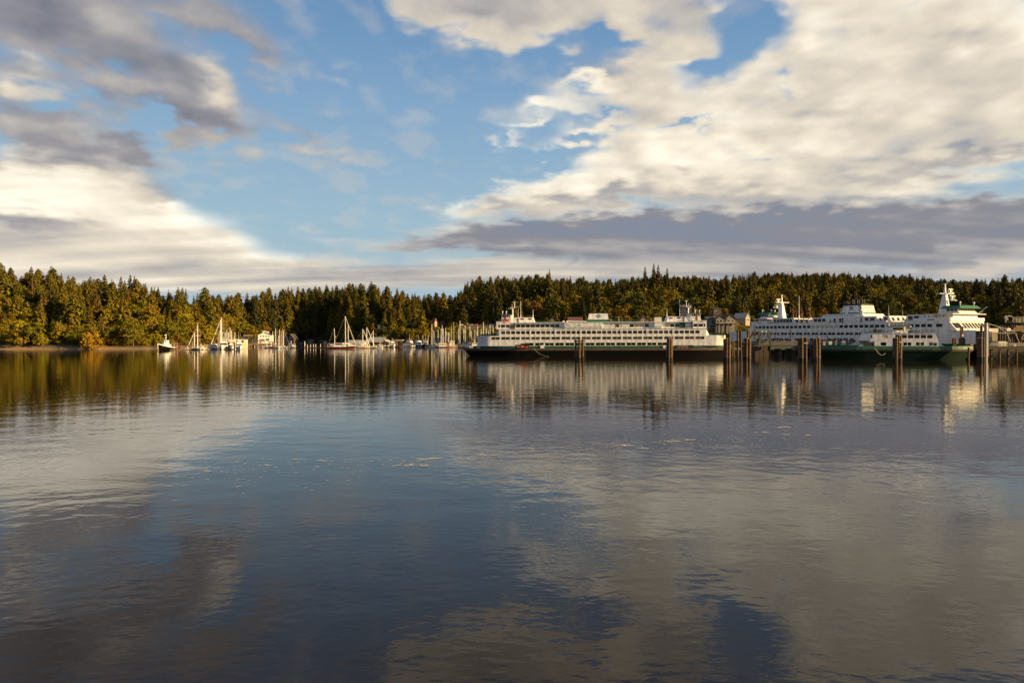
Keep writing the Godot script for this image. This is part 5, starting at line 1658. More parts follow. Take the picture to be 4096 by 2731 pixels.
	pane("window", 0.5, 1.3, M.glass_dark, t, Vector3(fx.call(3510.0), 9.0, z - 0.06))
	# green roofed pilothouse and its clutter
	b = B.new()
	b.span(fx.call(3604.0), fx.call(3668.0), 10.42, 12.9, -2.6, 2.6)
	var pilot := obj("pilothouse", b, M.white_paint, t)
	for k in 5:
		pane("window", 0.85, 0.8, M.glass_dark, pilot, Vector3(fx.call(3609.0 + k * 7.4), 12.1, 2.62))
	pane("door", 0.9, 2.1, M.door_red, pilot, Vector3(fx.call(3627.5), 11.5, 2.66))
	b = B.new()
	b.taper(fx.call(3598.0), fx.call(3676.0), -3.4, 3.4, 12.9, fx.call(3600.0), fx.call(3674.0), -3.1, 3.1, 13.2)
	obj("pilothouse_roof", b, M.green_dark, t)
	b = B.new()
	for k in 9:
		b.span(fx.call(3602.0 + k * 8.0), fx.call(3606.0 + k * 8.0), 13.2, 13.2 + 0.4 + 0.4 * (k % 3), 1.0, 2.0)
	obj("roof_gear", b, M.steel, t)
	mast_part("mast", t, M.steel, [[Vector3(fx.call(3597.0), 13.2, 0), Vector3(fx.call(3597.0), 21.5, 0), 0.14, 0.08], [Vector3(fx.call(3597.0), 13.2, 0), Vector3(fx.call(3597.0), 14.8, 0), 0.4, 0.2], [Vector3(fx.call(3597.0), 17.6, 0), Vector3(fx.call(3597.0), 18.4, 0), 0.26, 0.26], [Vector3(fx.call(3598.0), 13.4, 0), Vector3(fx.call(3614.0), 15.8, 0), 0.06, 0.06]])
	mast_part("mast", t, M.steel, [[Vector3(fx.call(3650.0), 13.2, 0), Vector3(fx.call(3650.0), 19.8, 0), 0.13, 0.08], [Vector3(fx.call(3650.0), 13.2, 0), Vector3(fx.call(3651.0), 14.6, 0), 0.42, 0.2], [Vector3(fx.call(3652.0), 13.6, 0), Vector3(fx.call(3672.0), 16.2, 0), 0.06, 0.06]])
	mast_part("davit", t, M.steel, [[Vector3(fx.call(3575.0), 10.4, 3), Vector3(fx.call(3578.0), 13.0, 3), 0.12, 0.1], [Vector3(fx.call(3618.0), 13.2, -1), Vector3(fx.call(3618.0), 15.6, -1), 0.09, 0.09], [Vector3(fx.call(3628.0), 13.2, -1), Vector3(fx.call(3628.0), 15.8, -1), 0.09, 0.09]])
	b = B.new()
	b.ball(Vector3(fx.call(3612.0), 11.0, 4.4), Vector3(1.1, 0.5, 0.5)); b.tube(Vector3(fx.call(3643.0), 10.42, 4.0), Vector3(fx.call(3643.0), 13.0, 4.0), 0.22, 0.18)
	b.ball(Vector3(fx.call(3668.5), 13.0, 3.2), Vector3(0.3, 0.36, 0.3))
	obj("raft_canister", b, M.white_plain, t)
	b = B.new()
	b.span(fx.call(3652.0), fx.call(3673.0), 12.0, 12.5, 3.4, 3.6); b.span(fx.call(3657.0), fx.call(3673.0), 10.42, 11.4, 3.6, 4.6)
	b.span(fx.call(3549.0), fx.call(3560.0), 10.42, 11.9, 2.0, 3.2)
	obj("deck_locker", b, M.green_dark, t)
	b = B.new()
	b.tube(Vector3(fx.call(3644.0), 11.5, 3.5), Vector3(fx.call(3644.0), 11.5, 3.6), 0.55, 0.55, 12)
	obj("life_ring", b, M.siding_orange, t)
	b = B.new()
	b.rail(Vector3(fx.call(3516.0), 10.42, z - 0.2), Vector3(fx.call(3610.0), 10.42, z - 0.2), 1.05, 1.3, 0.045, 3)
	b.rail(Vector3(fx.call(3672.0), 10.42, z - 0.2), Vector3(fx.call(3744.0), 10.42, z - 0.2), 1.05, 1.3, 0.045, 3)
	b.rail(Vector3(fx.call(3516.0), 10.42, -z + 0.2), Vector3(fx.call(3744.0), 10.42, -z + 0.2), 1.05, 1.6, 0.045, 3)
	obj("roof_railing", b, M.green_dark, t)
	mast_part("stern_staff", t, M.steel, [[Vector3(fx.call(3698.0), 10.42, 5), Vector3(fx.call(3698.0), 12.3, 5), 0.1, 0.06]])
	b = B.new()
	var pts := [Vector3(fx.call(3521.0), 4.4, z + 0.2), Vector3(fx.call(3534.0), 2.4, z + 0.5), Vector3(fx.call(3544.0), 1.7, z + 0.5), Vector3(fx.call(3552.0), 1.8, z + 0.5), Vector3(fx.call(3561.0), 2.5, z + 0.3)]
	for i in 4: b.tube(t.transform * pts[i], t.transform * pts[i + 1], 0.11, 0.11, 5)
	tag(obj("mooring_rope", b, M.rope), "thick brown rope looped down the small ferry's dark hull", "rope")

# ---------------------------------------------------------------- pilings and docks
var pile_count := 0

func piles(label: String, d: float, list: Array, extra: Callable, called := "piling_cluster", category := "piling", group := "mooring pilings") -> Node3D:
	# list of [photo x, top row, radius, nearer by]; every pile stands in the water
	var mid := 0.0
	for k in list: mid += wx(k[0], d)
	mid /= list.size()
	var t := thing(called, label, category, Vector3(mid, 0, -d), 0.0, group)
	for k in list:
		pile_count += 1
		var b := B.new()
		var r := RandomNumberGenerator.new()
		r.seed = pile_count
		var dz: float = k[3] if k.size() > 3 else 0.0
		var x := wx(k[0], d) - mid
		var top := wy(k[1], d)
		var lean := Vector3(r.randf_range(-0.22, 0.22), 0, r.randf_range(-0.22, 0.22))
		var rad: float = k[2] * (1.2 if list.size() > 4 else 1.0)
		b.tube(Vector3(x, -3, dz), Vector3(x, top * 0.5, dz) + lean * 0.5, rad * 1.08, rad, 9)
		b.tube(Vector3(x, top * 0.5, dz) + lean * 0.5, Vector3(x, top, dz) + lean, rad, rad * 0.92, 9)
		var shaft := obj("pile", b, M.pile_wood, t)
		b = B.new()
		b.tube(Vector3(x, top - 0.05, dz) + lean, Vector3(x, top + r.randf_range(0.08, 0.3), dz) + lean, rad * 0.9, rad * r.randf_range(0.3, 0.8), 8)
		obj("worn_top", b, M.worn_wood, shaft)
		b = B.new()
		b.tube(Vector3(x, -0.5, dz), Vector3(x, r.randf_range(0.9, 1.5), dz), rad * 1.13, rad * 1.1, 9)
		obj("weed_band", b, M.weed, shaft)
	if extra.is_null() == false:
		extra.call(t, mid)
	return t

func wrap_band(t: Node3D, x: float, y: float, z: float, w: float, h: float, m: Material, called: String) -> void:
	var b := B.new()
	b.box(Vector3(x, y, z), Vector3(w, h, w))
	obj(called, b, m, t)

func nothing() -> Callable:
	return func(_t, _m): pass

func pilings() -> void:
	piles("three tall separate round piles with a crossbeam, in front of the long ferry's middle", 262, [[2304, 1360, 0.42], [2317, 1358, 0.46, 0.8], [2331.5, 1357, 0.42]], func(t, m):
		var b := B.new()
		b.span(wx(2298, 262) - m, wx(2338, 262) - m, wy(1367, 262), wy(1361, 262), -0.75, -0.45)
		obj("crossbeam", b, M.timber, t)
		b = B.new()
		b.tube(Vector3(wx(2339, 262) - m, -2, 0.3), Vector3(wx(2339, 262) - m, wy(1352, 262), 0.3), 0.09, 0.08)
		b.bar(Vector3(wx(2297, 262) - m, wy(1358, 262), 0), Vector3(wx(2340, 262) - m, wy(1355, 262), 0), 0.1, 0.1)
		obj("marker_pole", b, M.timber, t))
	piles("tight bundle of lit piles in front of the long ferry's right end", 258, [[2670, 1356, 0.34], [2675, 1354, 0.36, 0.5], [2680, 1350, 0.36, -0.3], [2684, 1355, 0.34, 0.5], [2688, 1357, 0.34], [2677, 1355, 0.36, -0.8], [2685, 1356, 0.34, -0.8]], func(t, m): wrap_band(t, 0, wy(1362, 258), -0.1, 1.75, 0.25, M.steel, "cable_band"))
	piles("thick bundle of piles hiding the long ferry's right tip", 255, [[2900, 1358, 0.42], [2905, 1356, 0.42, 0.6], [2910, 1354, 0.42, -0.4], [2914.5, 1356, 0.4, 0.6], [2919, 1357, 0.36, 0.2], [2903, 1357, 0.42, -0.9], [2915, 1358, 0.42, -0.9]], func(t, m): wrap_band(t, -0.2, wy(1366, 255), -0.1, 2.2, 0.25, M.timber, "cable_band"))
	piles("dark stout bundle of piles just left of the green gantry", 272, [[2978, 1354, 0.42], [2984, 1352, 0.45, 0.5], [2990, 1354, 0.42], [2996, 1357, 0.4, 0.4], [3000.5, 1360, 0.3, 0.2], [2987, 1356, 0.42, -0.8]], func(t, m): wrap_band(t, 0, wy(1372, 272), 0, 2.5, 0.25, M.timber, "cable_band"))
	piles("open row of thin dark piles under a timber walkway between two bundles", 268, [[2930, 1364, 0.3], [2937, 1366, 0.22], [2952, 1358, 0.34], [2956, 1360, 0.26, -1.0], [2967, 1366, 0.24]], func(t, m):
		for k in [[2925, 2980, 1366, 1371], [2928, 2976, 1384, 1387]]:
			var b := B.new()
			b.span(wx(k[0], 268) - m, wx(k[1], 268) - m, wy(k[3], 268), wy(k[2], 268), -0.6, 0.0)
			obj("walkway_beam", b, M.timber, t), "piling_row")
	piles("pair of tall black posts left of the far ferry's stern panel", 330, [[2951, 1320, 0.55], [2963, 1317, 0.55, -1.0]], nothing())
	piles("single tall black post between the pale stern panel and the far ferry's cabin", 330, [[2993, 1316, 0.6], [3000, 1318, 0.55, -0.8]], nothing())
	piles("big bundle of piles before the dock, its right side of pale piles glowing", 252, [[3200, 1355, 0.46], [3206, 1352, 0.46, 0.5], [3211, 1350, 0.46, -0.3], [3216.5, 1349, 0.36, 0.3], [3222, 1352, 0.38, 0.5], [3226, 1354, 0.32], [3204, 1354, 0.46, -0.9], [3214, 1352, 0.46, -0.9]], func(t, m): wrap_band(t, wx(3221, 252) - m, wy(1372, 252), 0.3, 1.5, 0.4, M.rope, "rope_lashing"))
	piles("narrower bundle of piles right of the big one, dark with one lit edge", 258, [[3259, 1358, 0.4], [3264, 1354, 0.44, 0.5], [3270, 1350, 0.44], [3275.5, 1352, 0.34, 0.4], [3280, 1354, 0.3, 0.2], [3266, 1355, 0.44, -0.9]], nothing())
	piles("bundle of piles across the small ferry's cabin, dark left, orange lit right", 248, [[3580, 1354, 0.42], [3585, 1352, 0.45, 0.3], [3590, 1353, 0.42], [3594.5, 1341, 0.3, 0.4], [3599.5, 1343, 0.32, 0.6], [3604.5, 1346, 0.3, 0.3], [3583, 1353, 0.42, -0.8], [3597, 1348, 0.3, -0.6]], func(t, m): wrap_band(t, wx(3600, 248) - m, wy(1368, 248), 0.3, 1.3, 0.5, M.rope, "rope_lashing"))
	piles("single short pile standing off the small ferry's bow", 256, [[3875, 1389, 0.38]], nothing())
	piles("very dark stout bundle of piles beside the steel pole, right of the small ferry", 256, [[3918, 1354, 0.46], [3923, 1351, 0.5, 0.4], [3929, 1350, 0.48], [3934, 1354, 0.42, 0.3], [3924, 1352, 0.46, -0.9], [3931, 1353, 0.46, -0.9]], nothing())
	piles("bundle of dark piles with a pale arrow board, against the far ferry's bow wall", 274, [[3843, 1352, 0.42], [3848, 1350, 0.45, 0.3], [3853, 1351, 0.42], [3859, 1353, 0.42, 0.2]], func(t, m):
		var b := B.new()
		b.tri_to(Vector3(wx(3845, 274) - m, wy(1346, 274), 0.9), Vector3(wx(3845, 274) - m, wy(1335, 274), 0.9), Vector3(wx(3853, 274) - m, wy(1341, 274), 0.9), Vector3.BACK)
		b.tri_to(Vector3(wx(3845, 274) - m, wy(1346, 274), 0.82), Vector3(wx(3845, 274) - m, wy(1335, 274), 0.82), Vector3(wx(3853, 274) - m, wy(1341, 274), 0.82), Vector3.FORWARD)
		obj("arrow_board", b, M.cream, t))
	piles("tall dark post standing behind the arrow board piles", 276, [[3846, 1306, 0.34], [3855, 1308, 0.5, -0.8]], nothing())
	piles("tall black post rising left of the small ferry's cabin", 277, [[3499, 1318, 0.5], [3505, 1317, 0.5, -0.4]], func(t, m):
		var b := B.new()
		b.tube(Vector3(0, wy(1320, 277), 0), Vector3(0, wy(1296, 277), 0), 0.2, 0.15)
		obj("light_post", b, M.timber, t))
	piles("tall black post right of the far ferry's bow wall", 272, [[3927, 1302, 0.5], [3933, 1304, 0.45, -0.6]], nothing())
	piles("pair of short black fender piles on the far ferry's right side", 281, [[3814, 1352, 0.42], [3823, 1352, 0.42]], nothing())
	for k in [[3120, "first from left"], [3152, "second from left"]]:
		pass
	# fender piles along the far ferry's side
	var spots := [3088, 3107, 3124, 3146, 3187, 3246, 3316, 3338, 3360, 3384, 3407, 3457, 3478]
	var w := ["leftmost", "second", "third", "fourth", "fifth", "sixth", "seventh", "eighth", "ninth", "tenth", "eleventh", "twelfth", "rightmost"]
	for i in spots.size():
		var X: float = spots[i]
		var d := (1.3 - 0.3 * (far_x(X) + 45.0) / 98.0) * 295.0 - 2.2
		piles("stubby black fender pile against the far ferry's side, %s of the row" % w[i], d, [[X - 2.6, 1353, 0.42], [X + 4.0, 1353, 0.42, 0.3]], nothing(), "fender_pile", "fender pile", "fender piles along the far ferry")
	# the tall steel pole by the bow
	var t := thing("steel_pole", "tall grey steel pole, lit down one side, right of the far ferry's bow", "pole", Vector3(wx(3945, 262), 0, -262))
	var b := B.new()
	b.tube(Vector3(0, -2, 0), Vector3(0, wy(1291, 262), 0), 0.62, 0.6, 12)
	obj("shaft", b, M.steel, t)
	b = B.new()
	b.tube(Vector3(0.95, 1.5, 0.1), Vector3(0.95, wy(1294, 262), 0.1), 0.14, 0.14)
	for k in 5: b.bar(Vector3(0.3, 3.0 + k * 2.2, 0.1), Vector3(0.95, 3.0 + k * 2.2, 0.1), 0.12, 0.12)
	obj("conduit", b, M.grey_paint, t)

func transfer_dock() -> void:
	# trestle with its road deck between the ferries
	var d := 312.0
	var t := thing("transfer_trestle", "low dark trestle dock with green girder and railing before the far ferry", "dock", Vector3(wx(3180, d), 0, -d))
	var x0 := wx(2996, d) - t.position.x; var x1 := wx(3420, d) - t.position.x
	var b := B.new()
	b.span(x0, x1, wy(1379, d), wy(1372, d), -6, 4)
	obj("deck", b, M.concrete, t)
	b = B.new()
	b.span(wx(3070, d) - t.position.x, wx(3235, d) - t.position.x, wy(1393.5, d), wy(1383, d), 3.4, 3.8)
	b.span(x0, x1, wy(1383, d), wy(1379.2, d), 3.2, 3.9)
	obj("girder", b, M.green_steel, t)
	b = B.new()
	b.rail(Vector3(x0 + 4.0, wy(1372, d), 3.9), Vector3(x1, wy(1372, d), 3.9), 1.1, 1.6, 0.05, 3)
	obj("railing", b, M.steel, t)
	for k in 9:
		b = B.new()
		var x := x0 + 2.0 + k * 5.8
		b.span(x - 0.6, x + 0.6, -2.0, wy(1383.2, d), -4.0, 2.6)
		obj("pier", b, M.timber, t)
	for k in 4:
		b = B.new()
		var x := wx(3078 + k * 41.0, d) - t.position.x
		b.span(x - 0.9, x + 0.9, wy(1397, d), wy(1393.6, d), 2.6, 3.9)
		obj("bearing_block", b, M.concrete, t)
	# green A-frame gantry
	d = 308.0
	var g := thing("green_gantry", "pale green A-frame lifting gantry straddling the dock between the ferries", "gantry", Vector3(wx(3047, d), 0, -d))
	var at := func(X: float, Y: float, z: float) -> Vector3: return Vector3(wx(X, d) - g.position.x, wy(Y, d), z)
	var legs := [[3033, 1330, 3020, 1388, 4.6], [3058, 1330, 3073, 1388, 4.6], [3026, 1330, 3011, 1362, -4.0], [3048, 1330, 3054, 1375, -4.0]]
	for k in legs:
		b = B.new()
		b.bar(at.call(k[0], k[1], k[4]), at.call(k[2], k[3], k[4]), 0.75, 0.75)
		obj("leg", b, M.green_steel, g)
	b = B.new()
	b.bar(at.call(3021, 1330.5, 4.6), at.call(3062, 1330.5, 4.6), 1.0, 0.7); b.bar(at.call(3022, 1328, -4.0), at.call(3060, 1328, -4.0), 0.8, 0.6)
	b.bar(at.call(3026, 1330.5, 4.6), at.call(3026, 1328, -4.0), 0.6, 0.5); b.bar(at.call(3058, 1330.5, 4.6), at.call(3058, 1328, -4.0), 0.6, 0.5)
	b.bar(at.call(3026, 1347, 4.6), at.call(3067, 1347, 4.6), 0.3, 0.3)
	obj("head_beam", b, M.green_steel, g)
	for X in [3034, 3050]:
		b = B.new()
		b.ball(at.call(X, 1326.5, 4.4), Vector3(0.4, 0.4, 0.4))
		obj("floodlight", b, M.white_plain, g)
	b = B.new()
	b.span(at.call(3024, 0, 0).x, at.call(3030, 0, 0).x, wy(1362, d), wy(1309, d), -2.5, -1.7)
	obj("hoist_column", b, M.rust, g)
	b = B.new()
	b.bar(at.call(3056, 1322, 2), at.call(3094, 1336, 2), 0.2, 0.2); b.bar(at.call(3056, 1322, 2), at.call(3080, 1339, 2), 0.15, 0.15); b.bar(at.call(3080, 1339, 2), at.call(3094, 1336, 2), 0.15, 0.15)
	b.bar(at.call(3094, 1336, 2), at.call(3092, 1348, 2), 0.25, 0.25); b.bar(at.call(3078, 1330, 2), at.call(3078, 1336, 2), 0.14, 0.14)
	obj("jib", b, M.timber, g)
	b = B.new()
	b.span(at.call(3034, 0, 0).x, at.call(3050, 0, 0).x, wy(1372, d), wy(1356, d), 0.5, 3.2)
	obj("winch_house", b, M.interior, g)
	b = B.new()
	for k in [[3012, 0], [3030, 1], [3045, 2]]:
		b.span(at.call(k[0], 0, 0).x, at.call(k[0] + 17, 0, 0).x, -2, wy(1383.5, d), -3.5, 3.0)
	obj("pedestal", b, M.timber, g)
	# lamp poles and small things along the trestle
	for k in [[3164, 1316, "dark slender post on the trestle left of the big pile bundle"], [3312, 1318, "thin lamp post on the trestle right of the narrower pile bundle"]]:
		var p := thing("lamp_post", k[2], "lamp post", Vector3(wx(k[0], 314.0), wy(1372, 314.0), -314.0), 0.0, "lamp posts on the dock")
		b = B.new()
		b.tube(Vector3.ZERO, Vector3(0, wy(k[1], 314.0) - p.position.y, 0), 0.26 if k[0] < 3200 else 0.12, 0.16 if k[0] < 3200 else 0.08)
		obj("shaft", b, M.timber, p)
		b = B.new()
		b.bar(Vector3(0, wy(k[1], 314.0) - p.position.y, 0), Vector3(-0.5, wy(k[1], 314.0) - p.position.y + 0.35, 0), 0.16, 0.12)
		obj("lamp_arm", b, M.steel, p)
	d = 300.0
	var cab := thing("control_cabinet", "pale square cabinet on two legs at the dock's edge", "cabinet", Vector3(wx(3321.5, d), wy(1383, d), -d))
	b = B.new()
	b.span(-0.72, 0.72, 0.55, 2.0, -0.4, 0.4)
	obj("case", b, M.grey_paint, cab)
	for x in [-0.45, 0.45]:
		b = B.new()
		b.span(x - 0.07, x + 0.07, -0.3, 0.55, -0.07, 0.07)
		obj("leg", b, M.steel, cab)
	cab = thing("toilet_cabin", "blue portable toilet cabin on the dock beside the small ferry's stern", "toilet", Vector3(wx(3374, d), wy(1384, d), -d))
	b = B.new()
	b.span(-0.75, 0.75, 0.0, 2.0, -0.6, 0.6); b.taper(-0.8, 0.8, -0.65, 0.65, 2.0, -0.6, 0.6, -0.5, 0.5, 2.25)
	obj("cabin", b, M.blue_pale, cab)
	b = B.new()
	b.span(-0.45, 0.45, 0.1, 1.75, 0.6, 0.64)
	obj("door", b, M.blue, cab)
	tag(func_box("equipment_box", 3297, 1385, 300.0, 1.1, 2.3, 0.9, M.siding_tan), "tan upright equipment box left of the pale cabinet on the dock", "box")
	tag(func_box("equipment_box", 3344, 1383, 300.0, 0.8, 2.4, 0.8, M.siding_grey), "grey upright equipment box between the pale cabinet and the blue toilet", "box")
	d = 303.0
	var w := thing("dock_platform", "rusty platform with railings stretching behind the small ferry's stern", "dock", Vector3(wx(3390, d), 0, -d))
	b = B.new()
	b.span(wx(3290, d) - w.position.x, wx(3470, d) - w.position.x, wy(1394, d), wy(1385, d), -3.0, 4.2)
	obj("deck", b, M.rust, w)
	b = B.new()
	b.rail(Vector3(wx(3345, d) - w.position.x, wy(1385, d), 4.0), Vector3(wx(3468, d) - w.position.x, wy(1385, d), 4.0), 1.1, 1.5, 0.06, 3)
	obj("railing", b, M.timber, w)
	for k in 5:
		b = B.new()
		b.tube(Vector3(-9.0 + k * 4.6, -2, 2.0), Vector3(-9.0 + k * 4.6, wy(1394, d), 2.0), 0.45, 0.42, 8)
		obj("pile", b, M.pile_wood, w)

func func_box(called: String, X: float, Y: float, d: float, w: float, h: float, deep: float, m: Material) -> MeshInstance3D:
	var b := B.new()
	b.span(-w * 0.5, w * 0.5, 0.0, h, -deep * 0.5, deep * 0.5)
	var o := obj(called, b, m)
	o.position = Vector3(wx(X, d), wy(Y, d), -d)
	return o

func right_dock() -> void:
	var d := 276.0
	var t := thing("timber_dock", "dark timber dock on piles running off the frame at the right", "dock", Vector3(wx(4050, d), 0, -d))
	var ox := t.position.x
	var b := B.new()
	b.span(wx(3946, d) - ox, wx(4600, d) - ox, wy(1397, d), wy(1384, d), -9, 2)
	obj("deck", b, M.timber, t)
	for k in 14:
		b = B.new()
		var x := wx(3958 + k * 34.0, d) - ox
		b.tube(Vector3(x, -2, 1.2), Vector3(x, wy(1397, d), 1.2), 0.42, 0.4, 8)
		obj("pile", b, M.pile_wood, t)
		b = B.new()
		b.tube(Vector3(x + 1.2, -2, -5.0), Vector3(x + 1.2, wy(1397, d), -5.0), 0.42, 0.4, 8)
		obj("pile", b, M.pile_wood, t)
	for k in 4:
		b = B.new()
		var x := wx(3958 + k * 68.0, d) - ox
		b.bar(Vector3(x, 0.5, 1.7), Vector3(x + 3.4, wy(1398, d), 1.7), 0.25, 0.25)
		obj("brace", b, M.timber, t)
	b = B.new()
	b.rail(Vector3(wx(3952, d) - ox, wy(1384, d), 1.8), Vector3(wx(4600, d) - ox, wy(1384, d), 1.8), 1.2, 1.3, 0.07, 3)
	obj("railing", b, M.grey_paint, t)
	# oddments on the dock
	tag(func_box("shipping_crate", 4006, 1384, 275.0, 3.0, 1.9, 1.6, M.cream), "cream box container on the timber dock", "crate")
	tag(func_box("white_bin", 4031, 1384, 274.6, 0.55, 1.6, 0.6, M.white_plain), "narrow white bin just right of the cream container", "bin")
	tag(func_box("white_bin", 4062, 1390, 274.4, 0.5, 1.4, 0.5, M.white_plain), "narrow white bin under the timber tower", "bin")
	tag(func_box("orange_barrier", 3888, 1381, 282.0, 1.2, 0.5, 0.5, M.orange), "small orange barrier on the dock left of the very dark piles", "barrier")
	tag(func_box("orange_barrier", 4075, 1388, 274.2, 0.5, 0.7, 0.4, M.orange), "small orange barrier low on the right timber dock", "barrier")
	# beige building
	d = 296.0
	var h := thing("dock_office", "low beige building with pale roof edge behind the steel pole", "building", Vector3(wx(3974, d), wy(1384, d), -d))
	b = B.new()
	b.span(-2.9, 2.0, 0.0, wy(1330, d) - h.position.y, -3, 0)
	obj("wall", b, M.siding_tan, h)
	b = B.new()
	b.span(-3.1, 2.3, wy(1330, d) - h.position.y, wy(1313, d) - h.position.y, -3.2, 0.3)
	obj("roof", b, M.cream, h)
	b = B.new()
	b.span(-2.8, 1.9, 0.4, 2.2, 0.01, 0.06)
	obj("garage_door", b, M.interior, h)
	# timber tower
	d = 282.0
	var w := thing("timber_tower", "dark timber loading tower with platform and braces at the frame's right end", "tower", Vector3(wx(4066, d), 0, -d))
	ox = w.position.x
	for k in [4000, 4010, 4020, 4048, 4056, 4066, 4084, 4106, 4130, 4150]:
		b = B.new()
		var x := wx(k, d) - ox
		b.tube(Vector3(x, wy(1390, d), 0), Vector3(x, wy(1301 if k < 4030 else 1292, d), 0), 0.4, 0.38, 8)
		obj("post", b, M.timber, w)
	for k in [[4040, 4160, 1290, 1294], [4084, 4160, 1326, 1329], [4084, 4160, 1354, 1358]]:
		b = B.new()
		b.span(wx(k[0], d) - ox, wx(k[1], d) - ox, wy(k[3], d), wy(k[2], d), 0.4, 0.75)
		obj("crossbeam", b, M.plank if k[0] > 4050 else M.timber, w)
	for k in [[4084, 1300, 4120, 1352], [4120, 1300, 4084, 1352], [4058, 1330, 4076, 1372]]:
		b = B.new()
		b.bar(Vector3(wx(k[0], d) - ox, wy(k[1], d), 0.5), Vector3(wx(k[2], d) - ox, wy(k[3], d), 0.5), 0.4, 0.35)
		obj("brace", b, M.plank, w)
	b = B.new()
	b.span(wx(4046, d) - ox, wx(4160, d) - ox, wy(1291, d), wy(1288, d), -4, 1.2)
	obj("platform", b, M.green_dark, w)
	b = B.new()
	b.rail(Vector3(wx(4046, d) - ox, wy(1288, d), 1.0), Vector3(wx(4160, d) - ox, wy(1288, d), 1.0), 1.9, 1.4, 0.08, 3)
	obj("railing", b, M.grey_paint, w)
	b = B.new()
	for k in 3: b.box(Vector3(wx(4080, d) - ox, wy(1290.0 - 0.0, d) - 0.8 * k - 1.6, 0.3), Vector3(4.0 + k * 2.0, 0.5, 0.8))
	obj("stacked_plank", b, M.plank, w)
	for k in [[4072, "left"], [4079, "right"]]:
		var y := thing("yellow_drum", "bright yellow drum on the timber tower's platform, %s of the pair" % k[1], "drum", Vector3(wx(k[0], d), wy(1288, d), -d + 0.4), 0.0, "yellow drums")
		b = B.new()
		b.tube(Vector3(0, 0, 0), Vector3(0, 0.85, 0), 0.42, 0.42, 12)
		obj("body", b, M.yellow, y)
		b = B.new()
		b.ball(Vector3(0, 0.85, 0), Vector3(0.4, 0.15, 0.4))
		obj("lid", b, M.yellow, y)
	# floodlights and gangway booms
	for k in [[3963, 1320, "white floodlight head on a boom over the beige building", -1.0], [4037, 1318, "white floodlight head in front of the timber tower", 1.0]]:
		var f := thing("floodlight", k[2], "floodlight", Vector3(wx(k[0], 270), wy(k[1], 270), -270), 0.0, "dock floodlights")
		b = B.new()
		b.prism(PackedVector2Array([Vector2(-0.9, -0.3), Vector2(0.9, -0.3), Vector2(0.9, 0.3), Vector2(-0.9, 0.3)]), -0.6, PackedVector2Array([Vector2(-0.7, -0.2), Vector2(0.5, -0.2), Vector2(0.5, 0.2), Vector2(-0.7, 0.2)]), 0.6)
		obj("lamp_head", b, M.white_plain, f)
		b = B.new()
		b.bar(Vector3(-0.2, 0.6, 0), Vector3(-0.3, 1.5, 0), 0.3, 0.3)
		b.bar(Vector3(0, -0.5, -0.3), Vector3(0.0 if k[3] > 0 else -1.6, wy(1384, 270) - f.position.y, -0.3), 0.3, 0.3)
		obj("bracket", b, M.rust, f)
	b = B.new()
	d = 268.0
	for k in [[3950, 1293, 4062, 1326], [3995, 1308, 4026, 1330], [3996, 1332, 4060, 1332], [4030, 1335, 4045, 1366]]:
		b.bar(W(k[0], k[1], d), W(k[2], k[3], d), 0.22, 0.22)
	tag(obj("gangway_boom", b, M.grey_paint), "grey slanting boom and stays reaching from the steel pole to the timber tower", "boom")
	b = B.new()
	for k in [[4020, 1268, 4040, 1264], [4030, 1270, 4032, 1280], [4036, 1262, 4050, 1266], [4018, 1272, 4026, 1262]]:
		b.bar(W(k[0], k[1], 285), W(k[2], k[3], 285), 0.35, 0.3)
	b.tube(W(4024, 1290, 285), W(4024, 1268, 285), 0.2, 0.2)
	tag(obj("surveillance_mast", b, M.grey_paint), "cluster of pale lamps and gear on a post left of the timber tower", "lamp post")

# ---------------------------------------------------------------- marina
func hull_mesh(l: float, beam: float, bow_h: float, stern_h: float, full := 0.75, keel := 0.5, key_only := "") -> ArrayMesh:
	# bow towards +x; a lofted shell closed by a deck
	var key := "hull %.1f %.1f %.1f %.1f %.2f %s" % [l, beam, bow_h, stern_h, full, key_only]
	if cache.has(key):
		return cache[key]
	var b := B.new()
	var n := 12
	var rows := []
	for i in n + 1:
		var t := float(i) / n
		var w := beam * 0.5 * (full + (1.0 - full) * sin(minf(t / 0.45, 1.0) * PI / 2.0)) * (1.0 if t < 0.5 else pow(cos((t - 0.5) * PI), 0.62))
		w = maxf(w, 0.02)
		var sheer := lerpf(stern_h, bow_h, t * t) - 0.12 * sin(PI * t) * bow_h
		var rake := 0.0 if t < 0.6 else (t - 0.6) / 0.4
		var ring := []
		for j in 6:
			var u := j / 5.0
			var y := lerpf(-keel * (1.0 - rake * 0.8), sheer, u)
			var ww := w * pow(u, 0.45) * (0.82 + 0.18 * u)
			ring.append(Vector3((t - 0.5) * l - rake * (1.0 - u) * l * 0.07, y, ww))
		rows.append(ring)
	for i in n:
		for j in 5:
			for s in [1.0, -1.0]:
				var f := Vector3(1, 1, s)
				b.quad_to(rows[i][j] * f, rows[i][j + 1] * f, rows[i + 1][j + 1] * f, rows[i + 1][j] * f, Vector3(0.1, -0.1, s))
		b.quad_to(rows[i][5], rows[i + 1][5], rows[i + 1][5] * Vector3(1, 1, -1), rows[i][5] * Vector3(1, 1, -1), Vector3.UP)
	for j in 5:
		b.quad_to(rows[0][j], rows[0][j + 1], rows[0][j + 1] * Vector3(1, 1, -1), rows[0][j] * Vector3(1, 1, -1), Vector3.LEFT)
	cache[key] = b.mesh()
	return cache[key]

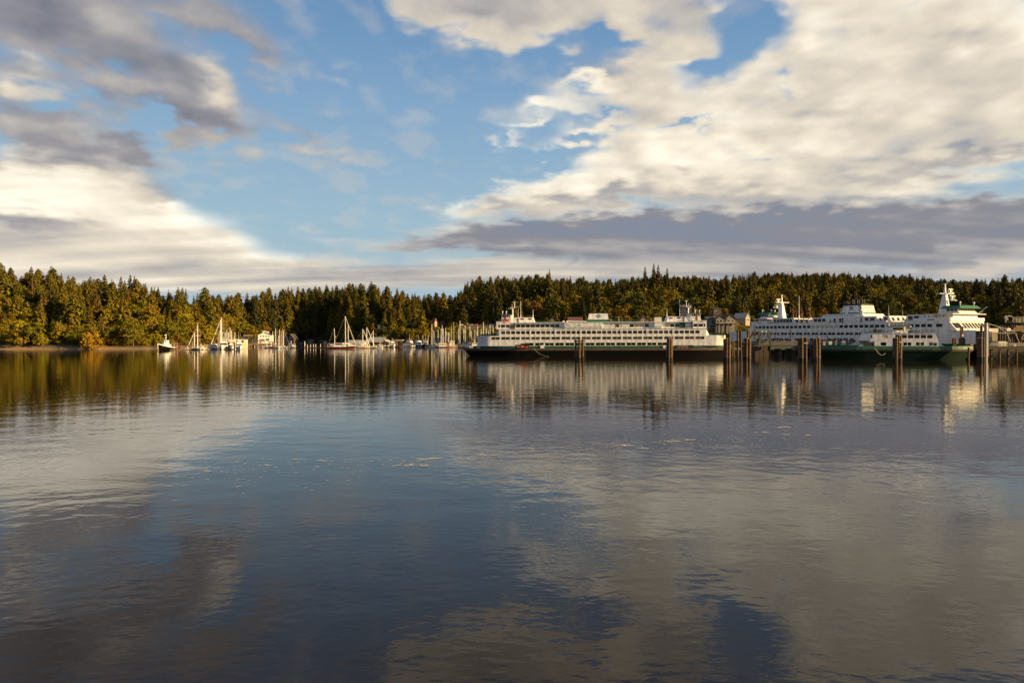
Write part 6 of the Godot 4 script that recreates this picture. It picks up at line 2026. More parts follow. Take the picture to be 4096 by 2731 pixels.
func band_mesh(l: float, beam: float, bow_h: float, stern_h: float, y0: float, y1: float, grow: float) -> ArrayMesh:
	# a stripe that follows a hull of those measures
	var b := B.new()
	var n := 12
	for s in [1.0, -1.0]:
		for i in n:
			var q := []
			for k in [i, i + 1]:
				var t := float(k) / n
				var w := beam * 0.5 * (0.75 + 0.25 * sin(minf(t / 0.45, 1.0) * PI / 2.0)) * (1.0 if t < 0.5 else pow(cos((t - 0.5) * PI), 0.62)) + grow
				var sheer := lerpf(stern_h, bow_h, t * t) - 0.12 * sin(PI * t) * bow_h
				q.append(Vector3((t - 0.5) * l, sheer * y0, w * s)); q.append(Vector3((t - 0.5) * l, sheer * y1, w * s))
			b.quad_to(q[0], q[1], q[3], q[2], Vector3(0, 0, s))
	return b.mesh()

func sailboat(X: float, top: float, d: float, turn: float, label: String, opt := {}) -> Node3D:
	# mast foot at photo x; heading: 0 = bow to the right, 90 = bow away, -90 = bow towards us
	var tall := wy(top, d)
	var l: float = opt.get("length", clampf(tall * 0.68, 7.0, 15.0))
	var beam := l * 0.3
	var free: float = opt.get("free", 0.085) * l
	var t := thing("sailboat", label, "sailboat", Vector3(wx(X, d), 0, -d), turn, "sailboats in the marina")
	var hm := hull_mesh(l, beam, free * 1.35, free, 0.7)
	var shift := -0.08 * l
	var hull := put("hull", hm, opt.get("hull", M.white_plain), t)
	hull.position.x = shift
	var b := B.new()
	b.taper(-0.22 * l, 0.14 * l, -beam * 0.26, beam * 0.26, free * 0.95, -0.2 * l, 0.08 * l, -beam * 0.2, beam * 0.2, free * 0.95 + 0.6)
	var cabin := obj("cabin", b, opt.get("cabin", M.white_plain), t)
	for s in [1.0, -1.0]:
		pane("window", 0.2 * l, 0.22, M.glass_dark, cabin, Vector3(-0.06 * l, free * 0.95 + 0.34, s * (beam * 0.235 + 0.02)))
	var r := 0.16 + tall * 0.0045
	b = B.new()
	b.tube(Vector3(0, free * 0.9, 0), Vector3(0, tall, 0), r, r * 0.7, 7)
	var mm: Material = opt.get("mast", M.white_plain)
	var mast := obj("mast", b, mm, t)
	b = B.new()
	for f in [0.5, 0.74] if tall > 16.0 else [0.58]:
		b.bar(Vector3(0, lerpf(free, tall, f), -beam * 0.42), Vector3(0, lerpf(free, tall, f), beam * 0.42), 0.1, 0.08)
	obj("spreader", b, M.white_plain, mast)
	b = B.new()
	b.tube(Vector3(-0.2, free + 1.3, 0), Vector3(-0.36 * l, free + 1.35, 0), 0.2, 0.16, 7)
	obj("boom", b, opt.get("cover", M.rope), t)
	b = B.new()
	var wire := 0.035
	b.tube(Vector3(0, tall * 0.98, 0), Vector3(0.41 * l, free * 1.3, 0), wire, wire, 4)
	b.tube(Vector3(0, tall, 0), Vector3(-0.57 * l, free, 0), wire, wire, 4)
	for s in [1.0, -1.0]:
		b.tube(Vector3(0, tall * 0.95, 0), Vector3(0, lerpf(free, tall, 0.58), s * beam * 0.42), wire, wire, 4)
		b.tube(Vector3(0, lerpf(free, tall, 0.58), s * beam * 0.42), Vector3(-0.02 * l, free, s * beam * 0.45), wire, wire, 4)
	obj("rigging", b, M.steel, t)
	if opt.get("jib", false):
		b = B.new()
		b.tube(Vector3(0.03 * l, tall * 0.93, 0), Vector3(0.4 * l, free * 1.5, 0), 0.13, 0.2, 7)
		obj("furled_jib", b, opt.get("jib_mat", M.white_plain), t)
	return t

func motor_boat(X: float, d: float, turn: float, l: float, label: String, opt := {}) -> Node3D:
	var beam := l * 0.38
	var free := l * 0.155
	var t := thing("motor_yacht" if l > 8.0 else "motor_boat", label, "motor yacht" if l > 8.0 else "motor boat", Vector3(wx(X, d), 0, -d), turn, "motor boats in the marina")
	put("hull", hull_mesh(l, beam, free * 1.5, free * 0.8, 0.92), opt.get("hull", M.white_plain), t)
	var h: float = opt.get("cabin_h", l * 0.2)
	var y := free * 0.95
	var b := B.new()
	b.taper(-0.3 * l, 0.2 * l, -beam * 0.4, beam * 0.4, y, -0.28 * l, 0.1 * l, -beam * 0.36, beam * 0.36, y + h)
	var cabin := obj("cabin", b, opt.get("cabin", M.white_plain), t)
	for s in [1.0, -1.0]:
		for k in 3:
			pane("window", 0.1 * l, h * 0.36, M.glass_dark, cabin, Vector3((-0.2 + 0.125 * k) * l, y + h * 0.66, s * (beam * 0.377 + 0.03)))
	for k in 3:
		var g := B.new()
		var za := beam * (-0.33 + 0.23 * k); var zb := za + beam * 0.2
		g.quad_to(Vector3(0.168 * l + 0.03, y + h * 0.42, za), Vector3(0.168 * l + 0.03, y + h * 0.42, zb), Vector3(0.125 * l + 0.03, y + h * 0.86, zb), Vector3(0.125 * l + 0.03, y + h * 0.86, za), Vector3.RIGHT)
		obj("window", g, M.glass_dark, cabin)
	for k in 2:
		pane("window", beam * 0.26, h * 0.5, M.glass_dark, cabin, Vector3(-0.29 * l - 0.05, y + h * 0.5, beam * (-0.17 + 0.34 * k)), PI / 2)
	if opt.get("fly", true):
		b = B.new()
		b.taper(-0.26 * l, 0.02 * l, -beam * 0.33, beam * 0.33, y + h, -0.25 * l, 0.0, -beam * 0.3, beam * 0.3, y + h + l * 0.06)
		obj("flybridge", b, opt.get("cabin", M.white_plain), t)
		if opt.has("canopy"):
			b = B.new()
			b.span(-0.27 * l, 0.0, y + h + l * 0.14, y + h + l * 0.16, -beam * 0.34, beam * 0.34)
			for s in [-1.0, 1.0]:
				b.bar(Vector3(-0.24 * l, y + h, s * beam * 0.3), Vector3(-0.24 * l, y + h + l * 0.14, s * beam * 0.3), 0.08, 0.08)
				b.bar(Vector3(-0.02 * l, y + h, s * beam * 0.3), Vector3(-0.02 * l, y + h + l * 0.14, s * beam * 0.3), 0.08, 0.08)
			obj("canopy", b, opt.canopy, t)
	b = B.new()
	b.rail(Vector3(0.15 * l, free * 1.0, beam * 0.4), Vector3(0.47 * l, free * 1.42, 0.1), 0.7, 1.1, 0.03, 1)
	b.rail(Vector3(0.15 * l, free * 1.0, -beam * 0.4), Vector3(0.47 * l, free * 1.42, -0.1), 0.7, 1.1, 0.03, 1)
	obj("bow_railing", b, M.steel, t)
	b = B.new()
	b.tube(Vector3(-0.12 * l, y + h, 0), Vector3(-0.14 * l, y + h + l * opt.get("aerial", 0.3), 0), 0.09, 0.05)
	b.bar(Vector3(-0.14 * l, y + h + l * 0.2, -0.6), Vector3(-0.14 * l, y + h + l * 0.2, 0.6), 0.12, 0.1)
	obj("radio_mast", b, M.white_plain, t)
	return t

func float_dock(X0: float, X1: float, d0: float, d1: float, label: String) -> void:
	var a := Vector3(wx(X0, d0), 0.0, -d0); var c := Vector3(wx(X1, d1), 0.0, -d1)
	var t := thing("floating_dock", label, "dock", (a + c) * 0.5, 0.0, "floating docks of the marina")
	var b := B.new()
	b.bar(a - t.position + Vector3(0, 0.38, 0), c - t.position + Vector3(0, 0.38, 0), 2.0, 0.16)
	obj("planking", b, M.plank, t)
	b = B.new()
	b.bar(a - t.position + Vector3(0, 0.08, 0), c - t.position + Vector3(0, 0.08, 0), 1.7, 0.42)
	obj("float", b, M.timber, t)

func lone_pile(X: float, top: float, d: float, label: String, r := 0.22, m: Material = null) -> Node3D:
	var t := thing("dock_pile", label, "piling", Vector3(wx(X, d), 0, -d), 0.0, "piles of the marina docks")
	var b := B.new()
	b.tube(Vector3(0, -2, 0), Vector3(0, wy(top, d), 0), r, r * 0.92, 8)
	obj("shaft", b, m if m else M.plank, t)
	b = B.new()
	b.tube(Vector3(0, wy(top, d), 0), Vector3(0, wy(top, d) + 0.25, 0), r * 1.05, 0.02, 8)
	obj("cap", b, M.cream, t)
	return t

func house(called: String, label: String, X: float, base: float, d: float, turn: float, w: float, deep: float, eave: float, ridge: float, wall: Material, roof: Material, wins: Array, gable_front := true, over := 0.5) -> Node3D:
	# windows: [x, y, width, height, material?] on the front, which looks along local +z
	var t := thing(called, label, "house" if called.contains("house") else "building", Vector3(wx(X, d), base, -d), turn)
	var hw := w * 0.5; var hd := deep * 0.5
	var b := B.new()
	b.span(-hw, hw, -4.0, eave, -hd, hd)
	if gable_front:
		for s in [1.0, -1.0]:
			b.tri_to(Vector3(-hw, eave, s * hd), Vector3(hw, eave, s * hd), Vector3(0, ridge, s * hd), Vector3(0, 0, s))
	else:
		for s in [1.0, -1.0]:
			b.tri_to(Vector3(s * hw, eave, -hd), Vector3(s * hw, eave, hd), Vector3(s * hw, ridge, 0), Vector3(s, 0, 0))
	obj("wall", b, wall, t)
	b = B.new()
	var thick := 0.22
	if gable_front:
		var drop := (ridge - eave) / hw * over
		for s in [1.0, -1.0]:
			var p := [Vector3(0, ridge + 0.02, 0), Vector3(s * (hw + over), eave - drop + 0.02, 0)]
			var up := Vector3(0, thick, 0)
			var za := -hd - over; var zb := hd + over
			b.quad_to(p[0] + up + Vector3(0, 0, za), p[0] + up + Vector3(0, 0, zb), p[1] + up + Vector3(0, 0, zb), p[1] + up + Vector3(0, 0, za), Vector3.UP)
			b.quad_to(p[0] + Vector3(0, 0, za), p[0] + Vector3(0, 0, zb), p[1] + Vector3(0, 0, zb), p[1] + Vector3(0, 0, za), Vector3.DOWN)
			b.quad_to(p[0] + Vector3(0, 0, zb), p[0] + up + Vector3(0, 0, zb), p[1] + up + Vector3(0, 0, zb), p[1] + Vector3(0, 0, zb), Vector3.BACK)
			b.quad_to(p[1] + Vector3(0, 0, za), p[1] + up + Vector3(0, 0, za), p[1] + up + Vector3(0, 0, zb), p[1] + Vector3(0, 0, zb), Vector3(s, 0, 0))
	else:
		var drop := (ridge - eave) / hd * over
		for s in [1.0, -1.0]:
			var p := [Vector3(0, ridge + 0.02, 0), Vector3(0, eave - drop + 0.02, s * (hd + over))]
			var up := Vector3(0, thick, 0)
			var xa := Vector3(-hw - over, 0, 0); var xb := Vector3(hw + over, 0, 0)
			b.quad_to(p[0] + up + xa, p[0] + up + xb, p[1] + up + xb, p[1] + up + xa, Vector3.UP)
			b.quad_to(p[0] + xa, p[0] + xb, p[1] + xb, p[1] + xa, Vector3.DOWN)
			b.quad_to(p[1] + xa, p[1] + up + xa, p[1] + up + xb, p[1] + xb, Vector3(0, 0, s))
			b.quad_to(p[0] + xb, p[0] + up + xb, p[1] + up + xb, p[1] + xb, Vector3.RIGHT)
			b.quad_to(p[0] + xa, p[0] + up + xa, p[1] + up + xa, p[1] + xa, Vector3.LEFT)
	obj("roof", b, roof, t)
	for k in wins:
		var f := B.new()
		f.box(Vector3(k[0], k[1], hd + 0.03), Vector3(k[2] + 0.24, k[3] + 0.24, 0.08))
		var win := obj("window", f, M.white_plain if k.size() < 6 else k[5], t)
		pane("pane", k[2], k[3], k[4] if k.size() > 4 else M.glass_dark, win, Vector3(k[0], k[1], hd + 0.06))
	return t

func marina() -> void:
	var b := B.new()
	# --- dark tug at the left end
	var t := thing("tugboat", "dark hulled tug with round white wheelhouse, bow towards us, leftmost boat", "tugboat", Vector3(wx(661, 425), 0, -427), -112.0)
	put("hull", hull_mesh(14.0, 6.6, 4.2, 1.9, 0.85, 0.6), M.hull_black, t)
	var rail := put("bulwark", band_mesh(14.0, 6.6, 4.2, 1.9, 0.86, 1.02, 0.06), M.white_plain, t)
	b = B.new()
	b.bar(Vector3(6.9, 0.4, 0), Vector3(7.15, 4.3, 0), 0.3, 0.3)
	obj("stem", b, M.cream, t)
	b = B.new()
	b.taper(-1.0, 3.4, -2.1, 2.1, 1.6, -1.0, 3.3, -2.0, 2.0, 3.5)
	obj("deck_house", b, M.white_plain, t)
	var ring := PackedVector2Array()
	for i in 12: ring.append(Vector2(1.3 + cos(TAU * i / 12) * 2.1, sin(TAU * i / 12) * 2.1))
	b = B.new()
	b.prism(ring, 3.5, ring, 6.1)
	var wheel := obj("wheelhouse", b, M.white_plain, t)
	for i in 9:
		var a := TAU * (i - 4) / 12.0 + 0.15
		pane("window", 0.62, 0.85, M.glass_dark, wheel, Vector3(1.3 + cos(a) * 2.06, 5.4, sin(a) * 2.06), PI / 2 - a)
	b = B.new()
	b.prism(scaled(ring, 1.0, 1.08), 3.3, scaled(ring, 1.0, 1.08), 3.5); b.prism(ring, 6.1, ring, 6.3)
	obj("trim", b, M.green_dark, t)
	b = B.new()
	b.tube(Vector3(1.0, 6.3, 0), Vector3(1.0, 9.9, 0), 0.14, 0.08); b.ball(Vector3(1.0, 7.4, 0.1), Vector3(0.4, 0.32, 0.4)); b.ball(Vector3(1.0, 8.3, 0.1), Vector3(0.36, 0.36, 0.36)); b.bar(Vector3(0.4, 9.6, 0), Vector3(1.7, 9.4, 0.4), 0.2, 0.3)
	obj("signal_mast", b, M.white_plain, t)
	b = B.new()
	b.tube(Vector3(-1.4, 2.4, 0), Vector3(-1.4, 9.6, 0), 0.2, 0.12); b.tube(Vector3(-1.4, 9.4, 0), Vector3(-5.8, 3.0, 0), 0.05, 0.05, 4)
	obj("tow_mast", b, M.timber, t)
	for s in [1.0, -1.0]:
		b = B.new()
		b.tube(Vector3(5.4, 0.7, s * 1.35), Vector3(4.8, 2.8, s * 2.05), 0.24, 0.24, 7)
		obj("fender", b, M.black, t)
	# dock frames beside the tug
	t = thing("timber_gantry", "weathered timber frame of posts and beams on the dock right of the tug", "frame", Vector3(wx(704, 428), 0, -429))
	for k in [682, 689, 693, 703.5]:
		b = B.new()
		b.tube(Vector3(wx(k, 428) - t.position.x, -1, 0), Vector3(wx(k, 428) - t.position.x, wy(1372, 428), 0), 0.22, 0.2, 7)
		obj("post", b, M.plank, t)
	b = B.new()
	b.bar(Vector3(wx(680, 428) - t.position.x, wy(1371.5, 428), 0), Vector3(wx(706, 428) - t.position.x, wy(1371.5, 428), 0), 0.35, 0.35)
	b.bar(Vector3(wx(695, 428) - t.position.x, wy(1371.5, 428), 0), Vector3(wx(703, 428) - t.position.x, wy(1379, 428), 0), 0.25, 0.25)
	obj("beam", b, M.plank, t)
	t = thing("post_row", "close row of bare upright posts right of the timber frame", "frame", Vector3(wx(716, 432), 0, -432))
	for k in [709, 713, 717.5, 722.5]:
		b = B.new()
		b.tube(Vector3(wx(k, 432) - t.position.x, -1, 0), Vector3(wx(k, 432) - t.position.x, wy(1369, 432), 0), 0.22, 0.2, 7)
		obj("post", b, M.barn_red, t)
	b = B.new()
	b.bar(Vector3(wx(708, 432) - t.position.x, wy(1378.5, 432), 0), Vector3(wx(724, 432) - t.position.x, wy(1378.5, 432), 0), 0.3, 0.25)
	obj("beam", b, M.timber, t)
	float_dock(678, 728, 424, 428, "short plank float at the tug's right side")
	float_dock(728, 800, 431, 436, "dark plank float leading from the tug to the white sloops")
	float_dock(786, 878, 432, 452, "plank float beneath the white sloops' right hand piles")
	float_dock(896, 938, 442, 443, "plank float below the timber arch")
	float_dock(976, 1100, 556, 540, "plank float under the white boathouse's pier")
	float_dock(1058, 1102, 492, 490, "plank float below the pile shelter left of the crowded white hulls")
	float_dock(1218, 1312, 500, 492, "long lit plank float with piles running to the navy ketch")
	float_dock(1410, 1482, 476, 480, "plank float under the three crossing masts")
	float_dock(1482, 1620, 520, 520, "plank float before the metal roofed shed")
	float_dock(1600, 1720, 512, 514, "plank float under the white motor yachts")
	float_dock(1715, 1900, 512, 505, "dark plank float behind the red and white trawler")
	t = motor_boat(744, 434, 180.0, 4.2, "small white skiff between the row of posts and the white sloops", {"fly": false, "aerial": 0.2})
	# --- left group of sailboats
	sailboat(776, 1329, 437, 180.0, "smaller of the two white sloops, shorter mast and slanting furled jib", {"jib": true, "hull": M.cream, "length": 11.0})
	sailboat(789, 1293, 434, -48.0, "taller of the two white sloops, bright bow towards us", {"hull": M.white_plain, "length": 13.0})
	sailboat(881, 1279, 456, 180.0, "tall white mast with long slanting furled jib, left of the tallest mast", {"jib": true, "length": 17.0})
	sailboat(885, 1269, 452, 100.0, "tallest white mast of the left docks", {"length": 14.0})
	sailboat(873, 1335, 455, 90.0, "short orange mast left of the tallest masts", {"mast": M.wood_mast})
	sailboat(876.5, 1323, 458, 90.0, "taller orange mast close left of the tallest masts", {"mast": M.wood_mast})
	sailboat(890, 1328, 470, 80.0, "short mast just right of the tallest mast, over the white motor yacht", {})
	sailboat(899, 1328, 470, 100.0, "short mast between the tallest mast and the timber arch", {})
	sailboat(906, 1318, 466, 90.0, "plain white mast left above the timber arch", {})
	sailboat(913, 1329, 468, 95.0, "shorter white mast above the timber arch's left post", {})
	sailboat(919, 1312, 474, 90.0, "tallest of the masts above the timber arch", {})
	sailboat(925, 1323, 472, 85.0, "white mast above the timber arch's right post", {})
	sailboat(938, 1330, 466, 120.0, "white mast right of the timber arch, before the pale boat shed", {})
	motor_boat(893, 446, -78.0, 13.0, "big white motor yacht, bow straight at us, below the tallest masts", {"canopy": M.white_plain})
	motor_boat(850, 452, 165.0, 9.0, "small white cabin cruiser left of the big yacht", {"aerial": 0.15})
	motor_boat(925, 450, -85.0, 8.5, "white cruiser framed by the timber arch", {"fly": false})
	t = motor_boat(955, 442, -60.0, 11.5, "white fishing boat with gear masts, right of the timber arch", {"aerial": 0.62})
	mast_part("trolling_pole", t, M.rope, [[Vector3(-1, 2.4, 1.2), Vector3(-1.2, 7.6, 1.8), 0.09, 0.06], [Vector3(-1, 2.4, -1.2), Vector3(-1.2, 7.6, -1.8), 0.09, 0.06], [Vector3(-3.8, 1.4, 0), Vector3(-3.8, 6.0, 0), 0.1, 0.07]])
	motor_boat(808, 440, 60.0, 6.5, "little white boat behind the white sloops' right pile", {"fly": false})
	t = thing("timber_arch", "brown timber arch frame standing on a float between two white boats", "frame", Vector3(wx(924, 444), 0, -444))
	for k in [913.5, 936]:
		b = B.new()
		b.span(wx(k, 444) - t.position.x - 0.3, wx(k, 444) - t.position.x + 0.3, -1, wy(1369, 444), -0.3, 0.3)
		obj("post", b, M.barn_red, t)
	b = B.new()
	b.bar(Vector3(-2.2, wy(1368.5, 444), 0), Vector3(2.3, wy(1368.5, 444), 0), 0.5, 0.4)
	for s in [-1.0, 1.0]: b.bar(Vector3(s * 1.8, wy(1377, 444), 0), Vector3(s * 0.5, wy(1369.5, 444), 0), 0.3, 0.3)
	obj("beam", b, M.plank, t)
	var pn := ["first", "second", "third", "fourth", "fifth", "sixth", "seventh", "eighth"]
	for k in [[752, 1368, 436], [768, 1370, 440], [801.5, 1378, 436], [815.5, 1375, 438], [822, 1378, 440], [829, 1379, 446], [850, 1376, 446]]:
		lone_pile(k[0], k[1], k[2], "brown pile %s" % {752: "just left of the white sloops", 768: "behind the white sloops' masts", 801.5: "just right of the white sloops", 815.5: "right of the little white boat", 822: "in the middle of the bare float right of the sloops", 829: "at the right end of the bare float by the sloops", 850: "standing before the small cabin cruiser"}[k[0]])
	# --- pale boat shed, travel lift, crane
	t = house("boat_shed", "pale flat roofed boat shed with a high slot opening, behind the fishing boat", 953, 0.4, 492, 14.0, 11.6, 7.0, 5.6, 5.8, M.cream, M.grey_paint, [[3.2, 4.3, 1.4, 1.6], [-0.6, 4.3, 1.0, 1.6]], true, 0.1)
	t = thing("travel_lift", "blue boat hoist frame behind the pale shed", "boat hoist", Vector3(wx(990, 545), 2.0, -545))
	for x in [-3.1, 3.1]:
		b = B.new()
		b.span(x - 0.3, x + 0.3, -2.0, 7.0, -0.3, 0.3); b.span(x - 0.3, x + 0.3, -2.0, 7.0, -4.3, -3.7)
		obj("leg", b, M.blue, t)
	b = B.new()
	b.span(-3.5, 3.5, 6.6, 7.3, -0.35, 0.35)
	obj("top_beam", b, M.rope, t)
	t = thing("yellow_crane", "yellow folding crane arm left of the white boathouse", "crane", Vector3(wx(1001, 548), 2.6, -548))
	b = B.new()
	b.box(Vector3(0, 0.6, 0), Vector3(2.2, 1.2, 1.6))
	obj("base", b, M.black, t)
	b = B.new()
	b.bar(Vector3(0.4, 0.6, 0.2), Vector3(-1.1, 2.6, 0.2), 0.7, 0.8); b.bar(Vector3(-1.1, 2.6, 0.2), Vector3(3.6, 5.6, 0.2), 0.7, 0.8); b.bar(Vector3(3.6, 5.6, 0.2), Vector3(4.6, 4.6, 0.2), 0.5, 0.6)
	obj("arm", b, M.yellow, t)
	# --- white boathouse on its pier
	var hd := 548.0
	t = thing("boathouse_pier", "timber pier on thin posts carrying the white boathouse", "pier", Vector3(wx(1048, hd), 0, -hd))
	b = B.new()
	b.span(wx(1004, hd) - t.position.x, wx(1094, hd) - t.position.x, wy(1377, hd), wy(1373.5, hd), -8, 6)
	obj("deck", b, M.plank, t)
	for k in 9:
		b = B.new()
		var x := wx(1005 + k * 10.8, hd) - t.position.x
		b.tube(Vector3(x, -2, 5.6), Vector3(x, wy(1377, hd), 5.6), 0.2, 0.2, 6); b.tube(Vector3(x, -2, -3.0), Vector3(x, wy(1377, hd), -3.0), 0.2, 0.2, 6)
		obj("post", b, M.plank, t)
	b = B.new()
	b.rail(Vector3(wx(1008, hd) - t.position.x, wy(1373.5, hd), 5.6), Vector3(wx(1040, hd) - t.position.x, wy(1373.5, hd), 5.6), 1.2, 1.1, 0.08, 2)
	obj("railing", b, M.plank, t)
	var wins := []
	for x in [-3.2, -1.1, 0.9, 3.1]: wins.append([x, 5.75, 1.05, 0.95])
	wins.append([-1.8, 3.1, 3.2, 1.0]); wins.append([2.1, 3.0, 2.7, 1.9, M.siding_grey]); wins.append([-4.1, 3.1, 0.6, 1.0])
	t = house("white_boathouse", "white gabled boathouse with roof cupola and four small upper windows", 1062, wy(1373.4, hd), hd, 12.0, 10.6, 9.0, 6.9, 9.0, M.white_plain, M.roof_dark, wins, true, 0.7)
	b = B.new()
	b.span(-2.0, 2.0, 8.0, 9.7, -3.0, 3.0)
	for s in [1.0, -1.0]: b.tri_to(Vector3(-2.0, 9.7, s * 3.0), Vector3(2.0, 9.7, s * 3.0), Vector3(0, 10.5, s * 3.0), Vector3(0, 0, s))
	var cup := obj("cupola", b, M.white_plain, t)
	b = B.new()
	for s in [1.0, -1.0]:
		b.quad_to(Vector3(0, 10.6, -3.4), Vector3(0, 10.6, 3.4), Vector3(s * 2.4, 9.62, 3.4), Vector3(s * 2.4, 9.62, -3.4), Vector3.UP)
		b.quad_to(Vector3(0, 10.48, -3.4), Vector3(0, 10.48, 3.4), Vector3(s * 2.4, 9.5, 3.4), Vector3(s * 2.4, 9.5, -3.4), Vector3.DOWN)
	obj("cupola_roof", b, M.roof_dark, cup)
	b = B.new()
	b.span(-5.2, 0.6, 2.0, 2.35, 4.5, 5.4)
	obj("porch_roof", b, M.siding_tan, t)
	for x in [-3.4, -1.8, -0.2]:
		pane("doorway", 1.2, 1.7, M.siding_orange if x < -2 else M.cream, t, Vector3(x, 0.9, 4.56))
	vehicle("pickup_truck", "white pickup truck parked on the boathouse pier", "truck", Vector3(wx(1024, hd), wy(1373.4, hd), -hd + 2.0), 8.0, M.white_plain, false)
	for k in [[1019, "left"], [1034, "middle"], [1046, "right"]]:
		tag(func_box("pier_box", k[0], 1387.5, 543.0, 0.5 if k[0] != 1034 else 1.3, 1.6, 0.6, M.white_plain if k[0] != 1034 else M.red), "%s box on the float under the boathouse pier, %s of three" % ["white" if k[0] != 1034 else "red", k[1]], "box", "boxes under the pier")
	t = thing("pile_shelter", "dark pile shelter with crossbeam and little roof before the boathouse", "frame", Vector3(wx(1082, 486), 0, -486))
	for k in [1075.5, 1089.5]:
		b = B.new()
		b.span(wx(k, 486) - t.position.x - 0.28, wx(k, 486) - t.position.x + 0.28, -1, wy(1368, 486), -0.28, 0.28)
		obj("post", b, M.barn_red, t)
	b = B.new()
	b.bar(Vector3(-1.9, wy(1367.5, 486), 0), Vector3(1.9, wy(1367.5, 486), 0), 0.6, 0.4); b.bar(Vector3(-1.2, wy(1377, 486), 0), Vector3(1.2, wy(1377, 486), 0), 0.2, 0.2)
	obj("beam", b, M.timber, t)
	sailboat(1089.5, 1327, 496, 90.0, "thin pale mast before the white boathouse's right corner", {})
	sailboat(1101.5, 1315, 490, 175.0, "tall white mast next right of the white boathouse", {"length": 11.0})
	sailboat(1113, 1342, 486, -70.0, "short pale mast amid the crowded white hulls, bow towards us", {"length": 9.0})
	sailboat(1117, 1317, 494, 165.0, "bright white mast, second tall one right of the boathouse", {"length": 10.0})
	sailboat(1124, 1327, 498, 90.0, "brown leaning mast left of the orange mast", {"mast": M.bark_pale})
	sailboat(1127.5, 1317, 492, 10.0, "orange wooden mast right of the white boathouse", {"mast": M.wood_mast, "length": 10.0, "cabin": M.siding_orange})
	sailboat(1133, 1320, 489, 5.0, "white mast with blue furled jib slanting down to the right", {"jib": true, "jib_mat": M.blue, "length": 11.5})
	motor_boat(1168, 489, -30.0, 7.5, "small white boat, last before the dark cove", {"fly": false, "aerial": 0.35})
	motor_boat(1068, 497, 20.0, 6.0, "small white boat low under the boathouse pier", {"fly": false})
	for k in [[1155, 1373, 487], [1159, 1374, 490], [1180, 1376, 486], [1092, 1372, 488]]:
		lone_pile(k[0], k[1], k[2], {1155: "left of two close piles beside the last small boat", 1159: "right of two close piles beside the last small boat", 1180: "pale topped pile at the dark cove's left edge", 1092: "brown pile by the pile shelter's right post"}[k[0]])
	# --- the cove
	house("cottage_house", "dim grey gabled cottage at the head of the dark cove", 1168, 2.0, 605, -15.0, 7.5, 7.0, 4.0, 8.0, M.siding_brown, M.roof_dark, [[0.6, 4.6, 1.2, 0.9, M.grey_paint], [0.6, 2.0, 2.4, 0.5, M.grey_paint], [-2.4, 2.0, 1.2, 0.4, M.grey_paint]], true)
	house("cove_shed", "small shaded shed with pale front in the dark cove", 1243, 1.6, 630, 0.0, 5.2, 4.0, 2.1, 3.4, M.siding_grey, M.roof_dark, [[0.0, 1.2, 3.0, 0.8, M.grey_paint, M.siding_brown]], false)
	house("cove_shed", "low pale shed in the dark cove, left of the navy ketch's stern", 1300, 1.6, 625, 0.0, 5.2, 3.0, 1.8, 2.4, M.siding_grey, M.roof_dark, [[-1.2, 1.2, 0.8, 0.7], [1.0, 1.2, 0.8, 0.7]], false)
	b = B.new()
	b.ball(Vector3.ZERO, Vector3(2.2, 1.7, 2.0), 6, 10)
	var tent := tag(obj("boat_cover", b, M.siding_grey), "dim rounded boat cover between cottage and cove shed", "cover") as MeshInstance3D
	tent.position = Vector3(wx(1200, 615), 1.0, -615)
	t = lone_pile(1217.5, 1366, 499, "tall pile with a white board at the lit float's left end", 0.26, M.cream)
	b = B.new()
	b.box(Vector3(0.4, wy(1377, 499), 0.3), Vector3(1.0, 0.75, 0.08))
	obj("sign_board", b, M.white_plain, t)
	for k in [[1228.5, 1378], [1241, 1377.5], [1253, 1377], [1262, 1377], [1281, 1376], [1308, 1375]]:
		lone_pile(k[0], k[1], 497, {1228.5: "first short pile along the lit float", 1241: "second short pile along the lit float", 1253: "third short pile along the lit float", 1262: "fourth short pile along the lit float", 1281: "fifth short pile along the lit float", 1308: "last short pile of the lit float, by the ketch's stern"}[k[0]], 0.2, M.cream)
	lone_pile(1298.5, 1370, 494, "dark taller pile towards the lit float's right end", 0.24, M.pile_wood)
	# --- navy ketch
	var kd := 470.0
	t = thing("navy_ketch", "long navy blue two-masted ketch with red bottom, bow to the right", "sailboat", Vector3(wx(1366, kd), 0, -kd), 4.0)
	put("hull", hull_mesh(19.5, 4.6, 2.1, 1.45, 0.6), M.navy, t)
	put("red_bottom", band_mesh(19.3, 4.55, 2.1, 1.45, -0.06, 0.1, 0.05), M.red, t)
	put("white_rail", band_mesh(19.5, 4.6, 2.1, 1.45, 0.93, 1.04, 0.05), M.white_plain, t)
	b = B.new()
	b.taper(-5.4, 2.6, -1.3, 1.3, 1.4, -5.2, 2.2, -1.2, 1.2, 2.4)
	var cabin := obj("cabin", b, M.white_plain, t)
	for x in [-3.6, -2.0, 0.4, 1.2]: pane("window", 0.5, 0.35, M.glass_dark, cabin, Vector3(x, 2.0, 1.29))
	var top1 := wy(1264.5, kd); var top2 := wy(1313, kd)
	b = B.new()
	b.tube(Vector3(2.7, 1.4, 0), Vector3(2.4, top1, 0), 0.22, 0.16, 8)
	obj("mainmast", b, M.white_plain, t)
	b = B.new()
	b.tube(Vector3(-4.7, 1.4, 0), Vector3(-5.0, top2, 0), 0.18, 0.13, 8)
	var miz := obj("mizzenmast", b, M.white_plain, t)
	b = B.new()
	b.ball(Vector3(-4.3, wy(1346, kd), 0), Vector3(0.4, 0.3, 0.4)); b.bar(Vector3(-4.9, wy(1353, kd), 0), Vector3(-3.6, wy(1347, kd), 0), 0.1, 0.1)
	obj("radar", b, M.white_plain, miz)
	b = B.new()
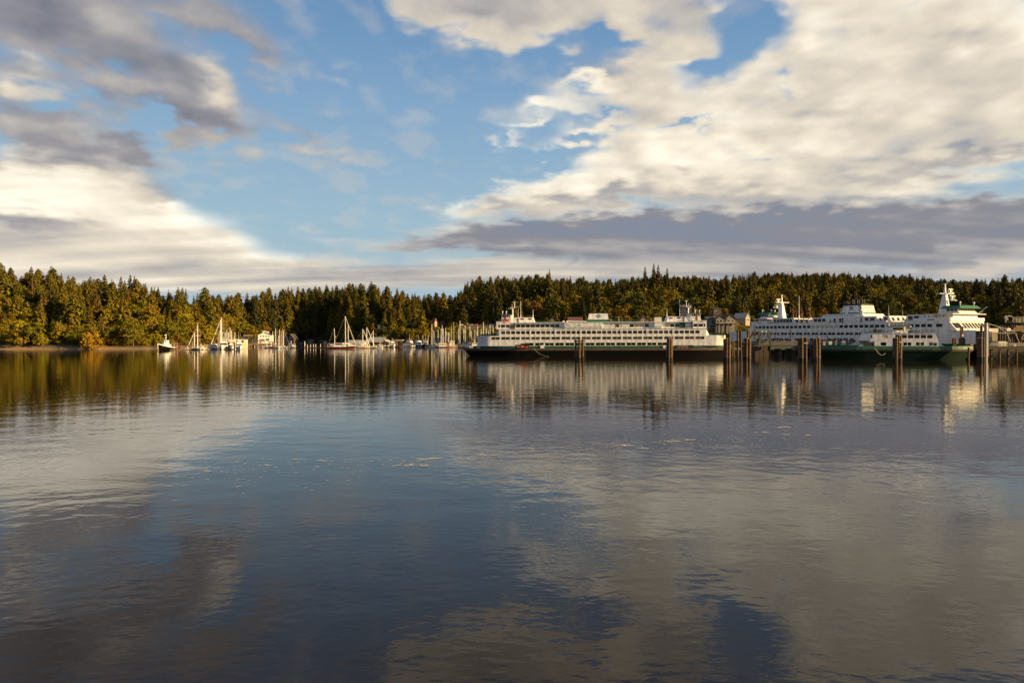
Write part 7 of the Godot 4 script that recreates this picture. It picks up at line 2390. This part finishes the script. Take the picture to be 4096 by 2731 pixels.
	b.tube(Vector3(2.5, 3.6, 0), Vector3(-4.2, 3.7, 0), 0.22, 0.2, 7); b.tube(Vector3(-5.0, 3.3, 0), Vector3(-8.9, 3.3, 0), 0.18, 0.14, 7)
	obj("boom", b, M.cream, t)
	b = B.new()
	b.ball(Vector3(-7.0, 2.2, 0), Vector3(1.8, 0.4, 0.7)); b.span(0.2, 4.4, 3.0, 4.0, -0.9, 0.9)
	obj("deck_boat", b, M.white_plain, t)
	b = B.new()
	b.tube(Vector3(2.4, top1, 0), Vector3(9.6, 2.6, 0), 0.12, 0.16, 6)
	obj("furled_jib", b, M.cream, t)
	b = B.new()
	b.tube(Vector3(2.4, top1, 0), Vector3(8.6, 3.0, 0.2), 0.05, 0.05, 4); b.tube(Vector3(2.4, top1, 0), Vector3(-5.6, 2.0, 0), 0.045, 0.045, 4); b.tube(Vector3(-5.0, top2, 0), Vector3(-9.4, 2.0, 0), 0.045, 0.045, 4)
	for s in [1.0, -1.0]: b.tube(Vector3(2.5, top1 * 0.9, 0), Vector3(2.2, 1.6, s * 2.2), 0.03, 0.03, 4)
	b.rail(Vector3(-9.3, 1.6, 1.3), Vector3(9.0, 2.1, 0.5), 0.8, 2.2, 0.03, 1)
	obj("rigging", b, M.steel, t)
	sailboat(1392, 1301, 486, 0.0, "second tall mast between the ketch's mainmast and its bow", {"length": 12.0})
	motor_boat(1404, 484, 20.0, 7.5, "white cabin boat behind the navy ketch's bow", {})
	motor_boat(1432, 486, 170.0, 9.0, "white cabin cruiser just right of the navy ketch's bow", {"fly": false})
	# --- sheds and boats right of the ketch
	house("boat_house_low", "grey roofed shelter with pale fringe, right of the ketch's mast", 1428, 0.4, 520, 0.0, 11.5, 9.0, 2.6, 4.8, M.cream, M.metal_roof, [], false, 0.6)
	house("metal_roof_shed", "dark red boat shed with a broad grey metal roof", 1509, 0.4, 536, -14.0, 12.6, 11.0, 3.6, 7.0, M.barn_red, M.metal_roof, [[-4.0, 1.6, 1.6, 2.2, M.interior, M.barn_red], [0.0, 1.6, 1.6, 2.2, M.interior, M.barn_red]], false, 0.8)
	house("narrow_shed", "narrow shed with lit orange end, beside the metal roofed shed", 1546, 0.4, 534, -14.0, 3.6, 8.0, 3.2, 4.9, M.siding_tan, M.metal_roof, [], true, 0.4)
	t = thing("boat_carport", "open carport with pale roof and orange posts behind the yachts", "shelter", Vector3(wx(1590, 526), 0, -526))
	b = B.new()
	b.span(-4.2, 4.2, wy(1362.5, 526), wy(1358.5, 526), -5, 3)
	obj("roof", b, M.metal_roof, t)
	for x in [-3.6, -0.8, 0.2, 2.2, 3.6]:
		b = B.new()
		b.span(x - 0.22, x + 0.22, -1, wy(1362.5, 526), 2.2, 2.6)
		obj("post", b, M.siding_orange if x > 2 else M.siding_tan, t)
	sailboat(1450.5, 1315, 482, 0.0, "leftmost of three crossing masts, jib slanting to the right", {"jib": true, "length": 12.5})
	sailboat(1466.5, 1308, 488, 0.0, "middle of three crossing masts, tallest, jib slanting to the right", {"jib": true, "length": 13.5})
	sailboat(1492.5, 1321, 484, 180.0, "rightmost of three crossing masts, jib slanting to the left", {"jib": true, "length": 11.5})
	motor_boat(1525, 524, 5.0, 6.5, "small white boat before the metal roofed shed", {"fly": false})
	lone_pile(1518, 1346, 524, "tall pale pile before the metal roofed shed", 0.22)
	lone_pile(1456, 1372, 478, "dark brown pile under the leftmost crossing mast", 0.28, M.pile_wood)
	lone_pile(1473, 1379, 479, "short pale pile beneath the crossing jibs", 0.18)
	motor_boat(1570, 516, -70.0, 11.0, "white motor yacht with dark flybridge screen, leftmost of the yacht row", {"canopy": M.siding_grey})
	motor_boat(1632, 518, 140.0, 12.0, "white trawler yacht with tan canopy, second of the yacht row", {"canopy": M.siding_tan, "aerial": 0.5})
	motor_boat(1667, 520, -130.0, 12.5, "white yacht with navy hull, third of the yacht row", {"hull": M.navy, "canopy": M.roof_dark, "aerial": 0.4})
	t = motor_boat(1701, 516, -88.0, 12.0, "white fishing boat with black hull and two upright poles", {"hull": M.hull_black, "aerial": 0.5})
	mast_part("trolling_pole", t, M.cream, [[Vector3(-1, 2, 2.0), Vector3(-1, wy(1341, 516), 2.0), 0.16, 0.11], [Vector3(-1, 2, -2.0), Vector3(-1, wy(1341, 516), -2.0), 0.16, 0.11], [Vector3(-1, wy(1358, 516), -2.0), Vector3(-1, wy(1358, 516), 2.0), 0.1, 0.1]])
	lone_pile(1639, 1362, 512, "dark pile standing before the trawler yacht", 0.3, M.pile_wood)
	lone_pile(1722, 1362, 511, "dark pile right of the fishing boat with two poles", 0.28, M.pile_wood)
	for k in [[1610, "first from the left"], [1619, "second from the left"], [1672, "third from the left"], [1682, "fourth from the left"], [1698, "rightmost"]]:
		var dr := thing("blue_barrel", "blue barrel on the yacht float, %s of five" % k[1], "barrel", Vector3(wx(k[0], 511.5), 0.46, -511.5), 0.0, "blue barrels on the yacht float")
		b = B.new()
		b.tube(Vector3.ZERO, Vector3(0, 0.95, 0), 0.45, 0.45, 10)
		obj("body", b, M.blue, dr)
		b = B.new()
		b.tube(Vector3(0, 0.95, 0), Vector3(0, 1.02, 0), 0.47, 0.47, 10)
		obj("lid", b, M.blue, dr)
	# --- red and white trawler
	var td := 505.0
	t = thing("red_white_trawler", "cream wooden trawler with red stripe and three cabin windows, bow to the right", "trawler", Vector3(wx(1797, td), 0, -td), 3.0)
	put("hull", hull_mesh(17.5, 4.8, 3.3, 1.0, 0.8), M.cream, t)
	put("red_stripe", band_mesh(17.5, 4.8, 3.3, 1.0, 0.8, 0.98, 0.06), M.siding_orange, t)
	put("red_waterline", band_mesh(17.4, 4.75, 3.3, 1.0, -0.05, 0.12, 0.05), M.red, t)
	b = B.new()
	b.span(-7.6, -2.2, 0.9, 3.3, -1.9, 1.9)
	cabin = obj("aft_cabin", b, M.white_plain, t)
	for x in [-6.5, -4.7, -3.0]: pane("window", 1.05, 0.75, M.glass_dark, cabin, Vector3(x, 2.1, 1.93))
	b = B.new()
	b.span(-7.9, -2.0, 3.3, 3.5, -2.1, 2.1); b.span(-7.9, -2.0, 3.02, 3.12, 1.9, 2.02)
	obj("cabin_roof", b, M.cream, t)
	b = B.new()
	b.span(-2.2, -1.5, 0.9, 2.9, -1.7, 1.7); b.span(-1.5, 0.2, 1.0, 3.1, -1.6, 1.6)
	obj("middle_cabin", b, M.siding_orange, t)
	b = B.new()
	b.taper(0.2, 3.9, -1.6, 1.6, 1.2, 0.4, 3.7, -1.5, 1.5, 4.8)
	cabin = obj("wheelhouse", b, M.white_plain, t)
	pane("door", 0.7, 1.9, M.siding_orange, cabin, Vector3(2.5, 2.9, 1.6))
	pane("window", 0.7, 0.6, M.glass_dark, cabin, Vector3(1.2, 4.0, 1.57)); pane("window", 0.4, 0.6, M.glass_dark, cabin, Vector3(3.3, 4.0, 1.57))
	b = B.new()
	b.span(-0.2, 4.2, 4.8, 5.0, -1.7, 1.7)
	obj("wheelhouse_roof", b, M.cream, t)
	mast_part("mast", t, M.cream, [[Vector3(1.7, 4.8, 0), Vector3(1.7, wy(1300, td), 0), 0.16, 0.1]])
	mast_part("foremast", t, M.cream, [[Vector3(3.4, 4.8, 0), Vector3(3.2, wy(1288, td), 0), 0.16, 0.1]])
	# --- the crowd of masts
	var row := [[1727, 1296], [1735, 1322], [1752, 1320], [1764, 1314], [1768.5, 1301], [1772, 1314], [1782, 1311], [1786, 1327], [1793, 1329], [1796, 1333], [1834, 1314], [1839.5, 1283], [1854.5, 1314], [1860, 1301], [1879.5, 1303], [1884, 1324], [1899, 1320], [1907, 1326], [1910.5, 1304], [1924, 1315], [1933.5, 1288], [1945, 1315], [1954, 1322], [1960, 1299], [1972, 1303], [1983, 1307], [1991, 1285], [2001, 1310], [2014, 1300]]
	var near := ["behind the dark pile right of the fishing boat", "above the grey house's left corner", "before the grey house's left half", "before the grey house's ridge, left", "tallest before the grey house", "just right of the tallest before the grey house", "before the grey house's right half", "short, by the grey house's right wall", "shorter, right of the grey house", "shortest, left of the trawler's wheelhouse", "left of the tallest crowded mast, by the trawler's bow", "tallest of the crowd, at the trawler's bow", "short, second right of the trawler's bow", "tall, third right of the trawler's bow", "beside a furled green sail", "short, before the white cruiser under the ferry bow", "slanting stays, left above the long ferry's stern tip", "short, above the long ferry's stern tip", "tall, above the long ferry's stern tip", "over the long ferry's stern rail, left end", "tallest over the long ferry's stern rail", "short, over the middle of the long ferry's stern rail", "shortest, over the long ferry's stern rail", "tall, over the right half of the stern rail", "second from the control end of the long ferry", "nearest to the long ferry's control end", "tall, half hidden by the control end", "hidden behind the control end's windows", "hidden behind the long ferry's first windows"]
	for i in row.size():
		if i > 26: continue
		rng.seed = 500 + i
		sailboat(row[i][0], row[i][1], 508.0 + (i * 7 % 5) * 3.0, rng.randf_range(-60, 60) + (180.0 if i % 2 else 0.0), "pale mast and hull, %s" % near[i], {"length": 9.5, "hull": M.white_plain if i % 4 else M.cream, "cover": [M.rope, M.blue, M.green_dark, M.cream][i % 4]})
	motor_boat(1884, 503, -20.0, 9.0, "white cruiser with blue canvas, left of the ferry's stern", {"canopy": M.blue})
	motor_boat(1903, 500, 10.0, 10.0, "white cabin cruiser right beside the long ferry's stern", {"fly": false})
	motor_boat(1742, 511, 70.0, 7.5, "small boat between the dark pile and the trawler's stern", {"hull": M.navy, "fly": false})
	lone_pile(1850, 1371, 503, "brown pile at the trawler's bow", 0.22)
	lone_pile(1867, 1370, 506, "brown pile left of the blue canvas cruiser", 0.22)
	# --- buildings above the marina
	house("grey_house", "grey shoreside house with hipped roof and white window frames, behind the masts", 1768, 1.4, 541, 0.0, 11.6, 8.0, 4.4, 7.0, M.siding_grey, M.roof_dark, [[-4.2, 3.2, 1.2, 1.2], [-2.2, 3.2, 1.2, 1.2], [0.2, 3.2, 1.4, 1.2], [3.4, 3.2, 1.4, 1.2], [-3.0, 1.0, 2.4, 1.2], [1.6, 1.0, 2.4, 1.2]], false, 0.5)
	house("orange_gable_house", "narrow house with steep orange gable and white lower window", 1738, wy(1312, 575), 575, 30.0, 3.6, 6.0, 4.0, 8.6, M.siding_orange, M.roof_brown, [[0.0, 1.8, 1.2, 1.4, M.cream], [0.0, 4.6, 0.9, 1.4, M.cream]], true, 0.3)
	house("brown_house", "brown house with wide gable and white dormer wall, right of the orange gable", 1766, wy(1314, 585), 585, 0.0, 9.6, 7.0, 1.8, 6.2, M.siding_brown, M.roof_brown, [[0.0, 3.4, 1.6, 1.0]], true, 0.5)
	house("tiny_white_house", "tiny white house up among the trees over the metal roofed shed", 1517, wy(1311, 590), 590, 10.0, 3.0, 3.0, 2.3, 2.6, M.white_plain, M.grey_paint, [[-0.6, 1.6, 0.5, 0.5], [0.6, 1.6, 0.5, 0.5]], false, 0.2)
	house("boat_store", "low red roofed store behind the yachts", 1650, 1.0, 540, 0.0, 8.5, 6.0, 3.0, 4.6, M.siding_brown, M.barn_red, [[-2.0, 1.6, 1.4, 1.0]], false, 0.5)
	# road with its wall and parked cars above the crowded masts
	var rd := 548.0
	b = B.new()
	b.span(wx(1838, rd), wx(2010, rd), wy(1325, rd), wy(1303, rd), -rd - 9.0, -rd)
	tag(obj("retaining_wall", b, M.concrete), "long low retaining wall above the crowded masts", "wall")
	b = B.new()
	b.rail(Vector3(wx(1838, rd), wy(1303, rd), -rd - 0.3), Vector3(wx(2010, rd), wy(1303, rd), -rd - 0.3), 0.9, 2.0, 0.06, 2)
	tag(obj("guard_rail", b, M.rust), "brown guard rail along the retaining wall", "railing")
	var cm := [M.white_plain, M.red, M.grey_paint, M.orange, M.siding_brown, M.navy, M.white_plain, M.steel]
	var cw := ["white car", "red car", "grey car", "orange car", "brown car", "navy car", "second white car", "silver car"]
	for i in 8:
		vehicle("parked_car", "%s parked on the road above the masts, %s from the left" % [cw[i], pn[i]], "car", Vector3(wx(1846 + i * 20.0, rd), wy(1303, rd), -rd - 3.0), 0.0, cm[i], true)
	# --- houses on the right hand hillside
	var bd := 436.0
	var by := wy(1309, bd)
	var win := []
	for x in [-6.6, -4.4, -2.2]: win.append([x, 3.4, 1.3, 1.5])
	win.append([-5.0, 0.8, 3.0, 1.2])
	var big := house("hillside_house", "large grey hillside house with several gables and balconies, right of the long ferry", 2868, by, bd, 4.0, 15.5, 9.0, 5.0, 6.6, M.siding_grey, M.roof_dark, win, false, 0.6)
	var t2 := house("hillside_house_wing", "gabled glass fronted wing in the middle of the large hillside house", 2880, by, bd - 5.4, 4.0, 6.6, 4.0, 5.2, 7.4, M.siding_grey, M.roof_dark, [[-2.0, 3.6, 1.4, 1.6], [0.0, 3.8, 1.6, 2.0], [2.0, 3.6, 1.4, 1.6]], true, 0.6)
	var t3 := house("hillside_house_wing", "right gabled wing of the large hillside house with deck, warmly lit", 2916, by, bd - 4.6, 8.0, 6.4, 5.0, 5.4, 8.2, M.siding_grey, M.roof_dark, [[-1.4, 4.0, 2.0, 1.5], [1.4, 4.0, 1.4, 1.5], [0.0, 1.2, 3.4, 1.2]], true, 0.6)
	b = B.new()
	b.span(wx(2860, bd), wx(2934, bd), by + 2.4, by + 2.6, -bd + 4.0, -bd + 9.0)
	b.rail(Vector3(wx(2860, bd), by + 2.6, -bd + 9.0), Vector3(wx(2934, bd), by + 2.6, -bd + 9.0), 1.0, 1.2, 0.05, 3)
	for k in 5: b.tube(Vector3(wx(2862 + k * 17.0, bd), by - 3.0, -bd + 8.6), Vector3(wx(2862 + k * 17.0, bd), by + 2.4, -bd + 8.6), 0.16, 0.16)
	var deck := obj("timber_deck", b, M.siding_tan, big)
	deck.transform = big.transform.affine_inverse()
	absorb(big, t2)
	absorb(big, t3)
	house("barn_house", "gabled barn like house with grey roof, its lit end gable facing right", 2968, wy(1299, 442), 442, 42.0, 5.6, 8.4, 4.6, 7.4, M.siding_tan, M.metal_roof, [[0.0, 3.2, 3.6, 0.9], [0.0, 5.3, 0.8, 0.9]], true, 0.4)
	house("dark_house", "dark box shaped house in shade above the large hillside house", 2866, wy(1266, 466), 466, 0.0, 5.4, 5.0, 5.2, 5.6, M.siding_brown, M.roof_dark, [[-1.4, 3.8, 0.8, 0.8]], false, 0.3)
	house("ridge_house", "grey house partly hidden behind the long ferry's right antennas", 2744, wy(1246, 470), 470, -10.0, 7.4, 6.0, 2.6, 4.6, M.siding_grey, M.roof_dark, [[-1.2, 1.6, 1.4, 0.9], [1.6, 1.6, 1.2, 0.9]], false, 0.4)
	house("roof_house", "dark roofed house peeping over the long ferry's bare roof, white chimney", 2214, wy(1302, 440), 440, 0.0, 6.6, 6.0, 2.6, 6.0, M.siding_brown, M.roof_brown, [[-1.0, 3.4, 1.0, 0.9]], true, 0.5)
	house("roof_house", "brown roofed house peeping over the ferry left of the four small poplars", 2572, wy(1300, 440), 440, 10.0, 8.4, 6.0, 2.2, 5.8, M.siding_brown, M.roof_brown, [[-1.4, 3.0, 1.0, 0.9]], true, 0.5)
	house("roof_house", "low red brown roof behind the long ferry's roof pipe", 2300, wy(1296, 450), 450, 0.0, 9.0, 6.0, 2.4, 4.4, M.siding_brown, M.roof_brown, [[0.0, 1.4, 1.0, 0.8]], false, 0.5)

func absorb(main: Node3D, wing: Node3D) -> void:   # a wing's walls and windows become parts of the house
	var rel := main.transform.affine_inverse() * wing.transform
	for c in wing.get_children():
		wing.remove_child(c)
		main.add_child(c, true)
		c.transform = rel * c.transform
	remove_child(wing)
	wing.free()

func vehicle(called: String, label: String, category: String, at: Vector3, turn: float, m: Material, car: bool) -> void:
	var t := thing(called, label, category, at, turn, "cars parked above the masts" if car else "")
	var b := B.new()
	b.taper(-2.2, 2.2, -0.85, 0.85, 0.35, -2.1, 2.1, -0.8, 0.8, 0.95)
	obj("body", b, m, t)
	b = B.new()
	if car:
		b.taper(-1.5, 1.1, -0.76, 0.76, 0.95, -1.1, 0.6, -0.66, 0.66, 1.5)
	else:
		b.taper(-0.6, 1.3, -0.78, 0.78, 0.95, -0.5, 0.8, -0.7, 0.7, 1.75)
	var top := obj("cab", b, m, t)
	pane("window", 1.3, 0.34, M.glass_dark, top, Vector3(-0.2 if car else 0.2, 1.22, 0.75))
	for x in [-1.35, 1.35]:
		for z in [-0.8, 0.8]:
			b = B.new()
			b.tube(Vector3(x, 0.33, z - 0.1), Vector3(x, 0.33, z + 0.1), 0.33, 0.33, 10)
			obj("wheel", b, M.black, t)

func _ready() -> void:
	camera_and_light()
	materials()
	build_land()
	build_water()
	build_trees()
	long_ferry()
	far_ferry()
	small_ferry()
	transfer_dock()
	right_dock()
	pilings()
	marina()
	driftwood()
	build_foam()
